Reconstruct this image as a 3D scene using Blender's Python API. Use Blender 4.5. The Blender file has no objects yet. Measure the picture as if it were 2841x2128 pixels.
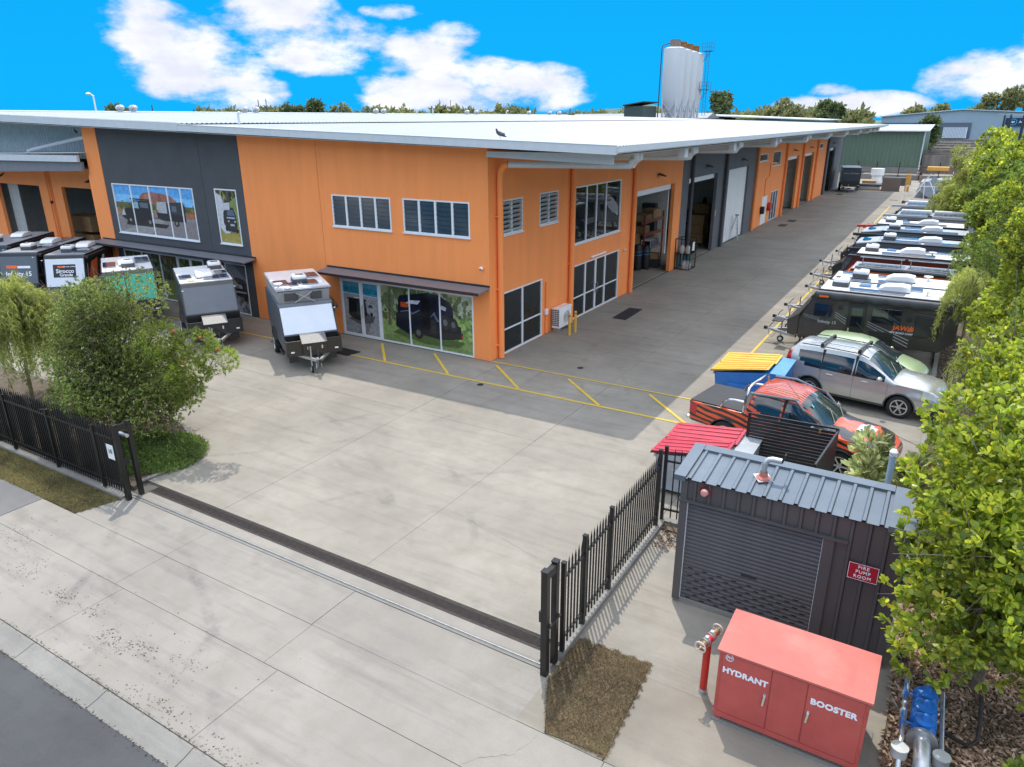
import bpy, bmesh, math, random
import numpy as np
from mathutils import Vector, Matrix
PI=math.pi; R=math.radians
random.seed(7); rng=np.random.default_rng(11)
SC=bpy.context.scene; COL=SC.collection

# ------------------------------------------------------------ camera, sky, sun
cam=bpy.data.cameras.new('camera'); camo=bpy.data.objects.new('camera',cam); COL.objects.link(camo)
cam.sensor_width=36; cam.sensor_fit='HORIZONTAL'; cam.lens=1988.44/2841*36; cam.clip_start=.1; cam.clip_end=6000
yaw,pit,rol=.54416,.35248,-.00467
fw=Vector((-math.sin(yaw)*math.cos(pit),math.cos(yaw)*math.cos(pit),-math.sin(pit)))
rt=Vector((math.cos(yaw),math.sin(yaw),0)); up=rt.cross(fw)
r2=rt*math.cos(rol)+up*math.sin(rol); u2=-rt*math.sin(rol)+up*math.cos(rol)
camo.matrix_world=Matrix((( r2.x,u2.x,-fw.x,13.73),(r2.y,u2.y,-fw.y,-21.17),(r2.z,u2.z,-fw.z,8.4),(0,0,0,1)))
SC.camera=camo
SUN_EL=R(63); SD=Vector((-.268,.385,1)).normalized()          # towards the sun
sun=bpy.data.lights.new('sun','SUN'); sun.energy=2.5; sun.angle=R(.55); sun.color=(1,.95,.86)
suno=bpy.data.objects.new('sun',sun); COL.objects.link(suno); suno.rotation_euler=SD.to_track_quat('Z','Y').to_euler()
SC.view_settings.view_transform='Standard'; SC.view_settings.look='None'; SC.view_settings.gamma=1
SC.view_settings.use_curve_mapping=False; SC.view_settings.exposure=0.56
W=bpy.data.worlds.new('World'); SC.world=W; W.use_nodes=True
def build_world():
    nt=W.node_tree; N=nt.nodes; L=nt.links; N.clear()
    def mth(op,a,b=None,c=None,clamp=False):
        n=N.new('ShaderNodeMath'); n.operation=op; n.use_clamp=clamp
        for i,v in enumerate((a,b,c)):
            if v is None: continue
            if isinstance(v,(int,float)): n.inputs[i].default_value=v
            else: L.new(v,n.inputs[i])
        return n.outputs[0]
    out=N.new('ShaderNodeOutputWorld'); bg=N.new('ShaderNodeBackground'); bg.inputs[1].default_value=.15
    L.new(bg.outputs[0],out.inputs[0])
    sky=N.new('ShaderNodeTexSky'); sky.sky_type='NISHITA'; sky.sun_disc=False
    sky.sun_elevation=SUN_EL; sky.sun_rotation=math.atan2(-.268,.385); sky.air_density=1.0; sky.dust_density=.2; sky.ozone_density=2.5
    bw=N.new('ShaderNodeRGBToBW'); L.new(sky.outputs[0],bw.inputs[0]); lum=mth('MULTIPLY',mth('POWER',bw.outputs[0],.22),SKY_K)
    tint=N.new('ShaderNodeMix'); tint.data_type='RGBA'; tint.blend_type='MULTIPLY'; tint.inputs[0].default_value=1
    L.new(lum,tint.inputs[6]); tint.inputs[7].default_value=SKY_TINT
    tc=N.new('ShaderNodeTexCoord'); sp=N.new('ShaderNodeSeparateXYZ'); L.new(tc.outputs['Generated'],sp.inputs[0])
    az=mth('ARCTAN2',sp.outputs[0],sp.outputs[1]); el=mth('ARCSINE',sp.outputs[2])
    cb=N.new('ShaderNodeCombineXYZ'); L.new(az,cb.inputs[0]); L.new(el,cb.inputs[1])
    blobs=[(-.972,.096,.042,.032),(-.927,.068,.065,.038),(-.885,.038,.048,.031),(-.828,.113,.061,.036),(-.765,.089,.063,.028),(-.81,.08,.04,.023),
      (-.663,.071,.053,.032),(-.683,.036,.053,.027),(-.618,.039,.101,.030),(-.522,.039,.072,.024),(-.621,.10,.032,.013),(-.692,.125,.031,.008),
      (.013,.042,.061,.023),(-.014,.05,.031,.015),(.045,.06,.03,.02),(-.116,.016,.06,.012),(-.189,.018,.034,.009),(-.154,.032,.025,.007)]
    rr=random.Random(3)
    a=.16
    while a<4.95:                                            # the same kind of cumulus goes on round the rest of the horizon
        for k in range(2):
            blobs.append((((a+rr.uniform(-.08,.08)+PI)%(2*PI))-PI,rr.uniform(.03,.13),rr.uniform(.05,.1),rr.uniform(.018,.035)))
        a+=.3
    tot=None
    for (ba,be,sa,se) in blobs:
        s=N.new('ShaderNodeVectorMath'); s.operation='SUBTRACT'; L.new(cb.outputs[0],s.inputs[0]); s.inputs[1].default_value=(ba,be,0)
        m=N.new('ShaderNodeVectorMath'); m.operation='MULTIPLY'; L.new(s.outputs[0],m.inputs[0]); m.inputs[1].default_value=(1/(sa*1.45),1/(se*1.45),0)
        d=N.new('ShaderNodeVectorMath'); d.operation='DOT_PRODUCT'; L.new(m.outputs[0],d.inputs[0]); L.new(m.outputs[0],d.inputs[1])
        g=mth('SUBTRACT',1.0,d.outputs['Value'],clamp=True)
        tot=g if tot is None else mth('MAXIMUM',tot,g)
    def noise(sx,sy,det,rough,seed=0.):
        mp=N.new('ShaderNodeVectorMath'); mp.operation='MULTIPLY'; L.new(cb.outputs[0],mp.inputs[0]); mp.inputs[1].default_value=(sx,sy,1)
        ad=N.new('ShaderNodeVectorMath'); ad.operation='ADD'; L.new(mp.outputs[0],ad.inputs[0]); ad.inputs[1].default_value=(seed,seed*2,seed)
        n=N.new('ShaderNodeTexNoise'); n.inputs['Scale'].default_value=1; n.inputs['Detail'].default_value=det; n.inputs['Roughness'].default_value=rough
        L.new(ad.outputs[0],n.inputs['Vector']); return n.outputs[0]
    n1=noise(13,26,9,.60); n2=noise(6,11,5,.5,4.); near=mth('MULTIPLY',tot,4.,clamp=True)
    dens=mth('ADD',mth('MULTIPLY',tot,.95),mth('MULTIPLY',mth('MULTIPLY',mth('SUBTRACT',n1,.5),3.0),near))
    dens=mth('ADD',dens,mth('MULTIPLY',mth('MULTIPLY',mth('SUBTRACT',n2,.5),1.4),near))
    mr=N.new('ShaderNodeMapRange'); mr.interpolation_type='SMOOTHSTEP'; L.new(dens,mr.inputs[0]); mr.inputs[1].default_value=.16; mr.inputs[2].default_value=1.0; mr.inputs[4].default_value=.98
    # unseen broken cloud added overhead to fill the shaded sides with pale light
    zz=mth('ADD',sp.outputs[2],.3); cc=N.new('ShaderNodeCombineXYZ'); L.new(mth('DIVIDE',sp.outputs[0],zz),cc.inputs[0]); L.new(mth('DIVIDE',sp.outputs[1],zz),cc.inputs[1])
    no=N.new('ShaderNodeTexNoise'); no.inputs['Scale'].default_value=1.7; no.inputs['Detail'].default_value=8; no.inputs['Roughness'].default_value=.55; L.new(cc.outputs[0],no.inputs['Vector'])
    mo=N.new('ShaderNodeMapRange'); mo.interpolation_type='SMOOTHSTEP'; L.new(no.outputs[0],mo.inputs[0]); mo.inputs[1].default_value=.39; mo.inputs[2].default_value=.57
    me_=N.new('ShaderNodeMapRange'); L.new(el,me_.inputs[0]); me_.inputs[1].default_value=.16; me_.inputs[2].default_value=.26
    over=mth('MULTIPLY',mo.outputs[0],me_.outputs[0]); cover=mth('MAXIMUM',mr.outputs[0],over)
    tone=N.new('ShaderNodeMix'); tone.data_type='RGBA'; n3=noise(9,20,6,.6,9.)
    mr3=N.new('ShaderNodeMapRange'); L.new(n3,mr3.inputs[0]); mr3.inputs[1].default_value=.38; mr3.inputs[2].default_value=.62
    L.new(mr3.outputs[0],tone.inputs[0]); tone.inputs[6].default_value=(CLOUD*.66,CLOUD*.68,CLOUD*.77,1); tone.inputs[7].default_value=(CLOUD*.86,CLOUD*.86,CLOUD*.88,1)
    hi=N.new('ShaderNodeMix'); hi.data_type='RGBA'; L.new(me_.outputs[0],hi.inputs[0]); L.new(tone.outputs[2],hi.inputs[6]); hi.inputs[7].default_value=(CLOUD*1.9,CLOUD*2.0,CLOUD*2.25,1)  # overhead cloud made brighter and bluer than the horizon cloud to lift the shade
    mx=N.new('ShaderNodeMix'); mx.data_type='RGBA'; L.new(cover,mx.inputs[0]); L.new(tint.outputs[2],mx.inputs[6]); L.new(hi.outputs[2],mx.inputs[7])
    L.new(mx.outputs[2],bg.inputs[0])
SKY_TINT=(.006,.44,1.0,1); SKY_K=3.05; CLOUD=5.8
build_world()

# ------------------------------------------------------------ materials
MATS={}
def mat(name,col,rough=.6,metal=0.,var=.1,scale=3.,bump=0.,bscale=60.,coat=0.,dirt=None,dscale=1.2,damt=.5,spec=.5,stretch=None):
    if name in MATS: return MATS[name]
    m=bpy.data.materials.new(name); m.use_nodes=True; nt=m.node_tree; N=nt.nodes; L=nt.links; b=N['Principled BSDF']
    tc=N.new('ShaderNodeTexCoord'); src=tc.outputs['Object']
    if stretch:
        mp=N.new('ShaderNodeMapping'); mp.inputs['Scale'].default_value=stretch; L.new(src,mp.inputs[0]); src=mp.outputs[0]
    n=N.new('ShaderNodeTexNoise'); n.inputs['Scale'].default_value=scale; n.inputs['Detail'].default_value=6; n.inputs['Roughness'].default_value=.6
    L.new(src,n.inputs['Vector'])
    mx=N.new('ShaderNodeMix'); mx.data_type='RGBA'
    mr=N.new('ShaderNodeMapRange'); mr.inputs[1].default_value=.3; mr.inputs[2].default_value=.7; L.new(n.outputs[0],mr.inputs[0]); L.new(mr.outputs[0],mx.inputs[0])
    c=col[:3]; mx.inputs[6].default_value=(*[max(0,x*(1-var)) for x in c],1); mx.inputs[7].default_value=(*[min(1,x*(1+var)) for x in c],1)
    o=mx.outputs[2]
    if dirt:
        n2=N.new('ShaderNodeTexNoise'); n2.inputs['Scale'].default_value=dscale; n2.inputs['Detail'].default_value=8; n2.inputs['Roughness'].default_value=.65; L.new(src,n2.inputs['Vector'])
        mr2=N.new('ShaderNodeMapRange'); mr2.inputs[1].default_value=.5; mr2.inputs[2].default_value=.72; mr2.inputs[4].default_value=damt; L.new(n2.outputs[0],mr2.inputs[0])
        m2=N.new('ShaderNodeMix'); m2.data_type='RGBA'; L.new(mr2.outputs[0],m2.inputs[0]); L.new(o,m2.inputs[6]); m2.inputs[7].default_value=(*dirt,1); o=m2.outputs[2]
    L.new(o,b.inputs['Base Color'])
    b.inputs['Roughness'].default_value=rough; b.inputs['Metallic'].default_value=metal; b.inputs['Specular IOR Level'].default_value=spec
    if coat: b.inputs['Coat Weight'].default_value=coat; b.inputs['Coat Roughness'].default_value=.05
    if bump:
        nb=N.new('ShaderNodeTexNoise'); nb.inputs['Scale'].default_value=bscale; nb.inputs['Detail'].default_value=4; L.new(tc.outputs['Object'],nb.inputs['Vector'])
        bp=N.new('ShaderNodeBump'); bp.inputs['Strength'].default_value=bump; bp.inputs['Distance'].default_value=.02; L.new(nb.outputs[0],bp.inputs['Height']); L.new(bp.outputs[0],b.inputs['Normal'])
    MATS[name]=m; return m
def leafmat(name,c1,c2,tr=.45,rough=.5,old=None,oldp=.06):
    m=bpy.data.materials.new(name); m.use_nodes=True; nt=m.node_tree; N=nt.nodes; L=nt.links; b=N['Principled BSDF']; out=N['Material Output']
    g=N.new('ShaderNodeNewGeometry'); cr=N.new('ShaderNodeValToRGB'); L.new(g.outputs['Random Per Island'],cr.inputs[0])
    e=cr.color_ramp.elements; e[0].color=(*c1,1); e[1].color=(*c2,1); e[1].position=.92
    if old: x=cr.color_ramp.elements.new(1-oldp); x.color=(*c2,1); e[-1].color=(*old,1); e[-1].position=1
    tc=N.new('ShaderNodeTexCoord'); n=N.new('ShaderNodeTexNoise'); n.inputs['Scale'].default_value=.9; n.inputs['Detail'].default_value=2; L.new(tc.outputs['Object'],n.inputs['Vector'])
    hs=N.new('ShaderNodeHueSaturation'); mr=N.new('ShaderNodeMapRange'); L.new(n.outputs[0],mr.inputs[0]); mr.inputs[1].default_value=.3; mr.inputs[2].default_value=.7; mr.inputs[3].default_value=.5; mr.inputs[4].default_value=1.35
    L.new(mr.outputs[0],hs.inputs['Value']); L.new(cr.outputs[0],hs.inputs['Color'])
    L.new(hs.outputs[0],b.inputs['Base Color']); b.inputs['Roughness'].default_value=rough
    t=N.new('ShaderNodeBsdfTranslucent'); h2=N.new('ShaderNodeHueSaturation'); h2.inputs['Hue'].default_value=.49; h2.inputs['Value'].default_value=1.9; h2.inputs['Saturation'].default_value=1.05; L.new(hs.outputs[0],h2.inputs['Color']); L.new(h2.outputs[0],t.inputs[0]); ms=N.new('ShaderNodeMixShader'); ms.inputs[0].default_value=tr
    L.new(b.outputs[0],ms.inputs[1]); L.new(t.outputs[0],ms.inputs[2]); L.new(ms.outputs[0],out.inputs[0]); MATS[name]=m; return m
def glassmat(name,tintc,rough=.02,opac=.25,body=(.01,.012,.014)):
    """thin pane: fresnel reflection over a tinted see-through sheet"""
    m=bpy.data.materials.new(name); m.use_nodes=True; nt=m.node_tree; N=nt.nodes; L=nt.links; N.clear(); out=N.new('ShaderNodeOutputMaterial')
    tr=N.new('ShaderNodeBsdfTransparent'); tr.inputs[0].default_value=(*tintc,1); df=N.new('ShaderNodeBsdfDiffuse'); df.inputs[0].default_value=(*body,1)
    m1=N.new('ShaderNodeMixShader'); m1.inputs[0].default_value=opac; L.new(tr.outputs[0],m1.inputs[1]); L.new(df.outputs[0],m1.inputs[2])
    gl=N.new('ShaderNodeBsdfGlossy'); gl.inputs['Roughness'].default_value=rough; fr=N.new('ShaderNodeFresnel'); fr.inputs[0].default_value=1.6
    m2=N.new('ShaderNodeMixShader'); L.new(fr.outputs[0],m2.inputs[0]); L.new(m1.outputs[0],m2.inputs[1]); L.new(gl.outputs[0],m2.inputs[2]); L.new(m2.outputs[0],out.inputs[0]); MATS[name]=m; return m

# ------------------------------------------------------------ mesh helpers
class M:
    def __init__(s): s.v=[]; s.f=[]; s.m=[]
    def add(s,vs,fs,mi=0):
        b=len(s.v); s.v+= [tuple(x) for x in vs]; s.f+=[tuple(b+i for i in q) for q in fs]; s.m+=[mi]*len(fs); return s
    def box(s,x0,x1,y0,y1,z0,z1,mi=0):
        x0,x1=sorted((x0,x1)); y0,y1=sorted((y0,y1)); z0,z1=sorted((z0,z1))
        return s.add([(x0,y0,z0),(x1,y0,z0),(x1,y1,z0),(x0,y1,z0),(x0,y0,z1),(x1,y0,z1),(x1,y1,z1),(x0,y1,z1)],[(3,2,1,0),(4,5,6,7),(0,1,5,4),(1,2,6,5),(2,3,7,6),(3,0,4,7)],mi)
    def bx(s,c,d,rx=0,ry=0,rz=0,mi=0):
        mt=Matrix.Rotation(rz,3,'Z')@Matrix.Rotation(ry,3,'Y')@Matrix.Rotation(rx,3,'X'); h=[k/2 for k in d]
        vs=[Vector(c)+mt@Vector((a*h[0],b*h[1],e*h[2])) for e in(-1,1) for a,b in((-1,-1),(1,-1),(1,1),(-1,1))]
        return s.add(vs,[(3,2,1,0),(4,5,6,7),(0,1,5,4),(1,2,6,5),(2,3,7,6),(3,0,4,7)],mi)
    def bar(s,p,q,w,h=None,mi=0):
        """rectangular bar from p to q"""
        p=Vector(p);q=Vector(q); d=(q-p); l=d.length; d.normalize(); h=h or w
        ref=Vector((0,0,1)) if abs(d.z)<.95 else Vector((0,1,0)); a=d.cross(ref).normalized()*w/2; b=a.cross(d).normalized()*h/2
        vs=[p-a-b,p+a-b,p+a+b,p-a+b,q-a-b,q+a-b,q+a+b,q-a+b]
        return s.add(vs,[(0,1,2,3),(7,6,5,4),(4,5,1,0),(5,6,2,1),(6,7,3,2),(7,4,0,3)],mi)
    def tube(s,pts,r,n=8,mi=0,cap=True):
        pts=[Vector(p) for p in pts]; k=len(pts); rs=r if isinstance(r,(list,tuple)) else [r]*k; vs=[]; fs=[]; prev=None
        for i,p in enumerate(pts):
            d=(pts[min(i+1,k-1)]-pts[max(i-1,0)]).normalized()
            if prev is None: a=d.cross(Vector((0,0,1)) if abs(d.z)<.9 else Vector((1,0,0))).normalized()
            else: a=(prev-d*prev.dot(d)).normalized()
            prev=a; b=d.cross(a)
            for j in range(n):
                t=2*PI*j/n; vs.append(p+(a*math.cos(t)+b*math.sin(t))*rs[i])
        for i in range(k-1):
            for j in range(n): fs.append((i*n+j,i*n+(j+1)%n,(i+1)*n+(j+1)%n,(i+1)*n+j))
        if cap: fs.append(tuple(range(n-1,-1,-1))); fs.append(tuple((k-1)*n+j for j in range(n)))
        return s.add(vs,fs,mi)
    def cyl(s,p,q,r,n=12,mi=0): return s.tube([p,q],r,n,mi)
    def prism(s,poly,axis,a,b,mi=0):
        n=len(poly)
        def pt(u,v,t): return {'y':(u,t,v),'x':(t,u,v),'z':(u,v,t)}[axis]
        vs=[pt(u,v,a) for u,v in poly]+[pt(u,v,b) for u,v in poly]
        ar=sum(poly[i][0]*poly[(i+1)%n][1]-poly[(i+1)%n][0]*poly[i][1] for i in range(n))
        fs=[tuple(range(n)),tuple(range(2*n-1,n-1,-1))]+[(i,n+i,n+(i+1)%n,(i+1)%n) for i in range(n)]
        flip=(ar>0)==(axis!='y'); 
        if (b>a)!=flip: fs=[f[::-1] for f in fs]
        return s.add(vs,fs,mi)
    def lathe(s,prof,c=(0,0,0),n=20,axis='z',mi=0,cap=False):
        vs=[];fs=[];k=len(prof); c=Vector(c)
        for r,h in prof:
            for j in range(n):
                t=2*PI*j/n; a,b=r*math.cos(t),r*math.sin(t); vs.append(c+Vector({'z':(a,b,h),'y':(a,h,-b),'x':(h,a,b)}[axis]))
        for i in range(k-1):
            for j in range(n): fs.append((i*n+j,i*n+(j+1)%n,(i+1)*n+(j+1)%n,(i+1)*n+j))
        if cap and prof[0][0]>1e-4: fs.append(tuple(range(n-1,-1,-1)))
        if cap and prof[-1][0]>1e-4: fs.append(tuple((k-1)*n+j for j in range(n)))
        return s.add(vs,fs,mi)
    def ell(s,c,r,nu=12,nv=8,mi=0):
        if isinstance(r,(int,float)): r=(r,r,r)
        vs=[];fs=[]
        for i in range(nv+1):
            f=PI*i/nv
            for j in range(nu):
                t=2*PI*j/nu; vs.append((c[0]+r[0]*math.sin(f)*math.cos(t),c[1]+r[1]*math.sin(f)*math.sin(t),c[2]-r[2]*math.cos(f)))
        for i in range(nv):
            for j in range(nu): fs.append((i*nu+j,i*nu+(j+1)%nu,(i+1)*nu+(j+1)%nu,(i+1)*nu+j))
        return s.add(vs,fs,mi)
    def quad(s,a,b,c,d,mi=0): return s.add([a,b,c,d],[(0,1,2,3)],mi)
    def mesh(s,name,mats,smooth=False,auto=None):
        me=bpy.data.meshes.new(name); me.from_pydata(s.v,[],s.f)
        for m in (mats if isinstance(mats,(list,tuple)) else [mats]): me.materials.append(m)
        if any(s.m): me.polygons.foreach_set('material_index',s.m)
        if smooth: me.polygons.foreach_set('use_smooth',[True]*len(s.f))
        me.update()
        if auto:
            try: me.set_sharp_from_angle(angle=R(auto))
            except Exception: pass
        return me
def link(name,me,parent=None,loc=None,rot=None):
    o=bpy.data.objects.new(name,me); COL.objects.link(o)
    if parent: o.parent=parent
    if loc: o.location=loc
    if rot: o.rotation_euler=rot
    return o
def part(name,m,mats,parent=None,smooth=False,bevel=0,seg=2,auto=35,loc=None,rot=None):
    o=link(name,m.mesh(name,mats,smooth,auto if smooth else None),parent,loc,rot)
    if bevel:
        b=o.modifiers.new('Bevel','BEVEL'); b.width=bevel; b.segments=seg; b.limit_method='ANGLE'; b.angle_limit=R(40)
    return o
def tag(o,label,cat,group=None,kind=None):
    if label: o['label']=label
    if cat: o['category']=cat
    if group: o['group']=group
    if kind: o['kind']=kind
    return o
def thing(name,label,cat,loc=(0,0,0),rz=0,group=None):
    o=bpy.data.objects.new(name,None); COL.objects.link(o); o.location=loc; o.rotation_euler=(0,0,rz); o.empty_display_size=.2
    return tag(o,label,cat,group)
def struct(name,m,mats,smooth=False,parent=None,bevel=0):
    o=part(name,m,mats,parent,smooth,bevel)
    if not parent: o['kind']='structure'
    return o
def dup(o,loc=None,rz=None,label=None,parent=None,group=None):
    c=o.copy(); COL.objects.link(c)
    if parent: c.parent=parent
    if loc is not None: c.location=loc
    if rz is not None: c.rotation_euler=(0,0,rz)
    if label: c['label']=label
    if group: c['group']=group
    for ch in list(o.children): dup(ch,parent=c)
    return c
def text(s,size,p,right,upv,m,parent,name='lettering',bold=.0,align='CENTER',shear=0,ext=.002,sp=1.0):
    c=bpy.data.curves.new(name,'FONT'); c.body=s; c.size=size; c.align_x=align; c.align_y='CENTER'; c.offset=bold*size; c.extrude=ext; c.shear=shear; c.space_character=sp; c.materials.append(m); c.resolution_u=3
    o=bpy.data.objects.new(name,c); COL.objects.link(o)
    r=Vector(right).normalized(); u=Vector(upv).normalized(); n=r.cross(u)
    me=bpy.data.meshes.new_from_object(o); bpy.data.objects.remove(o); o=link(name,me,parent)
    if not me.materials: me.materials.append(m)
    o.matrix_local=Matrix(((r.x,u.x,n.x,p[0]),(r.y,u.y,n.y,p[1]),(r.z,u.z,n.z,p[2]),(0,0,0,1))); return o
# ------------------------------------------------------------ materials in use
def concretemat(name,col,streak=.25,speck=.5,patch=.18,ang=.35,arcs=()):
    m=bpy.data.materials.new(name); m.use_nodes=True; nt=m.node_tree; N=nt.nodes; L=nt.links; b=N['Principled BSDF']; b.inputs['Roughness'].default_value=.85; b.inputs['Specular IOR Level'].default_value=.25
    g=N.new('ShaderNodeNewGeometry'); pos=g.outputs['Position']
    def nz(scale,det=6,rough=.6,rot=None,st=None):
        src=pos
        if st:
            mp=N.new('ShaderNodeMapping'); mp.inputs['Rotation'].default_value=(0,0,rot or 0); mp.inputs['Scale'].default_value=st; L.new(pos,mp.inputs[0]); src=mp.outputs[0]
        n=N.new('ShaderNodeTexNoise'); n.inputs['Scale'].default_value=scale; n.inputs['Detail'].default_value=det; n.inputs['Roughness'].default_value=rough; L.new(src,n.inputs['Vector']); return n.outputs[0]
    def rng_(v,a,c,lo,hi):
        r=N.new('ShaderNodeMapRange'); L.new(v,r.inputs[0]); r.inputs[1].default_value=a; r.inputs[2].default_value=c; r.inputs[3].default_value=lo; r.inputs[4].default_value=hi; return r.outputs[0]
    def mix(f,a,c,mode='MIX'):
        x=N.new('ShaderNodeMix'); x.data_type='RGBA'; x.blend_type=mode
        if isinstance(f,float): x.inputs[0].default_value=f
        else: L.new(f,x.inputs[0])
        for i,k in ((6,a),(7,c)):
            if isinstance(k,tuple): x.inputs[i].default_value=(*k,1)
            else: L.new(k,x.inputs[i])
        return x.outputs[2]
    c=col; o=mix(rng_(nz(.35,8,.62),.3,.7,0,1),tuple(x*(1-patch) for x in c),tuple(min(1,x*(1+patch*.55)) for x in c))
    o=mix(rng_(nz(2.2,6,.6),.45,.75,0,.45),o,(c[0]*.72,c[1]*.70,c[2]*.66))
    o=mix(rng_(nz(1.1,7,.65,ang,(.25,2.6,1)),.5,.75,0,streak),o,(c[0]*.42,c[1]*.43,c[2]*.46))
    o=mix(rng_(nz(.9,7,.7,ang-1.2,(.3,3.4,1)),.56,.8,0,streak*.8),o,(c[0]*.5,c[1]*.5,c[2]*.51))
    o=mix(rng_(nz(75,3,.75),.35,.65,0,1),mix(1.,o,(.86,.86,.86),'MULTIPLY'),mix(1.,o,(1.1,1.1,1.1),'MULTIPLY'))
    sp=rng_(nz(26,3,.7),.66,.72,0,1); cl=rng_(nz(.7,4,.6),.5,.66,0,speck)
    mm=N.new('ShaderNodeMath'); mm.operation='MULTIPLY'; L.new(sp,mm.inputs[0]); L.new(cl,mm.inputs[1])
    o=mix(mm.outputs[0],o,(.06,.055,.045))
    if arcs:                                                  # curved tyre marks left by turning trailers
        for (ax,ay,ar,aw,ad) in arcs:
            s_=N.new('ShaderNodeVectorMath'); s_.operation='DISTANCE'; L.new(pos,s_.inputs[0]); s_.inputs[1].default_value=(ax,ay,0)
            a1=N.new('ShaderNodeMath'); a1.operation='SUBTRACT'; L.new(s_.outputs['Value'],a1.inputs[0]); a1.inputs[1].default_value=ar
            a2=N.new('ShaderNodeMath'); a2.operation='ABSOLUTE'; L.new(a1.outputs[0],a2.inputs[0])
            band=rng_(a2.outputs[0],aw*.4,aw,1,0); pm=rng_(nz(.6+.1*ad,5,.65,None,(1,1.3,1)),.48,.68,0,1)
            st=rng_(nz(9,4,.7),.35,.65,.3,1); k1=N.new('ShaderNodeMath'); k1.operation='MULTIPLY'; L.new(band,k1.inputs[0]); L.new(pm,k1.inputs[1]); k2=N.new('ShaderNodeMath'); k2.operation='MULTIPLY'; L.new(k1.outputs[0],k2.inputs[0]); L.new(st,k2.inputs[1])
            k3=N.new('ShaderNodeMath'); k3.operation='MULTIPLY'; L.new(k2.outputs[0],k3.inputs[0]); k3.inputs[1].default_value=ad
            o=mix(k3.outputs[0],o,(.07,.07,.072))
    L.new(o,b.inputs['Base Color'])
    bp=N.new('ShaderNodeBump'); bp.inputs['Strength'].default_value=.12; bp.inputs['Distance'].default_value=.01; L.new(nz(90,3),bp.inputs['Height']); L.new(bp.outputs[0],b.inputs['Normal'])
    MATS[name]=m; return m
ARCS=[(-5.5,-19.5,13.2,.13,.5),(-5.5,-19.5,14.9,.12,.45),(-3,-22,13.6,.12,.4),(12,-16,9.5,.12,.4),(12,-16,11.1,.12,.4),(-9,-1.5,9.8,.12,.45),(-9,-1.5,11.3,.12,.4),(16,6,12.2,.13,.45),(16,6,13.7,.12,.4)]
m_yard=concretemat('yard concrete',(.284,.256,.213),.40,.22,.24,.35,ARCS)
ARCS2=[(-5.5,-19.5,7.2,.14,.6),(-5.5,-19.5,8.7,.13,.55),(-5.5,-19.5,10.4,.13,.5),(-3,-26,11.5,.15,.6),(-3,-26,12.9,.14,.5),(17,-24,11.2,.13,.4),(17,-24,12.6,.13,.4)]
m_drive=concretemat('crossover concrete',(.272,.248,.215),.5,.4,.18,-.25,ARCS2)
m_path=concretemat('path concrete',(.262,.233,.190),.4,.55,.3,1.0)
m_kerb=concretemat('kerb concrete',(.245,.23,.205),.4,.7,.2,.1)
m_joint=mat('joint dirt',(.10,.092,.082),.95)
m_asph=concretemat('asphalt',(.075,.0755,.077),.2,.3,.22,.1)
m_foot=concretemat('asphalt path',(.16,.155,.15),.2,.4,.2,.1)
m_soil=mat('soil',(.10,.075,.05),.95,var=.4,scale=6,bump=.6,bscale=30)
m_turf=mat('dry turf soil',(.12,.085,.045),.95,var=.35,scale=4,dirt=(.07,.09,.03),dscale=2,bump=.6,bscale=60)
m_far=mat('far grassland',(.07,.10,.03),.95,var=.4,scale=.01,dirt=(.16,.15,.07),dscale=.006,damt=.6)
m_yel=mat('yellow line paint',(.62,.42,.03),.7,var=.15,scale=8,dirt=(.40,.34,.2),dscale=9,damt=.75)
m_org=mat('orange render',(.92,.29,.078),.75,var=.05,scale=1.2,bump=.05,bscale=200,dirt=(.72,.21,.06),dscale=1.1,damt=.22,stretch=(1.6,1.6,.2))
m_blk=mat('charcoal render',(.062,.065,.07),.75,var=.12,scale=1.0,bump=.05,bscale=200)
m_gry=mat('grey render',(.115,.117,.125),.75,var=.1,scale=1.0,bump=.05,bscale=200)
m_white=mat('white paint',(.78,.78,.77),.45,var=.05)
m_alu=mat('white window frame',(.72,.74,.76),.35,var=.04)
m_roof=mat('zincalume roof',(.43,.445,.455),.5,.1,var=.06,scale=.8,dirt=(.36,.37,.375),dscale=.3,damt=.5)
m_fas=mat('pale fascia',(.56,.59,.61),.5,.1,var=.05)
m_soff=mat('pale soffit',(.55,.56,.56),.6)
m_awn=mat('grey awning sheet',(.19,.19,.21),.5,.2,var=.08)
m_dkal=mat('dark anodised',(.035,.035,.04),.4,.3)
m_fence=mat('black fence steel',(.014,.014,.015),.38,.2,var=.2,spec=.6)
m_fencer=mat('bronze post steel',(.022,.020,.019),.32,.3,var=.2)
m_galv=mat('galvanised steel',(.5,.51,.52),.4,.8,var=.15,scale=12)
m_rail=mat('rail steel',(.25,.25,.245),.5,.5,var=.2,scale=14)
m_iron=mat('rusty grate iron',(.045,.036,.033),.7,.4,var=.4,scale=10)
m_rub=mat('black rubber',(.016,.016,.017),.8,var=.2)
m_blackp=mat('black plastic',(.018,.018,.019),.45,var=.1)
m_chrome=mat('chrome',(.75,.76,.78),.12,1.,var=.03)
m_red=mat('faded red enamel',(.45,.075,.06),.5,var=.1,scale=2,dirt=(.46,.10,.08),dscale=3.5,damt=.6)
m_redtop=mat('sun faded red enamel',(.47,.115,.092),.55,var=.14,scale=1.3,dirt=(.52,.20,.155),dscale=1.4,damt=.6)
m_redp=mat('red pipe paint',(.5,.03,.02),.4,var=.08)
m_wood=mat('cardboard',(.36,.22,.10),.85,var=.15,scale=5)
m_glass=glassmat('window glass',(.62,.68,.68),.015,.3,(.05,.065,.07))
m_louv=glassmat('louvre glass',(.5,.55,.55),.05,.45,(.06,.065,.065))
m_carg=mat('dark car glass',(.010,.014,.018),.03,0,var=.3,spec=.9)
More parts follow.
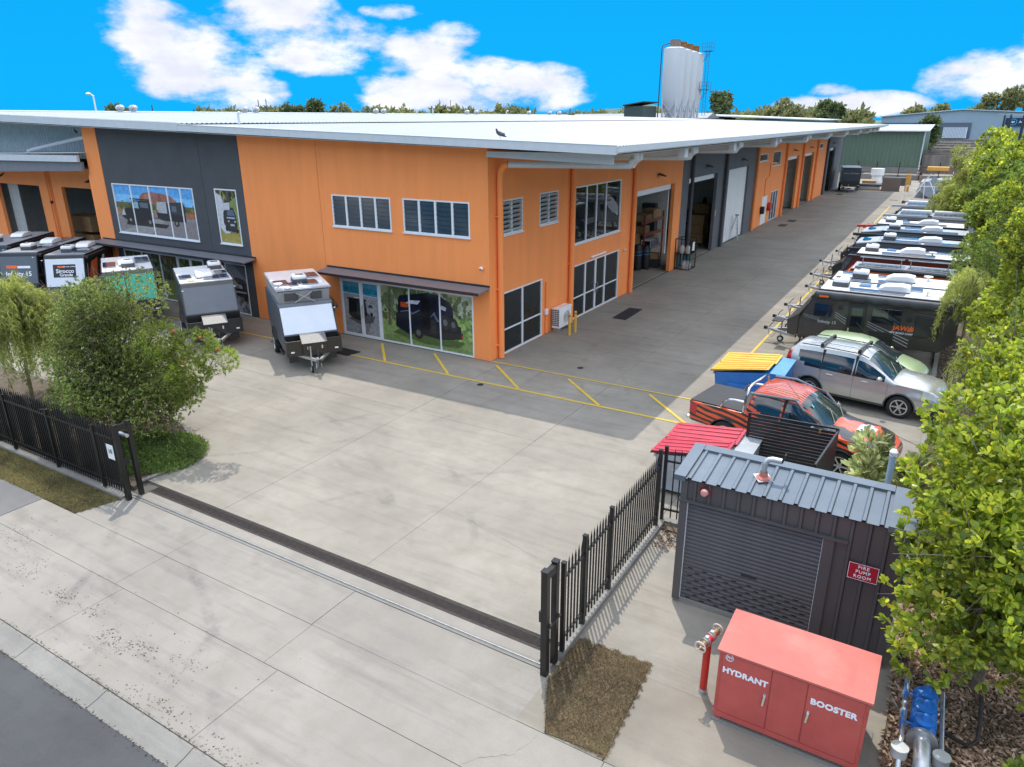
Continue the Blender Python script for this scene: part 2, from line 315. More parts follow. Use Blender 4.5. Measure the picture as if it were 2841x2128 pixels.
m_screen=mat('windscreen glass',(.022,.036,.040),.03,0,var=.3,scale=1.5,spec=.9)
m_solar=mat('solar cells',(.012,.022,.06),.12,.2,var=.2,scale=5,spec=.8)
m_solarf=mat('solar frame',(.55,.57,.6),.35,.6)
m_gel=mat('white gelcoat',(.80,.80,.79),.3,var=.04)
m_tyre=mat('tyre rubber',(.020,.020,.020),.85,var=.2)
m_rim=mat('alloy rim',(.55,.55,.56),.3,.8,var=.1)
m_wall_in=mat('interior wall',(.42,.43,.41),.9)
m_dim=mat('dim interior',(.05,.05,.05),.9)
m_bark=mat('grey brown bark',(.16,.125,.09),.9,var=.35,scale=9,bump=.6,bscale=30)
m_letw=mat('white lettering',(.75,.77,.8),.5)

# ------------------------------------------------------------ ground
g=M(); n=64
g.add([(0,0,-.36)]+[(3200*math.cos(2*PI*i/n),3200*math.sin(2*PI*i/n),-.36) for i in range(n)],[(0,1+i,1+(i+1)%n) for i in range(n)])
struct('ground',g,m_far)
def slabs(parent,xs,ys,z,mt,skip=None,gap=.009,th=.1,name='concrete_slab'):
    for i in range(len(xs)-1):
        for j in range(len(ys)-1):
            if skip and skip(i,j): continue
            dz=random.uniform(-.0025,.0025)
            part(name,M().box(xs[i]+gap/2,xs[i+1]-gap/2,ys[j]+gap/2,ys[j+1]-gap/2,z-th,z+dz),mt,parent)
yard=struct('yard',M().box(-60,14.3,-12.25,128,-.3,-.06),m_joint)
XS=[-60,-46,-37,-28,-21.5,-17.2,-12.8,-8.4,-3.95,.5,4.85,9.3,14.2]
slabs(yard,XS,[-12.22,-5.26,-.03],0,m_yard)
slabs(yard,[.5-.5,4.8,9.3,14.2],[-.03,5.4,10.7,16.2,21.5,27,32.4,37.8,43.2,48.6,54,59.4,65,70.5,76,84,92,100,112,126],0,m_yard)
slabs(yard,[-60,-46,-37,-28,-23.7],[-.03,6],0,m_yard)
drv=struct('crossover',M().box(-3.62,30,-16.82,-12.25,-.3,-.06),m_joint)
slabs(drv,[-1.72,9.15],[-12.86,-12.55],0,m_drive)
slabs(drv,[-2.25,1.05,5.24,9.47],[-14.06,-12.94],0,m_drive)
slabs(drv,[-3.62,1.07,5.26,10.9,18,30],[-15.15,-14.06],0,m_drive,lambda i,j:False)
slabs(drv,[-3.62,1.35,5.6,9.9,18,30],[-16.82,-15.15],0,m_drive)
# kerb of laid-back segments and the gutter
kb=M().box(-60,40,-17.2,-16.8,-.3,-.12); kerb=struct('kerb',kb,m_joint)
x=-13.5
while x<30:
    part('kerb_segment',M().prism([(-16.825,-.015),(-16.86,-.01),(-17.0,-.05),(-17.195,-.085),(-17.195,-.2),(-16.825,-.2)],'x',x+.008,x+2.132),m_kerb,kerb); x+=2.14
struct('road',M().box(-200,200,-46,-17.19,-.3,-.09),m_asph)
def crack(pts,w=.008):
    m=M(); r_=random.Random(4); P_=[]
    for (x0,y0),(x1,y1) in zip(pts[:-1],pts[1:]):
        for k in range(8): P_.append((x0+(x1-x0)*k/8+r_.uniform(-.02,.02),y0+(y1-y0)*k/8+r_.uniform(-.02,.02)))
    m.add([(x,y-w*r_.uniform(.3,1)/2,.0045) for x,y in P_]+[(x,y+w*r_.uniform(.3,1)/2,.0045) for x,y in P_],[(i,i+1,len(P_)+i+1,len(P_)+i) for i in range(len(P_)-1)]); struct('crack',m,m_joint)
crack([(9.9,-14.1),(9.75,-14.6),(9.35,-14.9),(9.2,-15.15)]); crack([(5.3,-9.6),(6.4,-9.9),(7.6,-10.2),(8.9,-10.9)],.006); crack([(7.2,-5.3),(7.5,-4.5),(8.3,-4.2)],.006)
# left verge, footpath
v=M(); v.prism([(-60,-14.03),(-3.64,-14.03),(-2.25,-14.03),(-1.98,-13.1),(-60,-13.1)],'z',-.2,.004); struct('verge',v,m_turf)
struct('footpath',M().box(-60,-3.64,-15.03,-14.05,-.2,-.001),m_foot)
struct('nature_strip',M().box(-60,-3.64,-16.8,-15.05,-.2,.0),m_turf)
# paving round the pump shed
pv=struct('paving',M().box(9.47,14.35,-14.04,-7.5,-.3,-.06),m_joint)
part('concrete_slab',M().prism([(9.5,-11.98),(10.78,-11.92),(10.88,-13.96),(10.88,-14.052),(14.16,-14.052),(14.16,-11.3),(14.08,-10.4),(14.02,-9.2),(9.5,-9.2)],'z',-.1,.001),m_path,pv)
part('concrete_slab',M().prism([(9.468,-14.052),(9.468,-13.06),(9.95,-14.05),(10.86,-13.965),(10.86,-14.052)],'z',-.1,.0),m_path,pv)
part('concrete_slab',M().box(9.5,14.02,-9.19,-7.5,-.1,-.001),m_path,pv)
struct('grass_patch',M().prism([(9.47,-13.05),(9.5,-11.99),(10.77,-11.93),(10.87,-13.95),(9.96,-14.04)],'z',-.1,.012),m_turf)
struct('garden_bed',M().box(14.2,30,-16.6,128,-.3,.03),m_soil)
struct('garden_kerb',M().box(14.06,14.2,-7.4,82,-.2,.10),m_kerb)
# left garden bed behind the sliding gate with its curved edging
ge=[(-2.2,-12.65),(-2.36,-12.36),(-2.3,-11.75),(-2.6,-11.0),(-3.65,-10.05),(-4.6,-9.62),(-5.6,-9.4),(-7.4,-9.3),(-12,-9.6),(-30,-9.8),(-30,-12.65)]
struct('mulch_bed',M().prism(ge,'z',-.1,.05),m_soil)
struct('garden_edging',M().tube([(x,y,.04) for x,y in ge[1:-1]],.045,6),m_kerb,smooth=True)
# yellow paint
def line(x0,y0,x1,y1,w=.1,z=.008):
    d=Vector((x1-x0,y1-y0,0)).normalized(); p=Vector((-d.y,d.x,0))*w/2
    a=Vector((x0,y0,z)); b=Vector((x1,y1,z)); struct('line_marking',M().quad(a-p,b-p,b+p,a+p),m_yel)
line(-16.5,-2.04,8.9,-2.03); line(.1,.0,8.9,-.02,.07,.012)
for a,b in ((-5.0,-3.4),(-2.4,-.52),(.42,2.36),(3.36,5.28),(6.3,8.05)): line(a,-.28,b,-1.97,.1,.012)
line(8.06,3.5,8.1,62,.09); 
for y in (4.2,9.6,14.3,17.9,21.6,26.2,30.6,35,40,46): line(8.12,y,9.0,y-.1,.08,.012)
# grated trench drain across the gateway, and the gate rail
dr=thing('trench_drain','long rusty iron grated drain across the gateway','drain')
part('channel',M().box(-1.76,9.02,-12.54,-12.26,-.25,-.05),m_joint,dr); part('edge_angle',M().box(-1.76,9.05,-12.56,-12.535,-.1,.006).box(-1.76,9.05,-12.265,-12.24,-.1,.006),m_iron,dr)
gm=M(); L_=.985
gm.box(0,L_,-.13,-.105,-.03,.004).box(0,L_,.105,.13,-.03,.004)
for i in range(30): gm.box(i*L_/30,i*L_/30+.017,-.105,.105,-.03,.002)
gme=gm.mesh('grate',m_iron)
for i in range(11): link('grate',gme,dr,(-1.76+i*.98,-12.4,0))
tr=thing('gate_track','galvanised sliding gate rail set in the crossover concrete','rail')
part('rail_bed',M().box(-8,9.3,-12.93,-12.8,-.1,.006),m_kerb,tr)
part('rail',M().box(-8,9.3,-12.875,-12.852,0,.03).box(-8,9.3,-12.89,-12.84,.006,.012),m_rail,tr)
# ------------------------------------------------------------ the big orange warehouse
wh=thing('warehouse','long orange and charcoal tilt panel warehouse under a low white metal roof','warehouse')
def wallpanel(name,mt,axis,u0,u1,top,holes,t0=0.,t1=.18,par=None):
    """tilt panel in the plane axis=const between t0 (outer) and t1, with openings (u0,u1,z0,z1) and reveals"""
    us=sorted({u0,u1,*[h[0] for h in holes],*[h[1] for h in holes]}); zs=sorted({0,*[h[2] for h in holes],*[h[3] for h in holes]})
    m=M()
    def P(u,z,t):
        return (u,t,z) if axis=='y' else (t,u,z)
    def zt(u,k): return zs[k] if k<len(zs) else top(u)
    nz=len(zs)
    def solid(i,k):
        if i<0 or i>=len(us)-1 or k<0 or k>=nz: return False
        uc=(us[i]+us[i+1])/2; zc=(zs[k]+(zs[k+1] if k+1<nz else zs[k]+.01))/2
        return not any(h[0]<uc<h[1] and h[2]<zc<h[3] for h in holes)
    for i in range(len(us)-1):
        for k in range(nz):
            if not solid(i,k): continue
            a,b=us[i],us[i+1]; za,zb=zt(a,k),zt(a,k+1); zc,zd=zt(b,k),zt(b,k+1)
            m.quad(P(a,za,t0),P(b,zc,t0),P(b,zd,t0),P(a,zb,t0)); m.quad(P(a,za,t1),P(a,zb,t1),P(b,zd,t1),P(b,zc,t1))
            if not solid(i-1,k): m.quad(P(a,za,t0),P(a,zb,t0),P(a,zb,t1),P(a,za,t1))
            if not solid(i+1,k): m.quad(P(b,zc,t0),P(b,zc,t1),P(b,zd,t1),P(b,zd,t0))
            if not solid(i,k-1) and k>0: m.quad(P(a,za,t0),P(a,za,t1),P(b,zc,t1),P(b,zc,t0))
            if not solid(i,k+1): m.quad(P(a,zb,t0),P(b,zd,t0),P(b,zd,t1),P(a,zb,t1))
    return part(name,m,mt,par or wh)
topF=lambda x:7.46+.0285*(5-x)
topS=lambda y:7.46+.0285*5
J=.018
wins=[(-22.18,-15.93,3.17,5.56),(-14.42,-12.98,3.22,5.62),(-22.2,-15.93,.0,2.33),(-14.43,-13.0,.0,2.36),(-7.35,-4.36,4.46,5.69),(-3.77,-.78,4.47,5.71),(-7.29,-.72,.0,2.38)]
def hin(a,b): return [h for h in wins if h[0]>=a-.01 and h[1]<=b+.01]
wallpanel('wall_panel',m_org,'y',-23.87,-22.72,topF,[],-.02,.22)
wallpanel('wall_panel',m_blk,'y',-22.72+J,-15.12,topF,hin(-22.7,-15.1)); wallpanel('wall_panel',m_blk,'y',-15.12+J,-12.5,topF,hin(-15.1,-12.5))
wallpanel('wall_panel',m_org,'y',-12.5+J,-8.0,topF,[]); wallpanel('wall_panel',m_org,'y',-8.0+J,0,topF,hin(-8,0))
doors=[('r1',13.35,19.4,0,5.02),('r2',21.9,27.85,0,5.08),('r3',30.6,36.0,0,5.1),('r4',50.1,55.6,0,5.1),('r5',58.0,63.7,0,5.1),('r6',74,78.2,0,5.1)]
sh=[(.8,2.33,4.5,5.73),(3.65,5.17,4.52,5.75),(.86,3.9,.02,2.4),(6.55,11.65,3.34,5.75),(6.6,11.7,.02,2.42),(39.1,42,5.21,5.77),(43.96,47,4.63,5.8),(41.6,43.4,0,2.35),(44.7,47.5,0,2.5),(66.4,68.8,5.3,5.8)]+[d[1:] for d in doors]
def hs(a,b): return [h for h in sh if h[0]>=a and h[1]<=b]
for a,b,mt in ((.18,6.27,m_org),(6.27,13.1,m_org),(13.1,20.65,m_org),(20.65,29.4,m_gry),(29.4,38.25,m_gry),(38.25,49,m_org),(49,57,m_org),(57,65,m_org),(65,71.6,m_org),(71.6,84,m_gry)):
    wallpanel('wall_panel',mt,'x',a+J/2,b-J/2,topS,hs(a,b),0,-.2)
# roof: two ribbed tiers and the ridge
SL=.0295
def zr(x): return 7.65+SL*(5-x)
def ribroof(x0,x1,y0,y1,dz,pitch=.25,h=.03,base=None):
    m=M(); prof=[]; y=y0
    while y<y1-.01:
        prof+=[(y,0),(y+pitch*.55,0),(y+pitch*.68,h),(y+pitch*.87,h)]; y+=pitch
    prof.append((y1,0)); vs=[]
    for (yy,hh) in prof: vs+=[(x0,yy,zr(x0)+dz+hh),(x1,yy,zr(x1)+dz+hh)]
    m.add(vs,[(2*i,2*i+1,2*i+3,2*i+2) for i in range(len(prof)-1)])
    # closed ends and underside
    k=len(vs); b=[(x0,y0,zr(x0)+dz-.06),(x1,y0,zr(x1)+dz-.06),(x1,y1,zr(x1)+dz-.06),(x0,y1,zr(x0)+dz-.06)]
    m.add(b,[(0,1,2,3)]); return m
fs_=M()
for xr_ in (4.4,2.9,1.2,-.6,-2.4,-4.2,-6,-7.8,-9.6,-11.4,-13.2):
    for k in range(330):
        if (k*7+int(xr_*3))%5: yf=-.88+k*.25+.19; z_=zr(xr_)+.0335; fs_.quad((xr_-.02,yf-.02,z_),(xr_+.02,yf-.02,z_),(xr_+.02,yf+.02,z_),(xr_-.02,yf+.02,z_))
rf=part('roof',ribroof(4.95,-15.2,-.88,82,0),m_roof,wh)
part('fastener',fs_,mat('screw heads',(.16,.165,.17),.6),rf)['kind']='stuff'
part('upper_roof_sheet',ribroof(-15.0,-39,-.88,82,.07),m_roof,rf)
part('ridge_cap',M().prism([(-38.6,zr(-38.8)+.14),(-39,zr(-39)+.17),(-39.4,zr(-38.8)+.14),(-39.4,zr(-38.8)),(-38.6,zr(-38.8))],'y',-.9,82),m_fas,rf)
part('back_roof_sheet',M().prism([(-39.05,zr(-39)+.05),(-60,zr(-22)),(-60,zr(-22)-.1),(-39.05,zr(-39)-.05)],'y',-.88,82),m_roof,rf)
def fasc(x0,x1,dz,y,h,n=3):
    for i in range(n):
        a=x0+(x1-x0)*i/n; b=x0+(x1-x0)*(i+1)/n-.008
        part('fascia',M().prism([(a,zr(a)+dz-h-.0),(b,zr(b)+dz-h),(b,zr(b)+dz),(a,zr(a)+dz)],'y',y-.04,y),m_fas,wh)
fasc(-15.0,5.06,.03,-.9,.25); fasc(-39.4,-15.06,.10,-.86,.33)
part('barge_capping',M().prism([(-15.0,zr(-15)+.034),(5.06,zr(5.06)+.034),(5.06,zr(5.06)+.05),(-15,zr(-15)+.05)],'y',-.955,-.78).prism([(-39.4,zr(-39.4)+.125),(-15.06,zr(-15.06)+.125),(-15.06,zr(-15.06)+.14),(-39.4,zr(-39.4)+.14)],'y',-.915,-.75),m_fas,wh)
part('soffit',M().prism([(-39,zr(-39)-.3),(0,zr(0)-.26),(0,zr(0)-.24),(-39,zr(-39)-.28)],'y',-.85,-.03),m_soff,wh)
part('soffit',M().box(.05,4.8,.3,82,7.37,7.40),m_soff,wh)
part('gutter',M().prism([(4.9,7.63),(5.12,7.66),(5.12,7.5),(5.08,7.46),(4.9,7.46)],'y',-.9,82),m_fas,wh)
# cantilever beams, rainwater pipes along the eave
part('canopy_end_panel',M().prism([(.02,7.42),(4.6,7.42),(4.6,7.10),(.02,7.24)],'y',-.1,-.02),m_fas,wh)
PY=[.55,6.27,13.1,22.1,29.4,38.25,49,57,65,71.6,80]
OY=[1.7,7.6,14.5,23.0,32.3,41.2,50.2,59.5,68,76]
for i,y in enumerate(OY):
    if i: part('cantilever_beam',M().prism([(.05,7.36),(4.55,7.36),(4.55,7.15),(.05,6.75)],'y',y-1.25,y-1.13),m_fas,wh)
    if i: part('bracket_plate',M().box(4.5,4.75,y-1.4,y-.98,7.05,7.45),m_fas,wh)
    yy=PY[i]
    pts=[(4.6,y+.05,7.5),(4.6,y+.05,7.18)]+[(4.6-.2*math.sin(t),y+.05,7.18-.2*(1-math.cos(t))) for t in (R(30),R(60),R(90))]+[(4.0,y-.1,6.98),(.5,yy,6.98)]
    part('rainwater_pipe',M().tube(pts,.115,10).tube([(4.6,y+.36,7.5),(4.6,y+.36,7.18)]+[(4.6-.2*math.sin(t),y+.36,7.18-.2*(1-math.cos(t))) for t in (R(30),R(60),R(90))]+[(4.2,y+.3,6.98),(3.9,y+.05,6.98)],.115,10),m_fas,wh,True)
    dm=m_org if not(20<yy<38 or yy>71) else m_blk
    pts=[(.5,yy,6.98)]+[(.5-.35*math.sin(t),yy,6.98-.35*(1-math.cos(t))) for t in (R(30),R(60),R(90))]+[(.14,yy,6.3),(.14,yy,.02)]
    dp=part('downpipe',M().tube(pts,.11,12),dm,wh,True)
    
    for zc in (5.2,2.6,.5): part('pipe_clip',M().box(.0,.16,yy-.13,yy+.13,zc,zc+.04),dm,dp)
# window builder; plane y=0 facing -y, or x=0 facing +x
def win(axis,u0,u1,z0,z1,muls,kind='glass',name='window',t=None,fr=.055,rail=None,sill=True,prints=None,handle=None):
    tin=.06 if axis=='y' else -.06
    def bxm(m,a,b,c,d,t0,t1,mi=0):
        return m.box(a,b,t0,t1,c,d,mi) if axis=='y' else m.box(t0,t1,a,b,c,d,mi)
    s=1 if axis=='y' else -1
    f=M(); t0,t1=-.012*s,.09*s
    bxm(f,u0,u0+fr,z0,z1,t0,t1); bxm(f,u1-fr,u1,z0,z1,t0,t1); bxm(f,u0+fr,u1-fr,z1-fr,z1,t0,t1); bxm(f,u0+fr,u1-fr,z0,z0+fr,t0,t1)
    w=part(name,f,m_alu,wh)
    if sill and z0>.5: part('sill',bxm(M(),u0-.03,u1+.03,z0-.04,z0-.002,-.06*s,.08*s),m_alu,w)
    for mu in muls:
        if mu[0]=='m': part('mullion',bxm(M(),mu[1]-mu[2]/2,mu[1]+mu[2]/2,z0+fr,z1-fr,t0*.8,t1),m_alu,w)
    edges=[u0+fr]+[k for mu in muls for k in (mu[1]-mu[2]/2,mu[1]+mu[2]/2)]+[u1-fr]
    for i in range(0,len(edges),2):
        a,b=edges[i],edges[i+1]
        if kind=='louvre':
            n=max(4,int((z1-z0-2*fr)/.16)); dz=(z1-z0-2*fr)/n
            for k in range(n):
                zc=z0+fr+(k+.5)*dz
                if axis=='y': part('louvre_blade',M().bx(((a+b)/2,.03,zc),(b-a-.01,.006,dz*1.06),rx=R(-14)),m_louv,w)
                else: part('louvre_blade',M().bx((.0,(a+b)/2,zc),(.006,b-a-.01,dz*1.1),ry=R(42)),m_frost,w)
        else:
            part('pane',bxm(M(),a,b,z0+fr,z1-fr,.04*s,.046*s),m_glass if kind=='glass' else m_blackp,w)
            if rail: part('rail',bxm(M(),a,b,rail-.03,rail+.03,.03*s,.056*s),m_alu,w)
    return w
m_frost=mat('obscure louvre glass',(.42,.44,.43),.35,var=.08)
win('x',.8,2.33,4.5,5.73,[('m',1.56,.07)],'louvre'); win('x',3.65,5.17,4.52,5.75,[('m',4.4,.07)],'louvre')
win('x',.86,3.9,.02,2.4,[('m',2.35,.07)],rail=.95)
win('x',6.55,11.65,3.34,5.75,[('m',7.9,.06),('m',8.93,.06),('m',9.95,.06)])
w=win('x',6.6,11.7,.02,2.42,[('m',7.95,.09),('m',9.05,.12),('m',10.1,.09)],name='glass_door',rail=.95)
for y in (8.95,9.16): part('handle',M().tube([(.0,y,.8),(.07,y,.84),(.07,y,1.25),(0,y,1.29)],.014,6),m_chrome,w)
win('x',39.1,42,5.21,5.77,[]); win('x',43.96,47,4.63,5.8,[]); win('x',66.4,68.8,5.3,5.8,[])
win('x',44.7,47.5,.02,2.5,[('m',45.6,.08),('m',46.6,.08)],name='glass_door')
part('door',M().box(-.06,.01,41.62,43.38,.02,2.33),m_white,wh)
win('y',-7.35,-4.36,4.46,5.69,[('m',-6.6,.09),('m',-5.86,.09),('m',-5.11,.09)],'louvre')
win('y',-3.77,-.78,4.47,5.71,[('m',-3.02,.09),('m',-2.28,.09),('m',-1.53,.09)],'louvre')
# ---- shopfronts and windows carrying full-size photographic print
FP={}
def fl(r,g,b):
    k=(r,g,b)
    if k not in FP: FP[k]=mat('print ink %d'%len(FP),(r,g,b),.16,var=.28,scale=9,spec=.7)
    return FP[k]
def printed(par,u0,u1,z0,z1,layers,y=.036):
    """flat print on the inside of a pane: stacked coloured shapes in 0..1 coordinates, clipped to the pane"""
    def clip(poly):
        for ax,lim,sgn in ((0,0,1),(0,1,-1),(1,0,1),(1,1,-1)):
            out=[]
            for i in range(len(poly)):
                a,b=poly[i],poly[(i+1)%len(poly)]; ia=(a[ax]-lim)*sgn>=0; ib=(b[ax]-lim)*sgn>=0
                if ia: out.append(a)
                if ia!=ib:
                    t=(lim-a[ax])/(b[ax]-a[ax]); out.append((a[0]+t*(b[0]-a[0]),a[1]+t*(b[1]-a[1])))
            poly=out
            if not poly: return []
        return poly
    m=M(); ms=[]; stp=min(.0009,.03/len(layers))
    for k,(c,poly) in enumerate(layers):
        poly=clip(poly)
        if len(poly)<3: continue
        mt=fl(*c)
        if mt not in ms: ms.append(mt)
        yy=y-stp*k; m.add([(u0+(u1-u0)*a,yy,z0+(z1-z0)*b) for a,b in poly],[tuple(range(len(poly)))],ms.index(mt))
    return part('print',m,ms,par)
def oval(cx,cy,rx,ry,n=14,a0=0,a1=2*PI): return [(cx+rx*math.cos(a0+(a1-a0)*i/n),cy+ry*math.sin(a0+(a1-a0)*i/n)) for i in range(n+(0 if a1-a0>6 else 1))]
def rect(a,b,c,d): return [(a,c),(b,c),(b,d),(a,d)]
def foliage(rnd,n,x0,x1,y0,y1,cols,s=.05,asp=1.):
    out=[]
    for i in range(n):
        cx,cy=rnd.uniform(x0,x1),rnd.uniform(y0,y1); k=rnd.uniform(.4,1)*s; a=rnd.uniform(0,6)
        out.append((rnd.choice(cols),[(cx+k*math.cos(a+t)*rnd.uniform(.5,1.2)/asp,cy+k*math.sin(a+t)*rnd.uniform(.5,1.2)) for t in (0,1.1,2.3,3.4,4.6,5.5)]))
    return out
rp=random.Random(5)
G1,G2,G3=(.06,.09,.035),(.13,.17,.08),(.30,.33,.21)
# desert rock, 4x4 towing a camper
desert=[((.10,.36,.72),rect(0,1,0,1)),((.20,.50,.80),rect(0,1,.62,.80)),((.34,.20,.10),rect(0,1,.3,.64)),
 ((.30,.125,.09),[(.30,.60),(.33,.78),(.37,.86),(.47,.89),(.60,.88),(.72,.84),(.78,.74),(.82,.60)]),((.40,.18,.12),[(.36,.60),(.40,.82),(.47,.87),(.50,.60)]),((.22,.085,.06),[(.55,.60),(.57,.86),(.60,.87),(.61,.60)]),((.24,.09,.07),[(.66,.6),(.67,.83),(.70,.82),(.71,.6)]),((.38,.17,.11),[(.73,.6),(.74,.8),(.77,.74),(.79,.6)]),
 ((.11,.12,.04),rect(0,1,.52,.64))]+foliage(rp,60,0,1,.46,.66,[G1,(.16,.15,.06),(.22,.20,.09)],.05,2.6)+[((.36,.13,.06),rect(.82,1,.40,.52)),((.22,.20,.20),[(0,0),(1,0),(1,.40),(.7,.46),(0,.36)]),((.30,.28,.27),[(0,.0),(.4,0),(.7,.42),(.62,.42)]),((.27,.26,.25),[(0,.28),(1,.36),(1,.39),(0,.32)]),
 ((.015,.016,.02),[(.10,.16),(.62,.16),(.66,.24),(.12,.26)]),((.012,.016,.02),[(.06,.32),(.07,.46),(.13,.52),(.19,.53),(.24,.69),(.44,.70),(.46,.52),(.46,.32),(.40,.24),(.14,.24)]),((.25,.4,.5),[(.215,.53),(.25,.67),(.30,.67),(.30,.53)]),((.10,.14,.17),rect(.32,.43,.55,.66)),((.45,.46,.48),[(.06,.36),(.075,.47),(.10,.49),(.11,.36)]),((.02,.02,.02),rect(.20,.45,.71,.735)),
 ((.02,.02,.02),oval(.165,.27,.035,.075)),((.22,.22,.23),oval(.165,.27,.017,.036)),((.02,.02,.02),oval(.42,.26,.033,.075)),((.22,.22,.23),oval(.42,.26,.017,.036)),
 ((.40,.41,.43),[(.53,.56),(.55,.70),(.68,.71),(.66,.48),(.56,.47)]),((.035,.04,.05),[(.66,.36),(.66,.70),(.86,.73),(.88,.66),(.88,.36)]),((.02,.02,.025),[(.53,.36),(.53,.48),(.88,.46),(.88,.33),(.60,.32)]),((.10,.13,.17),rect(.72,.78,.52,.64)),((.02,.02,.02),oval(.76,.29,.03,.07)),((.2,.2,.21),oval(.76,.29,.014,.034)),((.08,.08,.08),rect(.46,.54,.345,.365))]
a=win('y',-22.18,-15.93,3.17,5.56,[('m',-20.7,.07),('m',-19.25,.07),('m',-17.86,.07),('m',-16.87,.07)],'print',sill=True); printed(a,-22.12,-15.99,3.23,5.5,desert)
track=[((.26,.27,.10),rect(0,1,0,1))]+foliage(rp,50,0,1,.62,1.,[(.05,.06,.03),(.09,.08,.05),(.02,.02,.02)],.10,1)+[((.55,.55,.57),[(0,.95),(.25,.9),(.62,.25),(.3,.12),(0,.3)]),((.20,.24,.08),[(.35,.7),(1,.9),(1,.25),(.75,.3)]),((.33,.27,.06),rect(0,1,0,.18)),((.03,.03,.035),[(.22,.38),(.25,.56),(.35,.70),(.78,.68),(.88,.52),(.9,.36),(.8,.22),(.4,.22)]),((.5,.52,.55),[(.25,.62),(.3,.76),(.62,.78),(.6,.64)]),((.10,.13,.2),[(.42,.53),(.48,.64),(.76,.64),(.82,.52)]),((.35,.4,.55),rect(.4,.82,.47,.5)),((.4,.4,.42),rect(.55,.75,.33,.37)),((.35,.36,.38),oval(.48,.42,.05,.02)),((.35,.36,.38),oval(.8,.42,.05,.02)),((.02,.02,.02),oval(.33,.27,.06,.05)),((.02,.02,.02),oval(.84,.25,.06,.05))]
a=win('y',-14.42,-12.98,3.22,5.62,[],'print'); printed(a,-14.36,-13.04,3.28,5.56,track)
camp=[((.16,.20,.06),rect(0,1,0,.5)),((.05,.07,.04),rect(0,1,.45,1))]+foliage(rp,110,0,1,.5,1.,[G1,(.03,.04,.02),G2,(.13,.11,.08)],.09,3)+[((.24,.27,.12),[(.0,0),(.5,0),(.6,.35),(0,.3)]),((.60,.62,.66),[(.02,.46),(.05,.62),(.20,.60),(.24,.42)]),((.03,.03,.035),[(.02,.2),(.02,.46),(.24,.42),(.25,.18)]),((.62,.64,.68),[(.30,.42),(.34,.60),(.52,.58),(.56,.38)]),((.03,.035,.04),[(.30,.14),(.30,.42),(.56,.38),(.57,.12)]),((.35,.37,.4),rect(.37,.46,.2,.33)),((.62,.64,.66),[(.60,.10),(.62,.16),(.74,.11),(.72,.05)])]
a=win('y',-22.2,-17.92,.02,2.33,[('m',-20.72,.06),('m',-19.27,.06)],'print',name='shopfront_window'); printed(a,-22.14,-17.98,.08,2.27,camp)
park=[((.20,.33,.07),rect(0,1,0,.62)),((.06,.10,.03),rect(0,1,.55,1))]+foliage(rp,70,0,1,.6,1,[G1,G2,(.03,.05,.02)],.1,1)+[((.5,.52,.55),[(.06,.58),(.1,.66),(.4,.64),(.42,.56)]),((.5,.52,.55),[(.55,.6),(.6,.68),(.9,.66),(.92,.58)]),((.03,.03,.03),rect(.1,.4,.4,.56)),((.03,.03,.03),rect(.6,.9,.44,.58))]
a=win('y',-17.92,-15.93,.02,2.33,[('m',-16.92,.16)],'print',name='glass_door',fr=.1); printed(a,-17.82,-16.03,.12,2.23,park)
mono=[((.13,.135,.145),rect(0,1,0,1)),((.22,.225,.235),[(0,1),(.3,1),(1,.7),(1,.6),(0,.72)]),((.07,.07,.075),[(.2,.62),(.4,.74),(.8,.7),(1,.6),(1,.4),(.2,.4)])]+foliage(rp,70,0,1,.0,.36,[(.30,.30,.31),(.22,.22,.23),(.11,.11,.115)],.1,.7)+[((.02,.02,.022),[(.05,.36),(.05,.5),(.3,.52),(.36,.63),(.8,.62),(.84,.5),(1,.48),(1,.34)]),((.34,.35,.37),[(.38,.52),(.42,.6),(.72,.595),(.74,.51)]),((.4,.4,.42),rect(.2,.9,.42,.45)),((.45,.45,.46),oval(.16,.44,.05,.025)),((.01,.01,.01),oval(.3,.32,.11,.06)),((.01,.01,.01),oval(.86,.31,.1,.06))]
a=win('y',-14.43,-13.0,.02,2.36,[],'print',name='shopfront_window'); printed(a,-14.37,-13.06,.08,2.3,mono)
beach=[((.08,.30,.42),rect(0,1,.75,1)),((.03,.22,.32),rect(0,1,.80,.9)),((.55,.62,.66),[(0,.76),(1,.73),(1,.76),(0,.785)]),((.30,.30,.31),[(0,0),(1,0),(1,.75),(0,.76)]),((.22,.20,.20),[(.3,0),(.62,0),(.9,.5),(.8,.5)]),((.36,.35,.35),[(.0,.3),(.5,.45),(.9,.74),(0,.74)]),((.10,.10,.105),[(.1,.28),(.45,.18),(.8,.26),(.95,.5),(.5,.4)]),
 ((.012,.013,.015),[(.12,.36),(.14,.66),(.36,.68),(.62,.66),(.66,.40),(.52,.26),(.26,.28)]),((.04,.045,.05),[(.36,.66),(.37,.36),(.62,.42),(.62,.65)]),((.03,.03,.03),rect(.10,.66,.66,.69)),((.35,.36,.38),[(.66,.44),(.68,.58),(.80,.62),(.92,.56),(.94,.44),(.84,.38)]),((.05,.06,.07),[(.70,.54),(.72,.6),(.8,.6),(.84,.54)]),((.012,.012,.012),oval(.55,.28,.05,.055)),((.012,.012,.012),oval(.78,.42,.035,.04)),((.3,.3,.31),oval(.55,.28,.022,.026)),((.62,.63,.65),[(.3,.69),(.33,.715),(.5,.715),(.52,.69)])]
a=win('y',-7.29,-5.21,.02,2.38,[('m',-6.2,.16)],'print',name='glass_door',fr=.1); printed(a,-7.19,-5.31,.12,2.28,beach)
part('handle',M().tube([(-6.13,-.0,.85),(-6.13,-.07,.9),(-6.13,-.07,1.3),(-6.13,0,1.35)],.014,6),m_chrome,a)
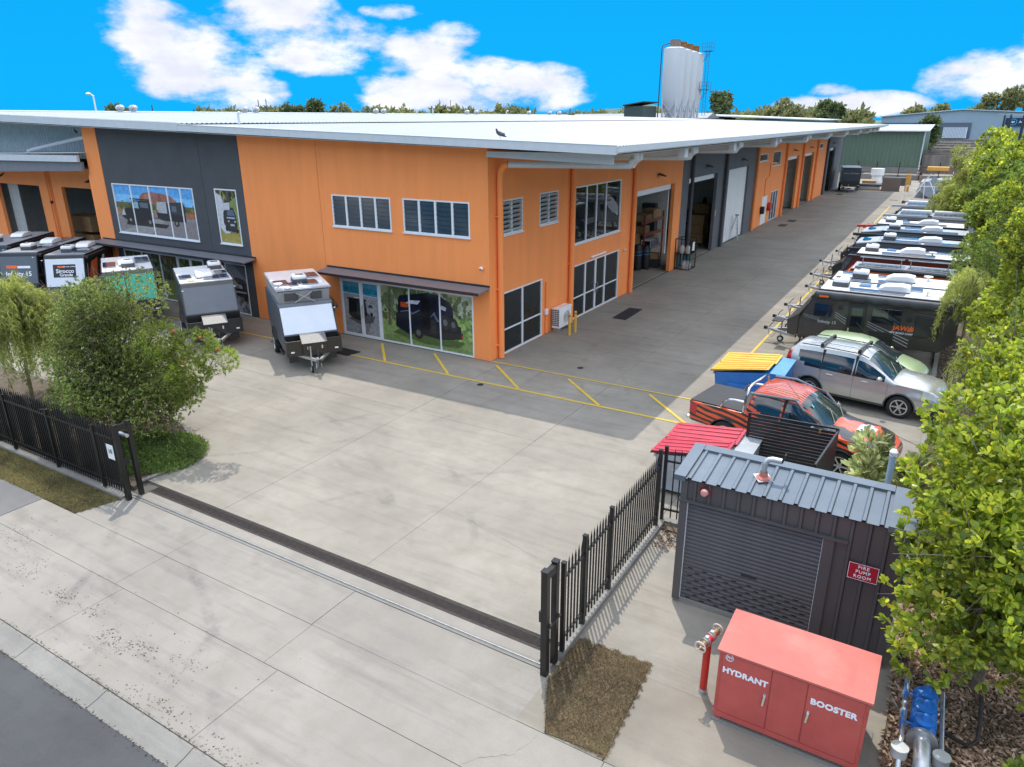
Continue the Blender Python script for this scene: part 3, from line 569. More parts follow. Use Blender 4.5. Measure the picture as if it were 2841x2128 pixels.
bush=[((.16,.23,.075),rect(0,1,0,.42)),((.21,.30,.10),[(0,.1),(.5,.2),(1,.05),(1,.32),(0,.4)]),((.13,.16,.085),rect(0,1,.4,1)),((.40,.43,.34),[(.35,.75),(.5,1),(1,1),(1,.45),(.8,.5)])]+foliage(rp,230,0,1,.38,1.,[G1,G2,G3,(.10,.13,.04),(.30,.36,.14)],.085,2.4)+foliage(rp,60,.8,1,.2,.6,[(.12,.22,.05),(.2,.32,.08),(.28,.4,.12)],.09,2)+[((.13,.10,.07),[(.07,.3),(.085,.85),(.1,.85),(.1,.3)]),
 ((.07,.11,.03),[(.12,.17),(.5,.06),(.86,.10),(.92,.2),(.2,.26)]),
 ((.010,.012,.02),[(.16,.30),(.165,.52),(.19,.56),(.20,.80),(.22,.86),(.52,.97),(.64,.96),(.76,.86),(.80,.76),(.80,.50),(.88,.46),(.885,.25),(.66,.18),(.42,.22),(.30,.18)]),((.010,.012,.026),[(.20,.58),(.21,.82),(.46,.94),(.44,.60)]),((.010,.014,.034),[(.60,.62),(.62,.94),(.76,.84),(.79,.62)]),((.006,.006,.008),rect(.465,.545,.32,.88)),((.45,.07,.015),[(.225,.66),(.225,.745),(.30,.755),(.315,.70),(.30,.66)]),((.5,.52,.56),[(.285,.735),(.33,.80),(.45,.815),(.42,.745)]),((.4,.42,.46),[(.66,.72),(.68,.79),(.73,.76),(.72,.70)]),((.12,.14,.22),[(.22,.58),(.30,.62),(.36,.58),(.44,.66),(.44,.64),(.36,.555),(.30,.6),(.22,.565)]),((.10,.12,.2),[(.55,.54),(.60,.66),(.64,.52),(.68,.6),(.66,.48),(.62,.5),(.59,.6)]),((.02,.02,.022),rect(.55,.62,.26,.52)),((.03,.03,.03),rect(.56,.61,.28,.5)),
 ((.015,.015,.015),oval(.415,.24,.055,.115)),((.10,.10,.105),oval(.415,.24,.026,.055)),((.03,.03,.03),oval(.715,.50,.055,.13)),((.14,.14,.14),oval(.715,.50,.024,.06)),((.025,.025,.025),oval(.80,.48,.05,.12)),((.12,.12,.12),oval(.80,.48,.022,.055)),((.02,.02,.02),[(.66,.2),(.66,.32),(.9,.36),(.9,.26)]),((.45,.05,.03),rect(.885,.9,.27,.33))]
a=win('y',-5.21,-.72,.02,2.38,[('m',-3.72,.06),('m',-2.25,.06)],'print',name='shopfront_window'); printed(a,-5.15,-.78,.08,2.32,bush)
# awnings over the shopfronts
for x0,x1,z in ((-23.8,-12.2,2.66),(-7.9,.03,2.72)):
    aw=part('awning',M().prism([(-.02,z+.06),(-.76,z-.02),(-.76,z-.07),(-.02,z+.0)],'x',x0,x1),m_awn,wh)
    part('flashing',M().box(x0,x1,-.045,-.022,z+.062,z+.13),m_dkal,aw); part('edge_trim',M().box(x0,x1,-.79,-.765,z-.10,z-.005),m_dkal,aw)
# recessed roller doors: boxes at the head, one shut white curtain
for nm,a,b,z0,z1 in doors:
    if nm=='r3':
        c=part('roller_door',M().box(-.19,-.17,a,b,0,z1),m_white,wh); sl=M()
        sl.prism([(-.17,0),(-.135,.015),(-.135,.085),(-.17,.1)],'y',a,b); me=sl.mesh('slat',m_white)
        for k in range(50): link('slat',me,c,(0,0,.02+k*.1))
    else: part('roller_door',M().box(-.42,-.22,a+.02,b-.02,z1-.34,z1-.02),m_white,wh,bevel=.03)
for y in (16.6,25.2,33.85,52.5,61,76):
    f=part('floodlight',M().box(.0,.05,y-.07,y+.07,5.58,5.72).bar((.03,y,5.66),(.2,y,5.62),.04),m_dkal,wh); part('lens',M().bx((.28,y+.05,5.62),(.24,.26,.05),ry=R(25)),m_carg,f); part('lens',M().bx((.22,y-.16,5.66),(.2,.2,.05),ry=R(35)),m_blackp,f)
part('sign_light',M().box(.0,.1,8.4,10.0,2.52,2.6),m_gel,wh,bevel=.02)
for p,d in (((-.3,-.06,3.45),(0,-1)),((.06,.78,3.45),(1,0)),((.06,12.3,2.3),(1,0))):
    c=part('security_camera',M().ell(p,(.075,.075,.065),10,6),m_gel,wh,True); part('lens',M().ell((p[0]+d[0]*.05,p[1]+d[1]*.05,p[2]-.02),.035,8,5),m_blackp,c,True)
# conduit and meter boxes on the side wall
part('conduit',M().tube([(.05,4.2,.05),(.05,4.2,2.2)],.05,8),m_org,wh); part('isolator',M().box(.02,.12,4.08,4.26,.85,1.1),m_gel,wh,bevel=.02)
part('conduit',M().tube([(.04,43.2,5.0),(.04,43.2,3.9),(.04,42,3.7),(.04,42,2.4)],.04,6),m_org,wh)
part('fire_hose_reel',M().cyl((.02,43.9,1.35),(.3,43.9,1.35),.36,16),m_redp,wh); part('extinguisher_cover',M().box(.02,.32,41.1,41.5,1.0,1.6),m_blackp,wh,bevel=.05)
for y,z in ((19.62,2.3),(28.05,2.45)): part('safety_sticker',M().box(.002,.006,y-.07,y+.07,z-.2,z+.2),m_yel,wh)
# turbine vents along the ridge, roof vent pipe
for y in (11.3,12.3,22.2,23.4,38.6,39.8,55,57,76,79,70):
    t=part('turbine_vent',M().lathe([(.16,-.1),(.16,.14)],(-38.5,y,zr(-38.5)+.12),14),m_galv,wh,True)
    b=M(); 
    for k in range(16):
        a=2*PI*k/16; b.tube([(-38.5+.62*r_*math.cos(a+tw),y+.62*r_*math.sin(a+tw),zr(-38.5)+.26+h_*.62) for r_,h_,tw in ((.26,0,0),(.4,.14,.1),(.42,.28,.2),(.3,.42,.3),(.05,.48,.4))],.05,4)
    part('rotor',b,m_galv,t)
part('vent_pipe',M().tube([(-13.96,1.43,zr(-13.9)),(-13.96,1.43,zr(-13.9)+.45),(-13.9,1.43,zr(-13.9)+.56),(-13.78,1.43,zr(-13.9)+.52)],.05,8),m_fas,wh,True)
for k,(y,s) in enumerate(((62,1.),(66,1.3),(88,.9))): part('vent_pipe',M().tube([(-37,y*.7,zr(-37)),(-37,y*.7,zr(-37)+.5*s),(-36.9,y*.7,zr(-37)+.65*s),(-36.7,y*.7,zr(-37)+.6*s)],.07,8),m_fas,wh,True)
DRP=[(-23.95,.3,7.72),(-29.6,.3,6.98),(-29.9,.3,6.92),(-30,.3,6.8),(-30,.3,6.6)]
# set-back left wing under its own canopy
WY=1.8
wallpanel('wall_panel',m_org,'y',-31.5+.05,-23.7,lambda x:5.98,[(-30.3,-25.2,0,4.92)],WY,WY+.2)
wallpanel('wall_panel',m_org,'y',-39.4,-31.5-.05,lambda x:5.98,[(-37.6,-32.7,0,4.88)],WY,WY+.2)
part('door_reveal_panel',M().box(-37.4,-36.2,WY+.5,WY+.55,0,4.9),m_wall_in,wh)
cw=M(); x=-39.4; pf=[]
while x<-23.9: pf+=[(x,WY+.15),(x+.1,WY+.15),(x+.14,WY+.1),(x+.2,WY+.1),(x+.24,WY+.15)]; x+=.28
pf=[p for p in pf if p[0]<-23.8]
cw.add([(a,b,6.5) for a,b in pf]+[(a,b,8.55) for a,b in pf],[(i,i+1,len(pf)+i+1,len(pf)+i) for i in range(len(pf)-1)])
part('upper_cladding',cw,mat('pale blue cladding',(.50,.56,.58),.5,.1),wh)
part('canopy_roof',M().prism([(-39.4,6.62),(-23.9,6.95),(-23.9,6.99),(-39.4,6.66)],'y',-.35,WY+.09),m_fas,wh)
part('canopy_gutter',M().prism([(-39.4,6.36),(-23.9,6.53),(-23.9,6.84),(-39.4,6.68)],'y',-.5,-.36),m_fas,wh)
part('canopy_fascia',M().prism([(-39.4,5.6),(-23.9,6.1),(-23.9,6.52),(-39.4,6.35)],'y',-.33,-.2),m_awn,wh)
part('roof_drain_pipe',M().tube(DRP,.10,8),m_fas,wh,True)
part('downpipe',M().tube([(-24.35,.9,6.0),(-24.05,.2,6.0),(-24.02,.12,5.8),(-24.02,.12,.05)],.12,10),m_org,wh,True)
part('conduit',M().tube([(-31.7,WY-.04,5.9),(-31.7,WY-.04,.5)],.03,6).tube([(-31.3,WY-.04,5.9),(-31.3,WY-.04,.5)],.03,6),m_org,wh); part('alarm_bell',M().cyl((-31.55,WY-.1,4.0),(-31.55,WY,4.0),.08),m_iron,wh)
for x in (-36.4,-27.0): part('floodlight',M().bx((x,WY-.25,5.35),(.3,.25,.05),rx=R(25)).bar((x,WY,5.5),(x,WY-.2,5.4),.05),m_dkal,wh)
# insides: floor, back wall, partitions, ceiling
part('interior_floor',M().box(-23.5,-.21,.19,83.8,-.2,-.002),m_path,wh)
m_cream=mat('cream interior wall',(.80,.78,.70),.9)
part('back_wall',M().box(-10.2,-10.0,.3,83.6,0,7.2),m_wall_in,wh)
for y in (6.1,12.9,38.2,49,57,65,71.6,83.7): part('partition',M().box(-9.98,-.22,y-.08,y+.08,0,7.2),m_cream,wh)
part('partition',M().box(-9.98,-2.3,25,25.15,0,7.2),m_cream,wh); part('partition',M().box(-9.98,-2.0,35.6,35.75,0,7.2),m_cream,wh)
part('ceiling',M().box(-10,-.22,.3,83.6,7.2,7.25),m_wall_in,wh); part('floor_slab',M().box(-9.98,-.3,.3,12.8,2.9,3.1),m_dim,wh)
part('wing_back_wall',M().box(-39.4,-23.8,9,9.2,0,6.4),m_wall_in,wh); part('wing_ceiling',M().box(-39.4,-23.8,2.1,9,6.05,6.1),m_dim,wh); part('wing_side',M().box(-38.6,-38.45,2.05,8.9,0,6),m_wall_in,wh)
part('end_wall',M().box(-60,.0,83.85,84.05,0,7.4),m_gry,wh)
part('side_wall',M().box(-60.2,-60,-.5,84,0,8),m_fas,wh)
# ------------------------------------------------------------ fences and gates
pk=M().box(-.0125,.0125,-.0125,.0125,.12,1.66); pk.add([(-.0125,-.0125,1.66),(.0125,-.0125,1.66),(.0125,.0125,1.66),(-.0125,.0125,1.66),(0,0,1.8),(-.018,0,1.69),(.018,0,1.69)],[(0,1,4),(1,2,4),(2,3,4),(3,0,4),(0,5,4),(1,6,4)])
PICK=pk.mesh('picket',m_fence)
def fence(name,label,p,q,posts,n,h=1.83,zb=.12,pw=.07,base=.1):
    t=thing(name,label,'fence'); p=Vector(p);q=Vector(q); d=(q-p).normalized(); a=math.atan2(d.y,d.x); l=(q-p).length
    for s,hh in posts:
        c=p+d*s; part('post',M().bx((c.x,c.y,hh/2+base/2),(pw,pw,hh-base),rz=a).bx((c.x,c.y,hh+.006),(pw+.012,pw+.012,.014),rz=a),m_fencer,t)
    for z in (.26+base,1.53): 
        part('rail',M().bar((p.x,p.y,z),(q.x,q.y,z),.04),m_fence,t)
    for i in range(n):
        s=(i+.5)*l/n
        if any(abs(s-ps)<.05 for ps,_ in posts): continue
        c=p+d*s; link('picket',PICK,t,(c.x,c.y,base*.5),(0,0,a))
    return t
fence('spear_fence','black spear topped fence along the paving beside the pump shed',(9.42,-12.48,0),(9.36,-7.9,0),[(0,1.82),(.8,1.88),(1.95,1.84),(4.56,1.9)],37)
fence('spear_fence','short black spear fence return behind the pump shed corner',(9.36,-7.62,0),(10.6,-7.5,0),[(0.02,1.86),(1.2,1.8)],9)
struct('fence_plinth',M().box(9.33,9.47,-12.5,-7.55,-.1,.1).box(9.47,10.6,-7.66,-7.5,-.1,.1),m_kerb)
struct('gravel_bed',M().box(9.48,10.5,-7.9,-7.66,-.1,.05),m_soil)
fence('spear_fence','long black spear topped fence along the dry verge on the left',(-22,-13.06,0),(-1.98,-13.04,0),[(20.02-.75,1.72),(20.02-2.8,1.67),(20.02-4.9,1.67),(12.6,1.67),(9.8,1.67),(6,1.67)],200)
struct('fence_plinth',M().box(-22,-1.95,-13.14,-12.98,-.1,.07),m_kerb)
gt=thing('sliding_gate','black sliding gate parked open behind the left fence','gate')
for z in (.2,1.5): part('rail',M().bar((-13.2,-12.86,z),(-2.0,-12.86,z),.05),m_fence,gt)
for x in (-13.2,-9.5,-5.8,-2.02): part('stile',M().bx((x,-12.86,.85),(.06,.05,1.5)),m_fence,gt)
for i in range(96): link('picket',PICK,gt,(-13.1+i*.115,-12.86,.0))
def gatepost(name,label,x,y0,y1,h,sg):
    t=thing(name,label,'gate post')
    part('post',M().bx((x,y0,h/2),(.11,.11,h)).bx((x,y0,h+.008),(.125,.125,.018)),m_fencer,t,bevel=.004); part('post',M().bx((x,y1,h/2),(.10,.10,h)).bx((x,y1,h+.008),(.115,.115,.018)),m_fencer,t,bevel=.004)
    part('head_plate',M().bx((x,(y0+y1)/2,h-.09),(.09,abs(y1-y0)-.115,.13)),m_fencer,t); return t
t=gatepost('gate_post','black twin gate post with a white number plate, left of the driveway',-1.8,-13.04,-12.72,1.92,1)
part('guide_roller',M().cyl((-1.95,-12.86,1.62),(-1.65,-12.86,1.62),.045,10),m_galv,t); part('lock_plate',M().box(-1.86,-1.855,-12.96,-12.82,.85,1.0),m_blackp,t)
sg=thing('number_plate','white plate reading 10 in a ring on the left gate post','sign')
part('plate',M().box(-2.12,-1.86,-13.135,-13.128,1.05,1.42),m_gel,sg,bevel=.004); part('ring',M().lathe([(.098,0),(.098,.004),(.112,.004),(.112,0)],(-1.99,-13.136,1.25),28,'y'),m_blackp,sg)
text('10',.15,(-1.99,-13.138,1.25),(1,0,0),(0,0,1),m_blackp,sg,bold=.02)
t=gatepost('gate_post','black twin gate post at the end of the right hand fence',9.38,-13.01,-12.69,1.96,-1)
part('catch_bracket',M().bx((9.45,-12.85,.95),(.04,.42,.03)),m_fencer,t); part('lock_box',M().bx((9.30,-13.0,1.1),(.05,.06,.2)),m_blackp,t)
# black slatted screen gate behind the bins
sl=thing('slat_gate','black horizontal slat gate half hiding the orange pickup','gate')
A=Vector((10.42,-4.78,0)); B=Vector((12.35,-4.72,0))
for p in (A,B): part('post',M().bx((p.x,p.y,.95),(.06,.06,1.8)),m_fence,sl)
part('top_rail',M().bar((A.x,A.y,1.83),(B.x,B.y,1.83),.045,.04),m_fence,sl)
me=M().box(.03,1.9,-.012,.012,-.034,.034).mesh('slat',m_fence)
for i in range(20): link('slat',me,sl,(A.x,A.y,.16+i*.082),(0,0,math.atan2(.06,1.93)))
part('side_rail',M().bar((B.x+.03,B.y+.05,1.8),(12.2,-6.6,1.7),.04),m_fence,sl); 
part('latch',M().bx((12.0,-4.79,1.72),(.05,.03,.1)),mat('brass',(.45,.30,.08),.35,.9),sl)
me2=M().box(0,1.85,-.012,.012,-.034,.034).mesh('slat',m_fence)
for i in range(20): link('slat',me2,sl,(12.38,-4.76,.16+i*.079),(0,0,R(-95)))

# ------------------------------------------------------------ pump shed
m_shed=mat('charcoal steel sheet',(.095,.088,.090),.42,.25,var=.12,scale=2,stretch=(1,1,.15))
m_shroof=mat('grey steel roof sheet',(.115,.14,.17),.38,.3,var=.08,scale=1.5,dirt=(.16,.185,.215),dscale=.9,damt=.6)
ps=thing('pump_shed','charcoal ribbed steel pump shed with a roller door','shed')
X0,X1,Y0,Y1,ZF,ZB=10.52,14.0,-10.08,-9.1,2.55,2.66
def rib(u0,u1,pitch,h,w):
    pf=[]; u=u0
    while u<u1-.02:
        pf+=[(u,0),(min(u1,u+pitch-w),0)]
        if u+pitch<u1: pf+=[(u+pitch-w+.018,h),(u+pitch-.018,h)]
        u+=pitch
    if pf[-1][0]<u1-1e-6: pf.append((u1,0))
    return pf
def ribwall(u0,u1,za,zb,pl,axis,sg,pitch=.25,h=.035,w=.075):
    pf=rib(u0,u1,pitch,h,w); m=M(); k=len(pf)
    def P(u,d,z): return (u,pl-sg*d,z) if axis=='y' else (pl-sg*d,u,z)
    m.add([P(u,d,za) for u,d in pf]+[P(u,d,zb) for u,d in pf],[(i,i+1,k+i+1,k+i) for i in range(k-1)]); return m
part('wall_sheet',ribwall(X0,13.03,2.13,ZF-.02,Y0,'y',1),m_shed,ps); part('wall_sheet',ribwall(13.03,X1,.1,ZF-.02,Y0,'y',1),m_shed,ps)
part('wall_sheet',ribwall(Y0,Y1,.1,ZF,X0,'x',1),m_shed,ps); part('wall_sheet',ribwall(Y0,Y1,.1,ZF,X1,'x',-1),m_shed,ps); part('wall_sheet',ribwall(X0,X1,.1,ZB-.05,Y1,'y',-1),m_shed,ps)
part('base_plinth',M().box(X0-.02,X1+.02,Y0-.02,Y1+.02,0,.1),m_kerb,ps)
part('jamb',M().box(X0-.03,X0+.10,Y0-.05,Y0+.05,.06,2.14),m_shed,ps); part('jamb',M().box(12.86,13.03,Y0-.05,Y0+.05,.06,2.12),m_shed,ps); part('corner_trim',M().box(X0-.03,X0+.08,Y0-.04,Y0+.04,2.14,ZF-.04),m_shed,ps); part('corner_trim',M().box(X1-.1,X1+.03,Y0-.045,Y0+.04,.1,ZF-.04),m_shed,ps)
part('head_flashing',M().box(X0-.04,13.22,Y0-.075,Y0-.03,2.11,2.15),m_shed,ps)
rd=part('roller_door',M().box(X0+.1,12.86,Y0+.03,Y0+.05,.08,2.12),m_shed,ps); sm=M(); a,b=X0+.11,12.85
sm.add([(a,0,0),(a,-.018,.015),(a,-.022,.04),(a,-.014,.066),(a,0,.078),(b,0,0),(b,-.018,.015),(b,-.022,.04),(b,-.014,.066),(b,0,.078)],[(i,i+1,6+i,5+i)[::-1] for i in range(4)])
me=sm.mesh('slat',m_shed)
for k in range(26): link('slat',me,rd,(0,Y0+.03,.09+k*.078))
sm=M(); 
for k in range(9):
    n=8
    for i in range(n):
        x=a+.10+(i+(.5 if k%2 else 0))*(b-a-.14)/n
        if x+.1<b: sm.box(x,x+.085,Y0+.0035,Y0+.012,.145+k*.078-.009,.145+k*.078+.009)
part('vent_slots',sm,mat('black void',(.003,.003,.003),.9),rd)['kind']='stuff'
part('bottom_rail',M().box(a,b,Y0-.01,Y0+.02,.05,.085),m_alu,rd); part('lock_plate',M().box(11.66,11.92,Y0-.004,Y0+.003,.93,.97),m_blackp,rd); part('guide',M().box(a-.02,a,Y0-.015,Y0+.02,.09,2.1).box(b,b+.02,Y0-.015,Y0+.02,.09,2.1),m_alu,rd)
rs=M(); pf=rib(X0-.1,X1+.1,.25,.034,.08); k=len(pf); za=lambda y:ZF+(ZB-ZF)*(y-Y0)/(Y1-Y0)
ya,yb=Y0-.07,Y1+.1
rs.add([(u,ya,za(ya)+d+.02) for u,d in pf]+[(u,yb,za(yb)+d+.02) for u,d in pf],[(i,i+1,k+i+1,k+i) for i in range(k-1)])
rs.add([(u,ya,za(ya)+d+.012) for u,d in pf]+[(u,yb,za(yb)+d+.012) for u,d in pf],[(i,k+i,k+i+1,i+1) for i in range(k-1)])
rr_=part('roof',rs,m_shroof,ps)
def sl_strip(x0,x1,y0,y1,dz,mt,nm): part(nm,M().add([(x0,y0,za(y0)+dz),(x1,y0,za(y0)+dz),(x1,y1,za(y1)+dz),(x0,y1,za(y1)+dz),(x0,y0,za(y0)+dz-.1),(x1,y0,za(y0)+dz-.1),(x1,y1,za(y1)+dz-.1),(x0,y1,za(y1)+dz-.1)],[(0,1,2,3),(7,6,5,4),(0,4,5,1),(1,5,6,2),(2,6,7,3),(3,7,4,0)]),mt,rr_)
sl_strip(X0-.16,X0+.04,ya-.01,yb+.02,.062,m_shroof,'barge_flashing'); sl_strip(X1-.28,X1+.16,ya-.01,yb+.02,.062,m_shroof,'barge_flashing'); sl_strip(X0+.05,X1-.29,yb-.16,yb+.03,.066,m_shroof,'apron_flashing')
vp=(11.74,-9.62,za(-9.62))
ex=part('exhaust_pipe',M().tube([(vp[0],vp[1],vp[2]),(vp[0],vp[1],vp[2]+.3)]+[(vp[0]+.11*(1-math.cos(t)),vp[1]+.03*math.sin(t),vp[2]+.3+.11*math.sin(t)) for t in (R(30),R(60),R(90))]+[(vp[0]+.26,vp[1]+.03,vp[2]+.41)],.05,12),m_galv,ps,True)
part('boot',M().lathe([(.13,.03),(.12,.06),(.075,.09),(.06,.17)],(vp[0],vp[1],vp[2]),16),mat('red silicone',(.42,.13,.10),.6),ex,True); part('boot_plate',M().bx((vp[0],vp[1],vp[2]+.05),(.26,.26,.008),rx=math.atan2(ZB-ZF,Y1-Y0),rz=R(35)),m_galv,ex)
part('flap_cap',M().bx((vp[0]+.29,vp[1]+.03,vp[2]+.47),(.02,.10,.16),ry=R(12)),m_iron,ex)
si=part('strobe_siren',M().lathe([(.10,0),(.11,.03),(.095,.1),(.07,.12)],(10.92,Y0-.04,2.4),14,'y'),m_redp,ps) ; si.data.transform(Matrix.Translation((0,0,0)))
part('lens',M().lathe([(.07,0),(.055,-.05),(.001,-.06)],(10.92,Y0-.10,2.4),12,'y'),mat('pink lens',(.6,.25,.22),.4),si,True)
sn=thing('pump_room_sign','red sign with white words screwed to the pump shed wall','sign')
part('plate',M().box(13.28,13.72,Y0-.052,Y0-.046,1.52,1.82),mat('sign red',(.40,.012,.03),.35),sn,bevel=.003); part('border',M().box(13.285,13.715,Y0-.0535,Y0-.0525,1.525,1.532).box(13.285,13.715,Y0-.0535,Y0-.0525,1.808,1.815).box(13.285,13.292,Y0-.0535,Y0-.0525,1.532,1.808).box(13.708,13.715,Y0-.0535,Y0-.0525,1.532,1.808),m_letw,sn)
for i,s in enumerate(('FIRE','PUMP','ROOM')): text(s,.078,(13.5,Y0-.055,1.757-i*.085),(1,0,0),(0,0,1),m_letw,sn,bold=.02,sp=1.18)
vt=thing('vent_stack','pale blue capped vent pipe rising behind the pump shed','pipe')
pipe_b=mat('pale blue pipe',(.36,.46,.60),.4); part('pipe',M().cyl((13.57,-8.0,0),(13.57,-8.0,2.85),.055,14),pipe_b,vt,True); part('cap',M().lathe([(.065,0),(.07,.08),(.04,.12),(.001,.13)],(13.57,-8.0,2.84),14),m_gel,vt,True)

# ------------------------------------------------------------ hydrant booster cabinet
bc=thing('hydrant_booster_cabinet','red steel cabinet lettered HYDRANT BOOSTER in front of the shed','cabinet')
bx0,bx1,by0,by1,bz=11.96,13.93,-12.52,-11.58,1.30
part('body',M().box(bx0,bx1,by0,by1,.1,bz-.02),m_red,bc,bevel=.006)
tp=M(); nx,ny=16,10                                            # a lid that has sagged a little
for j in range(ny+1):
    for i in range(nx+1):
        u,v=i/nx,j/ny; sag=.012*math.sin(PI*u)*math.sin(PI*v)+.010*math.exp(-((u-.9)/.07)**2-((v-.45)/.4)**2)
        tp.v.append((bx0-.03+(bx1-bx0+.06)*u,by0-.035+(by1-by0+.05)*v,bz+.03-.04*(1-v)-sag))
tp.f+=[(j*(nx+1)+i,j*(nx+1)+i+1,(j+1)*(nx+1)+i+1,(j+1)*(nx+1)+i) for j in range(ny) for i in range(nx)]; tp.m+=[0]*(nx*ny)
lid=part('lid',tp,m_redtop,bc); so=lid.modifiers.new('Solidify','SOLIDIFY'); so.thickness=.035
for a,b,nm in ((bx0+.05,12.69,'door'),(12.705,13.16,'panel'),(13.175,bx1-.05,'door')):
    d=part(nm,M().box(a,b,by0-.014,by0-.001,.2,bz-.07),m_red,bc,bevel=.004)
    if nm=='door':
        hx=b-.05 if a<12.3 else a+.045
        part('handle',M().box(hx-.018,hx+.018,by0-.03,by0-.015,.72,.80).bx((hx-.005,by0-.04,.68),(.03,.02,.16),ry=R(5)),m_chrome,d,bevel=.005)
        part('hinge',M().box((a-.02 if a<12.3 else b-.0),(a-.0 if a<12.3 else b+.02),by0-.02,by0-.005,.35,.45).box((a-.02 if a<12.3 else b),(a if a<12.3 else b+.02),by0-.02,by0-.005,1.0,1.1),m_red,d)
part('frame_strip',M().box(bx0,bx1,by0-.012,by0,.1,.19),m_red,bc)
for x in (bx0+.05,bx1-.08): part('foot',M().box(x,x+.06,by0+.02,by0+.08,0,.1).box(x,x+.06,by1-.08,by1-.02,0,.1),m_red,bc)
text('HYDRANT',.128,(12.345,by0-.0155,.96),(1,0,0),(0,0,1),m_letw,bc,bold=.045,sp=1.06); text('BOOSTER',.128,(13.515,by0-.0155,.965),(1,0,0),(0,0,1),m_letw,bc,bold=.045,sp=1.06)
part('fh_ring',M().lathe([(.048,-.004),(.048,0),(.057,0),(.057,-.004)],(12.11,by0-.016,1.195),24,'y'),m_letw,bc); text('FH',.06,(12.11,by0-.0155,1.195),(1,0,0),(0,0,1),m_letw,bc,bold=.02)
struct('cabinet_plinth',M().box(bx0-.02,bx1+.12,by0-.02,by1,-.05,.03),m_kerb)
# test drain riser with two hand wheels
rz_=thing('hydrant_riser','red hydrant standpipe with twin valves and hand wheels','hydrant',(-.09,.03,0))
part('pipe',M().cyl((11.77,-12.1,.06),(11.77,-12.1,.95),.058,16),m_redp,rz_,True); part('base_flange',M().lathe([(.07,0),(.07,.05),(.05,.09)],(11.77,-12.1,0),16),m_galv,rz_,True)
part('cross_pipe',M().cyl((11.745,-12.17,.97),(11.795,-11.93,.97),.062,14),m_redp,rz_,True)
for s,(cx,cy) in ((-1,(11.74,-12.20)),(1,(11.80,-11.90))):
    dx,dy=.22*s,.97*s
    v=part('valve',M().cyl((cx-dx*.06,cy-dy*.06,.97),(cx+dx*.1,cy+dy*.1,.97),.055,12).cyl((cx,cy,.86),(cx,cy,.97),.03,10),mat('valve bronze',(.33,.22,.12),.45,.6),rz_,True)
    c=Vector((cx+dx*.12,cy+dy*.12,.99)); wv=M(); n=20; ax=Vector((dx,dy,0)).normalized(); s1=Vector((0,0,1)); s2=ax.cross(s1)
    wv.tube([c+(s1*math.cos(2*PI*i/n)+s2*math.sin(2*PI*i/n))*.085 for i in range(n+1)],.012,6,cap=False)
    for i in range(3): wv.tube([c-ax*.03,c+(s1*math.cos(2*PI*i/3+.5)+s2*math.sin(2*PI*i/3+.5))*.085],.010,5)
    wv.cyl(c-ax*.12,c+ax*.02,.016,8); part('hand_wheel',wv,mat('cream hand wheel',(.62,.50,.40),.5),v,True)
for q in ((11.755,-12.13),(11.787,-11.97)): part('clamp',M().tube([(q[0]-.02,q[1]-.05,.97),(q[0]+.005,q[1]+.02,.97)],.075,14).bx((q[0],q[1],1.05),(.05,.06,.04)),m_galv,rz_,True)
# backflow valve set by the mulch
bf=thing('backflow_valve_set','blue backflow valves with galvanised bypass pipes on the mulch bed','valve',(0,.60,0))
m_blue=mat('blue valve enamel',(.02,.15,.48),.35,var=.15); cx=14.61
part('main_pipe',M().tube([(cx+.06,-13.4,.06),(cx+.05,-13.2,.20),(cx+.03,-12.95,.42),(cx+.01,-12.72,.50),(cx,-12.55,.50)],.105,14),m_galv,bf,True); part('flange',M().cyl((cx,-12.60,.50),(cx,-12.55,.50),.19,20),m_galv,bf,True)
for y,r_,rt_ in ((-12.38,.11,.09),(-12.08,.12,.11),(-11.78,.11,.09)):
    v=part('valve_body',M().lathe([(.10,-.18),(.16,-.15),(.17,-.13),(r_,-.08),(r_+.05,0),(r_,.08),(.17,.13),(.16,.15),(.10,.18)],(cx,y,.5),16,'y').cyl((cx,y,.5),(cx,y,.66),rt_,14),m_blue,bf,True)
    part('bonnet',M().lathe([(rt_+.03,0),(rt_+.03,.03),(.06,.05),(.04,.12),(.001,.13)],(cx,y,.66),14),m_blue,v,True)
    if y!=-12.08:
        hw=M(); n=16; hw.tube([(cx-.27,y+.13*math.cos(2*PI*i/n),.56+.13*math.sin(2*PI*i/n)) for i in range(n+1)],.012,5,cap=False).cyl((cx-.28,y,.56),(cx-.08,y,.56),.014,6)
        for i in range(3): hw.tube([(cx-.27,y,.56),(cx-.27,y+.13*math.cos(2*PI*i/3),.56+.13*math.sin(2*PI*i/3))],.01,5)
        part('hand_wheel',hw,m_blue,v,True)
part('bypass_pipe',M().tube([(cx-.08,-13.25,.05),(cx-.2,-13.2,.12),(cx-.235,-13.05,.4),(cx-.245,-12.9,.5),(cx-.25,-11.3,.52)],.035,10).cyl((cx-.25,-12.3,.5),(cx-.25,-12.1,.5),.05,10).cyl((cx-.25,-11.8,.5),(cx-.25,-11.7,.5),.05,10),m_galv,bf,True)
part('bypass_pipe',M().tube([(cx+.25,-12.9,.3),(cx+.24,-12.6,.45),(cx+.22,-11.4,.47)],.03,10),m_galv,bf,True)
for px,py,pz in ((cx-.25,-12.92,.5),(cx+.24,-12.75,.45)): part('water_meter',M().lathe([(.06,-.1),(.10,-.06),(.10,.06),(.11,.06),(.11,.085),(.001,.09)],(px,py,pz),18),mat('meter grey',(.45,.46,.45),.5,.3),bf,True)
for y in (-12.15,-11.75): part('lever',M().bar((cx-.33,y,.55),(cx-.42,y+.06,.62),.014),m_galv,bf)
part('support_post',M().cyl((cx+.30,-12.7,0),(cx+.30,-12.62,.55),.04,10),m_blackp,bf)
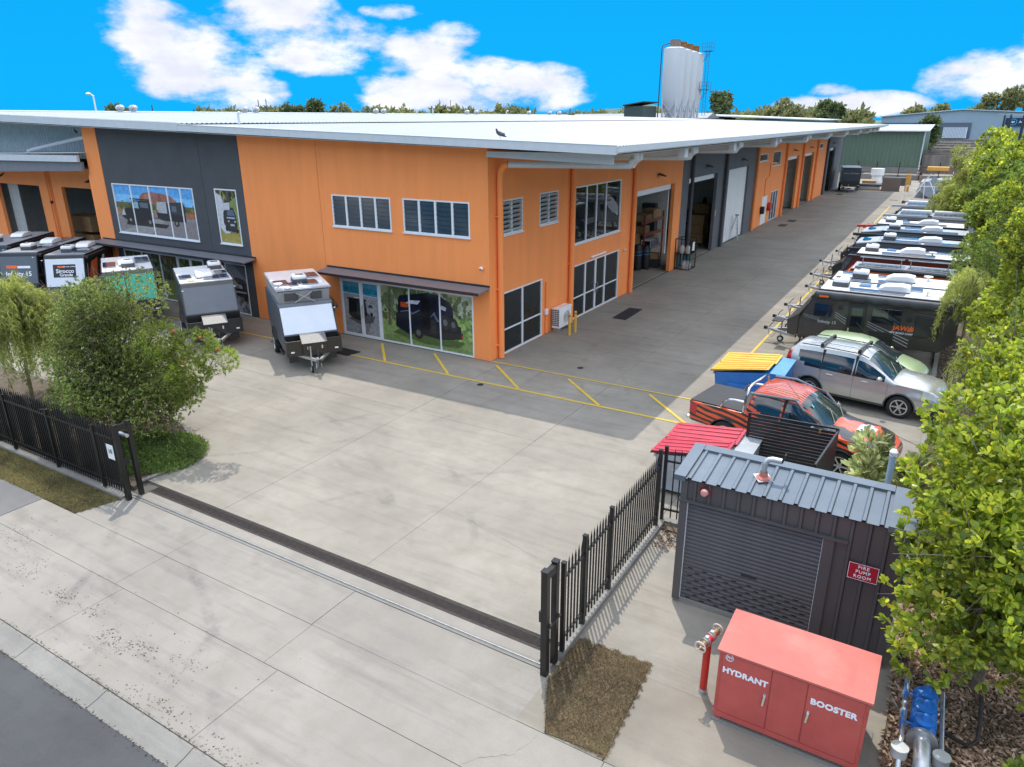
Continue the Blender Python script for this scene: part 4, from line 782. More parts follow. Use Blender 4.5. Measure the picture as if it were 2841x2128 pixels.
part('feed_pipe',M().tube([(14.9,-11.9,.2),(15.2,-12.0,.2),(15.3,-11.9,.25),(15.32,-11.6,.35),(15.3,-11.3,.55)],.03,8),m_iron,bf,True)
# ------------------------------------------------------------ skip bins
def bin_(name,label,loc,rz,body,lidm,topm):
    t=thing(name,label,'waste bin',loc,rz)                    # local: lid side -x, slope panel +x
    Wd=1.75
    b=part('body',M().prism([(-.95,.12),(.95,.12),(1.0,1.18),(.62,1.20),(-1.05,.98)],'y',-Wd/2,Wd/2),body,t,bevel=.012)
    part('top_panel',M().prism([(.60,1.205),(1.03,1.19),(1.03,1.215),(.60,1.23)],'y',-Wd/2-.02,Wd/2+.02),topm,b)
    part('rim',M().box(-1.08,-1.03,-Wd/2-.03,Wd/2+.03,.93,1.0),body,b)
    for s in (-1,1):
        l=M(); y0,y1=(.015,Wd/2+.06) if s>0 else (-Wd/2-.06,-.015)
        l.prism([(-1.12,1.05),(.60,1.26),(.60,1.285),(-1.12,1.085),(-1.15,1.0),(-1.13,1.0)],'y',y0,y1)
        lo=part('lid',l,lidm,t,bevel=.01); lo.rotation_euler=(R(2*s),R(-2 if s<0 else .5),0)
        rb=M(); n=4
        for k in range(n):
            yc=y0+(y1-y0)*(k+.6)/n; rb.prism([(-1.08,1.085),(.52,1.27),(.52,1.305),(-1.02,1.118)],'y',yc-.065,yc+.065)
        part('lid_rib',rb,lidm,lo,bevel=.012)
    for s in (-1,1): part('lifting_pocket',M().box(-.6,.6,s*(Wd/2+.01),s*(Wd/2+.10),.55,.72),body,b)
    for x in (-.75,.75):
        for y in (-.7,.7): part('caster',M().cyl((x,y-.03,.075),(x,y+.03,.075),.075,10),m_tyre,t)
    return t
m_bblue=mat('blue bin paint',(.02,.14,.42),.45,var=.12,dirt=(.03,.1,.25),dscale=2); m_byel=mat('yellow bin lid',(.66,.40,.05),.5,var=.1,dirt=(.5,.36,.12),dscale=4,damt=.5); m_btop=mat('light blue bin paint',(.09,.27,.55),.4)
m_bred=mat('red bin lid',(.42,.028,.055),.5,var=.1,dirt=(.40,.10,.10),dscale=4,damt=.45); m_bgry=mat('grey bin paint',(.34,.36,.38),.45,var=.12,dirt=(.25,.24,.22),dscale=2)
bin_('skip_bin','blue skip bin with yellow ribbed lids beside the silver wagon',(9.25,1.08,0),R(0),m_bblue,m_byel,m_btop)
bin_('skip_bin','grey skip bin with ribbed red lids behind the black spear fence',(9.75,-5.45,0),R(0),m_bgry,m_bred,m_bgry)
wb=thing('wheelie_bin','grey plastic lidded bin beside the slat gate','waste bin',(12.62,-6.3,0)); part('body',M().prism([(-.22,.05),(.22,.05),(.27,.95),(-.27,.95)],'y',-.27,.27),m_blackp,wb,bevel=.03); part('lid',M().ell((0,0,.97),(.33,.31,.12),16,8),mat('grey plastic',(.22,.22,.22),.6),wb,True)

# ------------------------------------------------------------ small things by the side wall
for i,(y,lb) in enumerate(((4.54,'yellow steel bollard nearer the building corner'),(5.08,'yellow steel bollard nearer the glass doors'))):
    t=thing('bollard',lb,'bollard',(.96,y,0),0,'yellow bollards guarding the air conditioner'); part('post',M().cyl((0,0,0),(0,0,.9),.055,14).ell((0,0,.9),(.055,.055,.02),14,6),mat('bollard yellow',(.70,.42,.05),.5,var=.1),t,True); part('band',M().cyl((0,0,.80),(0,0,.85),.0565,14),mat('band red',(.45,.05,.02),.5),t)
ac=thing('air_conditioner','white outdoor air conditioner unit against the orange wall','air conditioner',(0,0,0))
part('case',M().box(.08,.46,4.62,5.72,.18,1.02),m_gel,ac,bevel=.02); part('fan_ring',M().lathe([(.30,0),(.30,.015),(.27,.02),(.27,0)],(.462,5.22,.6),24,'x'),m_gel,ac)
gl=M()
for k in range(9): gl.lathe([(.03+k*.028,0),(.03+k*.028,.006),(.037+k*.028,.006),(.037+k*.028,0)],(.462,5.22,.6),20,'x')
part('fan_grille',gl,mat('grille grey',(.35,.36,.36),.5),ac); sl_=M()
for i in range(9):
    for j in range(3): sl_.box(.10+j*.115,.2+j*.115,4.612,4.6195,.28+i*.08,.335+i*.08)
part('side_louvre',sl_,mat('louvre dark',(.10,.10,.10),.6),ac); part('stand',M().box(.1,.44,4.7,4.78,.0,.18),m_galv,ac); part('stand',M().box(.1,.44,5.55,5.63,0,.18),m_galv,ac)
def mat_(label,pts):
    t=M().prism(pts,'z',.006,.022); o=part('rubber_mat',t,m_rub); tag(o,label,'mat')
mat_('black rubber mat on the driveway before the glass doors',[(1.4,7.95),(2.05,7.95),(2.0,10.1),(1.35,10.08)])
mat_('black rubber mat beside the white pop top camper',[(-6.0,-2.16),(-5.06,-2.22),(-4.95,-1.58),(-5.95,-1.53)])
def drain_(label,x,y,w=.62,d=1.3):
    t=thing('drain_grate',label,'drain',(x,y,0)); part('frame',M().box(-w/2,w/2,-d/2,d/2,.002,.012),m_iron,t); g_=M()
    for k in range(9): g_.box(-w/2+.03,w/2-.03,-d/2+.06+k*(d-.12)/9,-d/2+.06+k*(d-.12)/9+.05,.012,.02)
    part('bars',g_,m_joint,t)
drain_('square iron grate in the driveway, the nearer of the far pair',1.65,42.8); drain_('square iron grate in the driveway, the farther of the far pair',1.75,46)
drain_('narrow grate in sunlit concrete by the steel racks',7.9,69,.8,.5); drain_('small grate near the far trailer camper',1.9,73)
for x,y in ((1.05,-2.28),(3.2,1.0),(-9.0,-2.3)):
    o=part('manhole_cover',M().cyl((x,y,.004),(x,y,.014),.11,18),m_iron); tag(o,{1.05:'small round iron cover on the yellow line',3.2:'small round iron cover in the shaded driveway',-9.0:'small round iron cover beside the white pop top camper'}[x],'cover')
ld=thing('step_ladder','aluminium step ladder standing before the white roller door','ladder',(.35,33.1,0),R(20))
for s in (-1,1): part('rail',M().bar((.05,s*.28,0),(-.12,s*.14,1.8),.05,.03).bar((-.62,s*.3,0),(-.16,s*.14,1.8),.035,.025),m_galv,ld)
for k in range(6): z=.27+k*.27; part('tread',M().box(-.02-.0945*z/1.0-.04,-.02-.0945*z+.08,-.27+.075*z,.27-.075*z,z,z+.03),m_galv,ld)
part('top_step',M().box(-.28,-.02,-.18,.18,1.79,1.83),m_blackp,ld)
gc=thing('gas_cage','black mesh gas bottle cage beside the first open bay','cage',(.48,20.75,0))
fr=M()
for x in (-.45,.45):
    for y in (-.55,.55): fr.bar((x,y,0),(x,y,1.8),.04)
for z in (.03,.95,1.79):
    for x in (-.45,.45): fr.bar((x,-.55,z),(x,.55,z),.035)
    for y in (-.55,.55): fr.bar((-.45,y,z),(.45,y,z),.035)
part('frame',fr,m_fence,gc); ms_=M()
for k in range(12):
    ms_.bar((-.45+k*.08,-.55,0),(-.45+k*.08,-.55,1.8),.004); ms_.bar((.45,-.55+k*.1,0),(.45,-.55+k*.1,1.8),.004)
part('mesh',ms_,m_fence,gc)['kind']='stuff'; part('shelf',M().box(-.44,.44,-.54,.54,.93,.945),m_fence,gc); part('warning_sign',M().box(.455,.46,-.2,.2,1.1,1.6),m_gel,gc)
m_teal=mat('teal cylinder',(.02,.10,.11),.4); m_lpg=mat('pale gas bottle',(.55,.57,.56),.45)
def gas(label,x,y,z,tall):
    t=thing('gas_bottle',label,'gas bottle',(.48+x,20.75+y,z),0,'gas bottles in the cage')
    if tall: part('cylinder',M().lathe([(.001,0),(.10,.01),(.10,.68),(.06,.8),(.03,.84),(.03,.9)],(0,0,0),14),m_teal,t,True)
    else: part('cylinder',M().lathe([(.001,0),(.13,0),(.13,.03),(.155,.08),(.155,.3),(.12,.38),(.1,.385),(.1,.47),(.09,.47)],(0,0,0),14),m_lpg,t,True)
for i,(x,y,z,tl) in enumerate(((-.3,-.38,.05,1),(-.05,.0,.05,1),(.12,.1,.05,1),(.1,-.38,.05,0),(.31,-.38,.05,0),(-.1,-.35,.95,0),(.25,-.35,.95,0))):
    gas(('tall teal cylinder in the front corner of the cage by the wall','tall teal cylinder in the middle of the cage floor','tall teal cylinder standing furthest back in the cage','squat white bottle on the cage floor beside the tall teal cylinder','squat white bottle on the cage floor at the driveway side','squat white bottle on the cage shelf nearer the wall','squat white bottle on the cage shelf nearer the driveway')[i],x,y,z,tl)
# ------------------------------------------------------------ stock seen through the open bays
def carton(label,x,y,z,d,rz=0,mt=None,grp=None,cat='box',nm='carton'):
    o=part(nm,M().bx((0,0,d[2]/2),d),mt or m_wood,bevel=.01); o.location=(x,y,z); o.rotation_euler=(0,0,rz); tag(o,label,cat,grp)
    if mt is None: part('packing_tape',M().box(-d[0]/2-.002,d[0]/2+.002,-.03,.03,d[2]-.1,d[2]+.002),mat('parcel tape',(.5,.4,.26),.4),o)
    return o
G_='cardboard cartons stacked in the second bay'
for i,(x,y,z,lb) in enumerate(((-1.75,31.2,.1,'bottom carton of the tall stack in the charcoal bay'),(-1.75,31.25,.75,'second carton up in the tall stack'),(-1.8,31.2,1.4,'third carton up in the tall stack'),(-1.75,31.2,2.05,'top carton of the tall stack'),(-1.75,30.15,.1,'carton at the foot of the shorter stack'),(-1.8,30.2,.75,'middle carton of the shorter stack'),(-1.75,30.2,1.4,'top carton of the shorter stack'))): carton(lb,x,y,z,(1.1,.95,.63),random.uniform(-.05,.05),grp=G_)
part_=thing('workbench','dark work bench with blue tool trays against the bay wall','bench',(-3.6,33.5,0)); part('top',M().box(-.6,.6,-2.2,2.2,.95,1.0),m_wood,part_); part('tool_tray',M().box(-.3,.4,-1.2,.9,1.0,1.8),mat('blue tray',(.02,.06,.2),.5),part_)
for s in (-2,2): part('leg',M().box(-.5,.5,s-.05,s+.05,0,.95),m_fence,part_)
fn=thing('pedestal_fan','black pedestal fan at the back of the charcoal bay','fan',(-2.6,34.2,0)); part('pole',M().cyl((0,0,0),(0,0,2.2),.03),m_blackp,fn); part('cage',M().lathe([(.42,-.05),(.45,0),(.42,.06),(.1,.1)],(0,0,2.4),20,'x'),m_blackp,fn,True)
rk=thing('pallet_rack','red steel pallet rack filling the first open bay','shelf',(-2.5,21.9,0))
m_rack=mat('rack red',(.30,.04,.02),.5)
for y in (-1.6,1.6):
    for x in (-.5,.5): part('upright',M().box(x-.04,x+.04,y-.05,y+.05,0,3.0),m_rack,rk)
for z in (.9,1.75,2.55):
    for x in (-.5,.5): part('beam',M().box(x-.03,x+.03,-1.55,1.55,z-.06,z+.06),m_rack,rk)
    part('shelf_board',M().box(-.5,.5,-1.55,1.55,z+.061,z+.085),m_wood,rk)
for i,(y,z,d,lb) in enumerate(((-.9,2.64,(.9,1.2,.35),'long carton lying on top of the red rack'),(.7,2.64,(.8,1.3,.5),'tilted carton on the red rack top'),(-.8,1.84,(.7,.9,.45),'carton on the middle shelf of the red rack'),(.8,.98,(.7,.8,.5),'carton on the low shelf of the red rack'))): carton(lb,-2.5,21.9+y,z,d)
for i in range(6):
    o=part('window_frame',M().box(-.3,.3,-.02,.02,0,.5).box(-.24,.24,-.025,.025,.06,.44,1),[m_alu,m_carg]); o.location=(-2.0,20.7+i*.28,.99); o.rotation_euler=(0,0,R(12)); tag(o,'spare caravan window leaning on the low shelf of the red rack','window','spare windows on the red rack')
o=part('plywood_sheet',M().box(-.02,.02,-.6,.6,0,1.9),m_wood); o.location=(-2.15,20.0,0); o.rotation_euler=(0,R(-8),0); tag(o,'brown board sheet leaning near the first bay entrance','board')
for i,(x,y,h,lb) in enumerate(((-1.75,18.8,1.55,'black bagged awning roll at the bay entrance, nearest the pipe'),(-1.45,19.35,1.45,'black bagged awning roll with blue straps at the bay entrance'))):
    t=thing('awning_bag',lb,'bag',(x,y,0)); part('roll',M().lathe([(.001,0),(.22,.02),(.25,.3),(.24,h-.25),(.2,h-.05),(.001,h)],(0,0,0),12),m_blackp,t,True)
    for z in (.9,1.1): part('strap',M().cyl((0,0,z),(0,0,z+.025),.252,14),mat('blue strap',(.05,.3,.6),.5),t)
carton('open cardboard box with a blue jug on the bay floor',-1.55,21.0,0,(.5,.7,.3)); o=part('jug',M().lathe([(.001,0),(.12,0),(.13,.2),(.04,.28),(.04,.32)],(0,0,0),12),mat('light blue plastic',(.2,.4,.6),.4),None,True); o.location=(-1.55,21.0,.3); tag(o,'light blue jug standing in the open cardboard box','jug')
cn=part('traffic_cone',M().lathe([(.16,0),(.15,.03),(.02,.5),(.001,.5)],(0,0,0),14).box(-.19,.19,-.19,.19,0,.025),mat('cone orange',(.7,.09,.02),.5)); cn.location=(-.9,9.5,.0); tag(cn,'orange traffic cone behind the glass doors','cone')
o=carton('leaning orange board inside the glass doors',-.8,8.6,0,(.1,.5,1.0),0,mat('orange board',(.6,.12,.03),.5),cat='board',nm='board'); o=carton('upright blue display board behind the glass doors',-.7,10.6,.2,(.05,.3,.9),.2,mat('blue board',(.04,.25,.6),.4),cat='board',nm='board')
for y,z,lb in ((52,0,'carton stack base in the far orange bay'),(53,.0,'pallet carton in the far orange bay'),(60,0,'carton on the floor of the farthest orange bay'),(61.3,.0,'second carton on the floor of the farthest orange bay')): carton(lb,-1.7,y,z,(1.1,.9,1.2))
for i,(x,z,lb) in enumerate(((-28.5,0,'bottom timber pallet load inside the left wing bay'),(-28.4,1.1,'middle timber pallet load inside the left wing bay'),(-28.5,2.2,'top timber pallet load inside the left wing bay'))): carton(lb,x-2.9,3.5,z,(2.6,1.1,.9))
m_dkcr=mat('dark crate plastic',(.03,.032,.035),.5)
for x,y,z,d,lb,mt_ in ((-1.3,20.3,0,(.7,.6,.5),'dark plastic crate on the floor of the first bay',m_dkcr),(-1.3,20.3,.5,(.55,.5,.35),'small carton on top of the dark crate',None),(-2.6,19.7,0,(.8,.5,1.2),'tall dark crate beside the bagged rolls',m_dkcr),(-2.9,23.0,.98,(.8,.9,.6),'dark bundle on the low shelf of the red rack',m_dkcr),(-2.5,22.6,1.84,(.7,.8,.55),'dark bundle on the middle shelf of the red rack',m_dkcr),(-3.9,23.8,0,(1.0,1.0,2.2),'grey cabinet at the back of the first bay',mat('cabinet grey',(.2,.21,.22),.5)),(-3.2,24.2,2.4,(.9,.6,.9),'black crate hung high at the back of the first bay',m_dkcr)):
    carton(lb,x,y,z,d,.1,mt_,cat='crate' if mt_ else 'box',nm='crate' if mt_ else 'carton')
# birds
def pigeon(label,x,y,z,rz):
    t=thing('pigeon',label,'bird',(x,y,z),rz); mp=mat('pigeon grey',(.05,.052,.06),.7,var=.3,scale=30)
    b=M(); b.tube([(-.20,0,.07),(-.12,0,.10),(-.05,0,.14),(.03,0,.17),(.09,0,.21),(.11,0,.26),(.125,0,.30),(.135,0,.305)],[.012,.035,.062,.07,.05,.032,.03,.012],10)
    part('body',b,mp,t,True); part('beak',M().tube([(.14,0,.305),(.17,0,.298)],[.01,.002],6),m_blackp,t); part('legs',M().cyl((0,.02,0),(0,.02,.1),.006,5).cyl((.01,-.02,0),(.01,-.02,.1),.006,5),m_redp,t)
    for s in (-1,1): part('wing',M().ell((-.04,s*.052,.15),(.11,.018,.045),10,6),mat('wing grey',(.10,.105,.115),.7),t,True)
pigeon('grey pigeon standing on the white roof edge',1.05,-.86,7.83,R(200)); pigeon('dark pigeon perched on the sloping drain pipe by the left pillar',-24.15,-.15,7.80,R(170))
# ------------------------------------------------------------ cars: one lofted skin cut into panels
def wheel(parent,x,y,r,w,side,spokes=6,rimr=.66):
    wh_=part('wheel',M().lathe([(r*.62,-w/2),(r*.9,-w/2),(r,-w/2+.03),(r,w/2-.03),(r*.9,w/2),(r*.66,w/2),(r*.62,w/2-.03)],(0,0,0),28,'y'),m_tyre,parent,True,auto=50); wh_.location=(x,y,r); 
    if side<0: wh_.rotation_euler=(0,0,PI)
    rm=M().lathe([(r*rimr,w/2-.015),(r*rimr-.03,w/2-.005),(r*rimr-.05,w/2-.05),(.02,w/2-.09)],(0,0,0),24,'y'); part('rim_back',rm,m_blackp,wh_,True)
    sp=M(); sp.lathe([(r*rimr+.005,w/2-.012),(r*rimr+.005,w/2+.004),(r*rimr-.025,w/2+.004),(r*rimr-.025,w/2-.02)],(0,0,0),28,'y'); sp.lathe([(.065,w/2-.06),(.065,w/2-.012),(.02,w/2-.005),(.001,w/2-.005)],(0,0,0),12,'y')
    for k in range(spokes):
        a=2*PI*k/spokes; c,s=math.cos(a),math.sin(a); p=Vector((c*.05,w/2-.03,s*.05)); q=Vector((c*(r*rimr-.02),w/2-.012,s*(r*rimr-.02))); sp.bar(p,q,.06,.035)
    part('rim',sp,m_rim,wh_); return wh_
def smooth(a,k=2):
    for _ in range(k): a=np.concatenate([[a[0]],(a[:-2]+2*a[1:-1]+a[2:])/4,[a[-1]]])
    return a
def car(name,label,cat,loc,rz,K,paint,arches,glass,front,rear,wscr,rscr,sidewins,trim=None,dx=.055,wr=.35,ww=.22,spokes=6,seams=(),roofmat=None,roofx=None,sm=2):
    """K rows: x, zbot, half width, belt z, half width at belt, roof-edge z, roof-edge half width, centre z"""
    t=thing(name,label,cat,loc,rz)
    K=np.array(K,float); xs=np.arange(K[0,0],K[-1,0]+1e-6,dx); C=[smooth(np.interp(xs,K[:,0],K[:,c]),sm) for c in range(1,8)]
    zb,hw,zbe,hb,zre,hr,zc=C; n=len(xs)
    SIDE=10; GL=5; RO=5; rows=[]
    for i in range(n):
        r=[(hw[i]*.86,zb[i])]
        zs_=np.linspace(zb[i]+.02,zbe[i],SIDE+1)
        for k,z in enumerate(zs_):
            u=k/SIDE; bul=math.sin(PI*min(1,u*1.05)**.8)
            wv=hw[i]*(.955+.045*bul) if u<.62 else hw[i]*(.955+.045*bul)*(1-(u-.62)/.38)+hb[i]*((u-.62)/.38)
            r.append((wv,z))
        for k in range(1,GL+1):
            u=k/GL; r.append((hb[i]+(hr[i]-hb[i])*u+.03*math.sin(PI*u)*min(1,(zre[i]-zbe[i])/.3),zbe[i]+(zre[i]-zbe[i])*u))
        for k in range(1,RO+1):
            u=k/RO; r.append((hr[i]*(1-u),zre[i]+(zc[i]-zre[i])*math.sin(u*PI/2)**.9))
        rows.append(r)
    R_=len(rows[0]); S0=1; B=1+SIDE; T=B+GL
    V={}                                                   # grids for both sides
    groups={}
    def put(kind,q,idx=0):
        m=groups.setdefault((kind,idx),M()); m.add(q,[(0,1,2,3)])
    def dead(i,j):
        return any((xs[i]-ax)**2+(rows[i][j][1]-az)**2<ar*ar and j<=B-1 for ax,az,ar in arches)
    def pos(i,j,s):
        y,z=rows[i][j]; x=xs[i]
        if j<=B-1:
            for ax,az,ar in arches:
                d=math.hypot(x-ax,z-az)
                if abs(d-ar)<dx*1.15 and d>0:
                    x=ax+(x-ax)*ar/d; z=az+(z-az)*ar/d
        return (x,s*y,z)
    for s in (1,-1):
        for i in range(n-1):
            xm=(xs[i]+xs[i+1])/2; wi=0
            for j in range(R_-1):
                cs=[(i,j),(i+1,j),(i+1,j+1),(i,j+1)]
                din=[math.hypot(xs[a]-ax,rows[a][b][1]-az)<ar-dx*.45 for a,b in cs for ax,az,ar in arches]
                if j<B and any(din): 
                    continue
                zm=sum(rows[a][b][1] for a,b in cs)/4; kind='body'
                if B<=j<T and (zre[i]-zbe[i])>.05:
                    for wk,(a,b) in enumerate(sidewins):
                        if a<=xm<=b and not (j==T-1): kind='side_window'; wi=s*(wk+1)
                    if kind=='side_window' and ((xm<sidewins[0][0]+.22 and j==B) or (xm<sidewins[0][0]+.1 and j<=B+1)): kind='body'
                if j>=T and wscr[0]<=xm<=wscr[1]: kind='windscreen'
                if j==T-1 and wscr[0]+.1<=xm<=wscr[1] : kind='body'
                if rscr and j>=T and rscr[0]<=xm<=rscr[1]: kind='rear_window'
                for nm,f in front:
                    if f(xm,zm,j,B): kind=nm
                for nm,f in rear:
                    if f(xm,zm,j,B): kind=nm
                if trim and kind=='body' and j<=1: kind='sill_trim'
                if roofmat and kind=='body' and j>=T-1 and roofx[0]<=xm<=roofx[1]: kind='roof'
                q=[pos(a,b,s) for a,b in cs]; put(kind,q if s>0 else q[::-1],wi if kind=='side_window' else (s if kind in ('headlight','tail_light','sill_trim') else 0))
        # ends
    for i,fl_ in ((0,True),(n-1,False)):
        q=[(xs[i],y,z) for y,z in rows[i]]+[(xs[i],-y,z) for y,z in rows[i][::-1]]; groups[('body',0)].add(q,[tuple(range(len(q)))])
    for i in range(n-1):
        groups.setdefault(('underbody',0),M()).quad((xs[i],rows[i][0][0]*.99,zb[i]),(xs[i],-rows[i][0][0]*.99,zb[i]),(xs[i+1],-rows[i+1][0][0]*.99,zb[i+1]),(xs[i+1],rows[i+1][0][0]*.99,zb[i+1]))
    mm={'body':paint,'side_window':glass,'windscreen':m_screen,'rear_window':glass,'headlight':mat('headlight lens',(.55,.57,.56),.12,0,spec=.8,coat=1),'tail_light':mat('tail lamp red',(.42,.01,.012),.15,coat=.8),'grille':m_blackp,'bumper_strip':m_blackp,'sill_trim':trim,'underbody':m_blackp,'roof':roofmat,'chrome_bumper':m_chrome,'bonnet_emblem':mat('pale wrap print',(.5,.52,.6),.4,var=.6,scale=14),'cowl':m_blackp,'tonneau':mat('tonneau vinyl',(.030,.030,.032),.6,var=.15)}
    body=None
    for gk in sorted(groups,key=lambda k:(k[0]!='body',k)):
        kind=gk[0]; me=groups[gk].mesh(kind,mm[kind],True); bmm=bmesh.new(); bmm.from_mesh(me); bmesh.ops.remove_doubles(bmm,verts=bmm.verts,dist=.0008); bmm.to_mesh(me); bmm.free()
        try: me.set_sharp_from_angle(angle=R(38))
        except Exception: pass
        o=link(kind,me,t)
        if kind=='body': body=o
    def surf(x,z,s=-1):
        i=int(np.clip(round((x-xs[0])/dx),0,n-1)); r=rows[i]
        for a,b in zip(r[1:T+1],r[2:T+1]):
            if a[1]<=z<=b[1]: u=(z-a[1])/max(1e-6,b[1]-a[1]); return (x,s*(a[0]+(b[0]-a[0])*u),z)
        return (x,s*r[1][0],z)
    for s in (1,-1):
        for (ax,az,ar) in arches:
            fl2=M(); pts=[]
            for k in range(17):
                a_=PI*k/16-.12+.24*(k/16); px,pz=ax+ar*math.cos(a_),az+ar*math.sin(a_); pts.append(Vector(surf(px,pz,s))+Vector((0,s*.004,0)))
            fl2.tube(pts,.022,6); part('wheel_arch',fl2,trim or m_blackp,t,True)
            ln=M(); vs=[]; 
            for k in range(13):
                a_=PI*k/12; vs+=[(ax+(ar+.01)*math.cos(a_),s*(max(hw)*.955),az+(ar+.01)*math.sin(a_)),(ax+(ar+.01)*math.cos(a_),s*max(hw)*.45,az+(ar+.01)*math.sin(a_))]
            ln.add(vs,[(2*k,2*k+1,2*k+3,2*k+2) for k in range(12)]); ln.add([vs[2*k+1] for k in range(13)],[tuple(range(13))]); part('arch_liner',ln,m_blackp,t)
            wheel(t,ax,s*(max(hw)-ww/2-.035),wr,ww,s,spokes)
        for sx,z0,z1 in seams:
            part('door_seam',M().tube([surf(sx,z0+(z1-z0)*k/8,s) for k in range(9)],.0045,4),m_blackp,t)
    t['_']=0; del t['_']
    return t,surf
def lin(*r): return r
silver=mat('silver car paint',(.47,.465,.44),.26,.55,var=.03,coat=.6,dirt=(.42,.40,.35),dscale=1.0,damt=.3)
m_trim=mat('dark grey trim',(.07,.07,.072),.6)
# wagon, facing +x, origin on the ground under mid wheelbase
K=[(-2.27,.52,.66,.93,.62,.98,.56,1.0),(-2.2,.42,.78,1.02,.76,1.10,.68,1.14),(-2.12,.36,.86,1.06,.82,1.46,.70,1.49),(-1.95,.32,.885,1.07,.84,1.63,.67,1.68),(-1.3,.27,.895,1.06,.85,1.67,.66,1.73),(-.3,.26,.895,1.04,.855,1.67,.65,1.745),(.12,.26,.895,1.03,.85,1.62,.64,1.71),(.40,.26,.895,1.03,.845,1.48,.64,1.59),(.98,.26,.895,1.03,.84,1.12,.77,1.21),(1.12,.27,.895,1.03,.835,1.06,.78,1.16),(1.7,.29,.89,1.0,.81,1.03,.74,1.11),(2.05,.33,.85,.95,.75,.98,.67,1.04),(2.22,.38,.76,.86,.66,.89,.58,.93),(2.31,.43,.62,.72,.54,.75,.48,.78),(2.34,.46,.54,.64,.48,.66,.42,.68)]
suv,sf=car('station_wagon','silver four wheel drive wagon with black roof bars beside the blue bin','car',(12.18,2.62,0),R(-9),K,silver,[(1.31,.36,.42),(-1.31,.36,.42)],m_carg,
  [('headlight',lambda x,z,j,B:1.88<x<2.22 and .74<z<.95 and B-4<=j<B+2),('grille',lambda x,z,j,B:x>2.24 and z<.52)],
  [('tail_light',lambda x,z,j,B:x<-1.98 and .95<z<1.5 and j>=B-2 and j<B+5)],(.27,1.02),(-2.14,-1.96),[(-1.80,-1.08),(-.98,-.12),(.0,.82)],m_trim,wr=.355,ww=.23,seams=((-1.03,.5,1.05),(-.06,.34,1.02),(.92,.36,1.02)))
for x in (-.05,-1.15):
    part('roof_bar',M().bx((x,0,1.80),(.075,1.26,.035)),m_blackp,suv,bevel=.01); 
    for yy_ in (.6,-.6): part('bar_foot',M().bx((x,yy_,1.735),(.10,.08,.11)),m_blackp,suv,bevel=.015)
for s in (1,-1): part('roof_rail',M().tube([(-1.75,s*.65,1.71),(-1.2,s*.66,1.725),(0,s*.645,1.70),(.25,s*.64,1.62)],.016,6),m_blackp,suv)
rb=M()
for k in range(5): rb.prism([(-1.6,1.725),(.0,1.742),(.0,1.752),(-1.6,1.735)],'y',-.42+k*.19,-.40+k*.19)
part('roof_rib',rb,m_blackp if False else silver,suv); part('antenna',M().cyl((.15,-.25,1.70),(-.1,-.25,2.0),.006,5),m_blackp,suv)
for s in (1,-1):
    part('mirror',M().ell((.70,s*1.0,1.13),(.08,.11,.085),12,8),silver,suv,True)
    for x in (-.75,.28): part('door_handle',M().bx(Vector(sf(x,.93,s))+Vector((0,s*.015,0)),(.2,.03,.028)),m_chrome,suv,bevel=.006)
    part('pillar',M().tube([Vector(sf(-.06,1.04,s))+Vector((0,s*.004,0)),Vector(sf(-.06,1.62,s))+Vector((0,s*.004,0))],.045,4),m_blackp,suv); part('pillar',M().tube([Vector(sf(-1.03,1.05,s))+Vector((0,s*.004,0)),Vector(sf(-1.03,1.64,s))+Vector((0,s*.004,0))],.045,4),m_blackp,suv)
    part('fog_lamp',M().ell((2.1,s*.60,.52),(.1,.1,.06),10,6),m_chrome,suv,True)
for s in (-.35,.25): part('wiper',M().tube([(1.02,s,1.21),(.7,s+.45,1.41)],.010,5),m_blackp,suv)
# pale green hatchback behind it
green=mat('pale green car paint',(.40,.50,.28),.28,.25,var=.03,coat=.6)
K=[(-1.93,.5,.62,.9,.6,.95,.55,.98),(-1.85,.4,.76,.96,.72,1.08,.62,1.12),(-1.6,.3,.82,.97,.76,1.34,.58,1.39),(-1.1,.25,.83,.96,.77,1.43,.56,1.48),(-.3,.22,.83,.93,.77,1.45,.55,1.505),(.15,.22,.83,.92,.77,1.38,.55,1.44),(.45,.22,.83,.91,.765,1.22,.56,1.31),(1.0,.22,.83,.88,.75,.96,.66,1.04),(1.15,.24,.825,.87,.74,.92,.66,.99),(1.6,.28,.79,.78,.66,.82,.58,.87),(1.85,.33,.66,.66,.54,.70,.46,.72),(1.93,.4,.5,.56,.44,.58,.4,.59)]
hat,hf=car('hatchback','pale green hatchback squeezed between the silver wagon and the bronze camper','car',(12.0,4.78,0),R(-7),K,green,[(1.2,.30,.36),(-1.2,.30,.36)],m_carg,
  [('headlight',lambda x,z,j,B:1.45<x<1.8 and .58<z<.76 and B-3<=j<B+2)],[('tail_light',lambda x,z,j,B:x<-1.75 and .75<z<1.0 and j>=B-2 and j<B+3)],(.28,1.03),(-1.83,-1.5),[(-1.3,-.55),(-.46,.72)],None,wr=.29,ww=.18,seams=((-.5,.35,.92),(.75,.35,.9)))
for s in (1,-1):
    part('mirror',M().ell((.62,s*.92,1.0),(.07,.1,.07),12,8),green,hat,True); part('weather_shield',M().tube([Vector(hf(-.46,1.36,s))+Vector((0,s*.02,0)),Vector(hf(.1,1.34,s))+Vector((0,s*.02,0)),Vector(hf(.45,1.2,s))+Vector((0,s*.02,0))],.03,5),m_blackp,hat,True)
part('antenna',M().cyl((.1,.1,1.43),(-.5,.35,1.85),.006,5),m_blackp,hat)
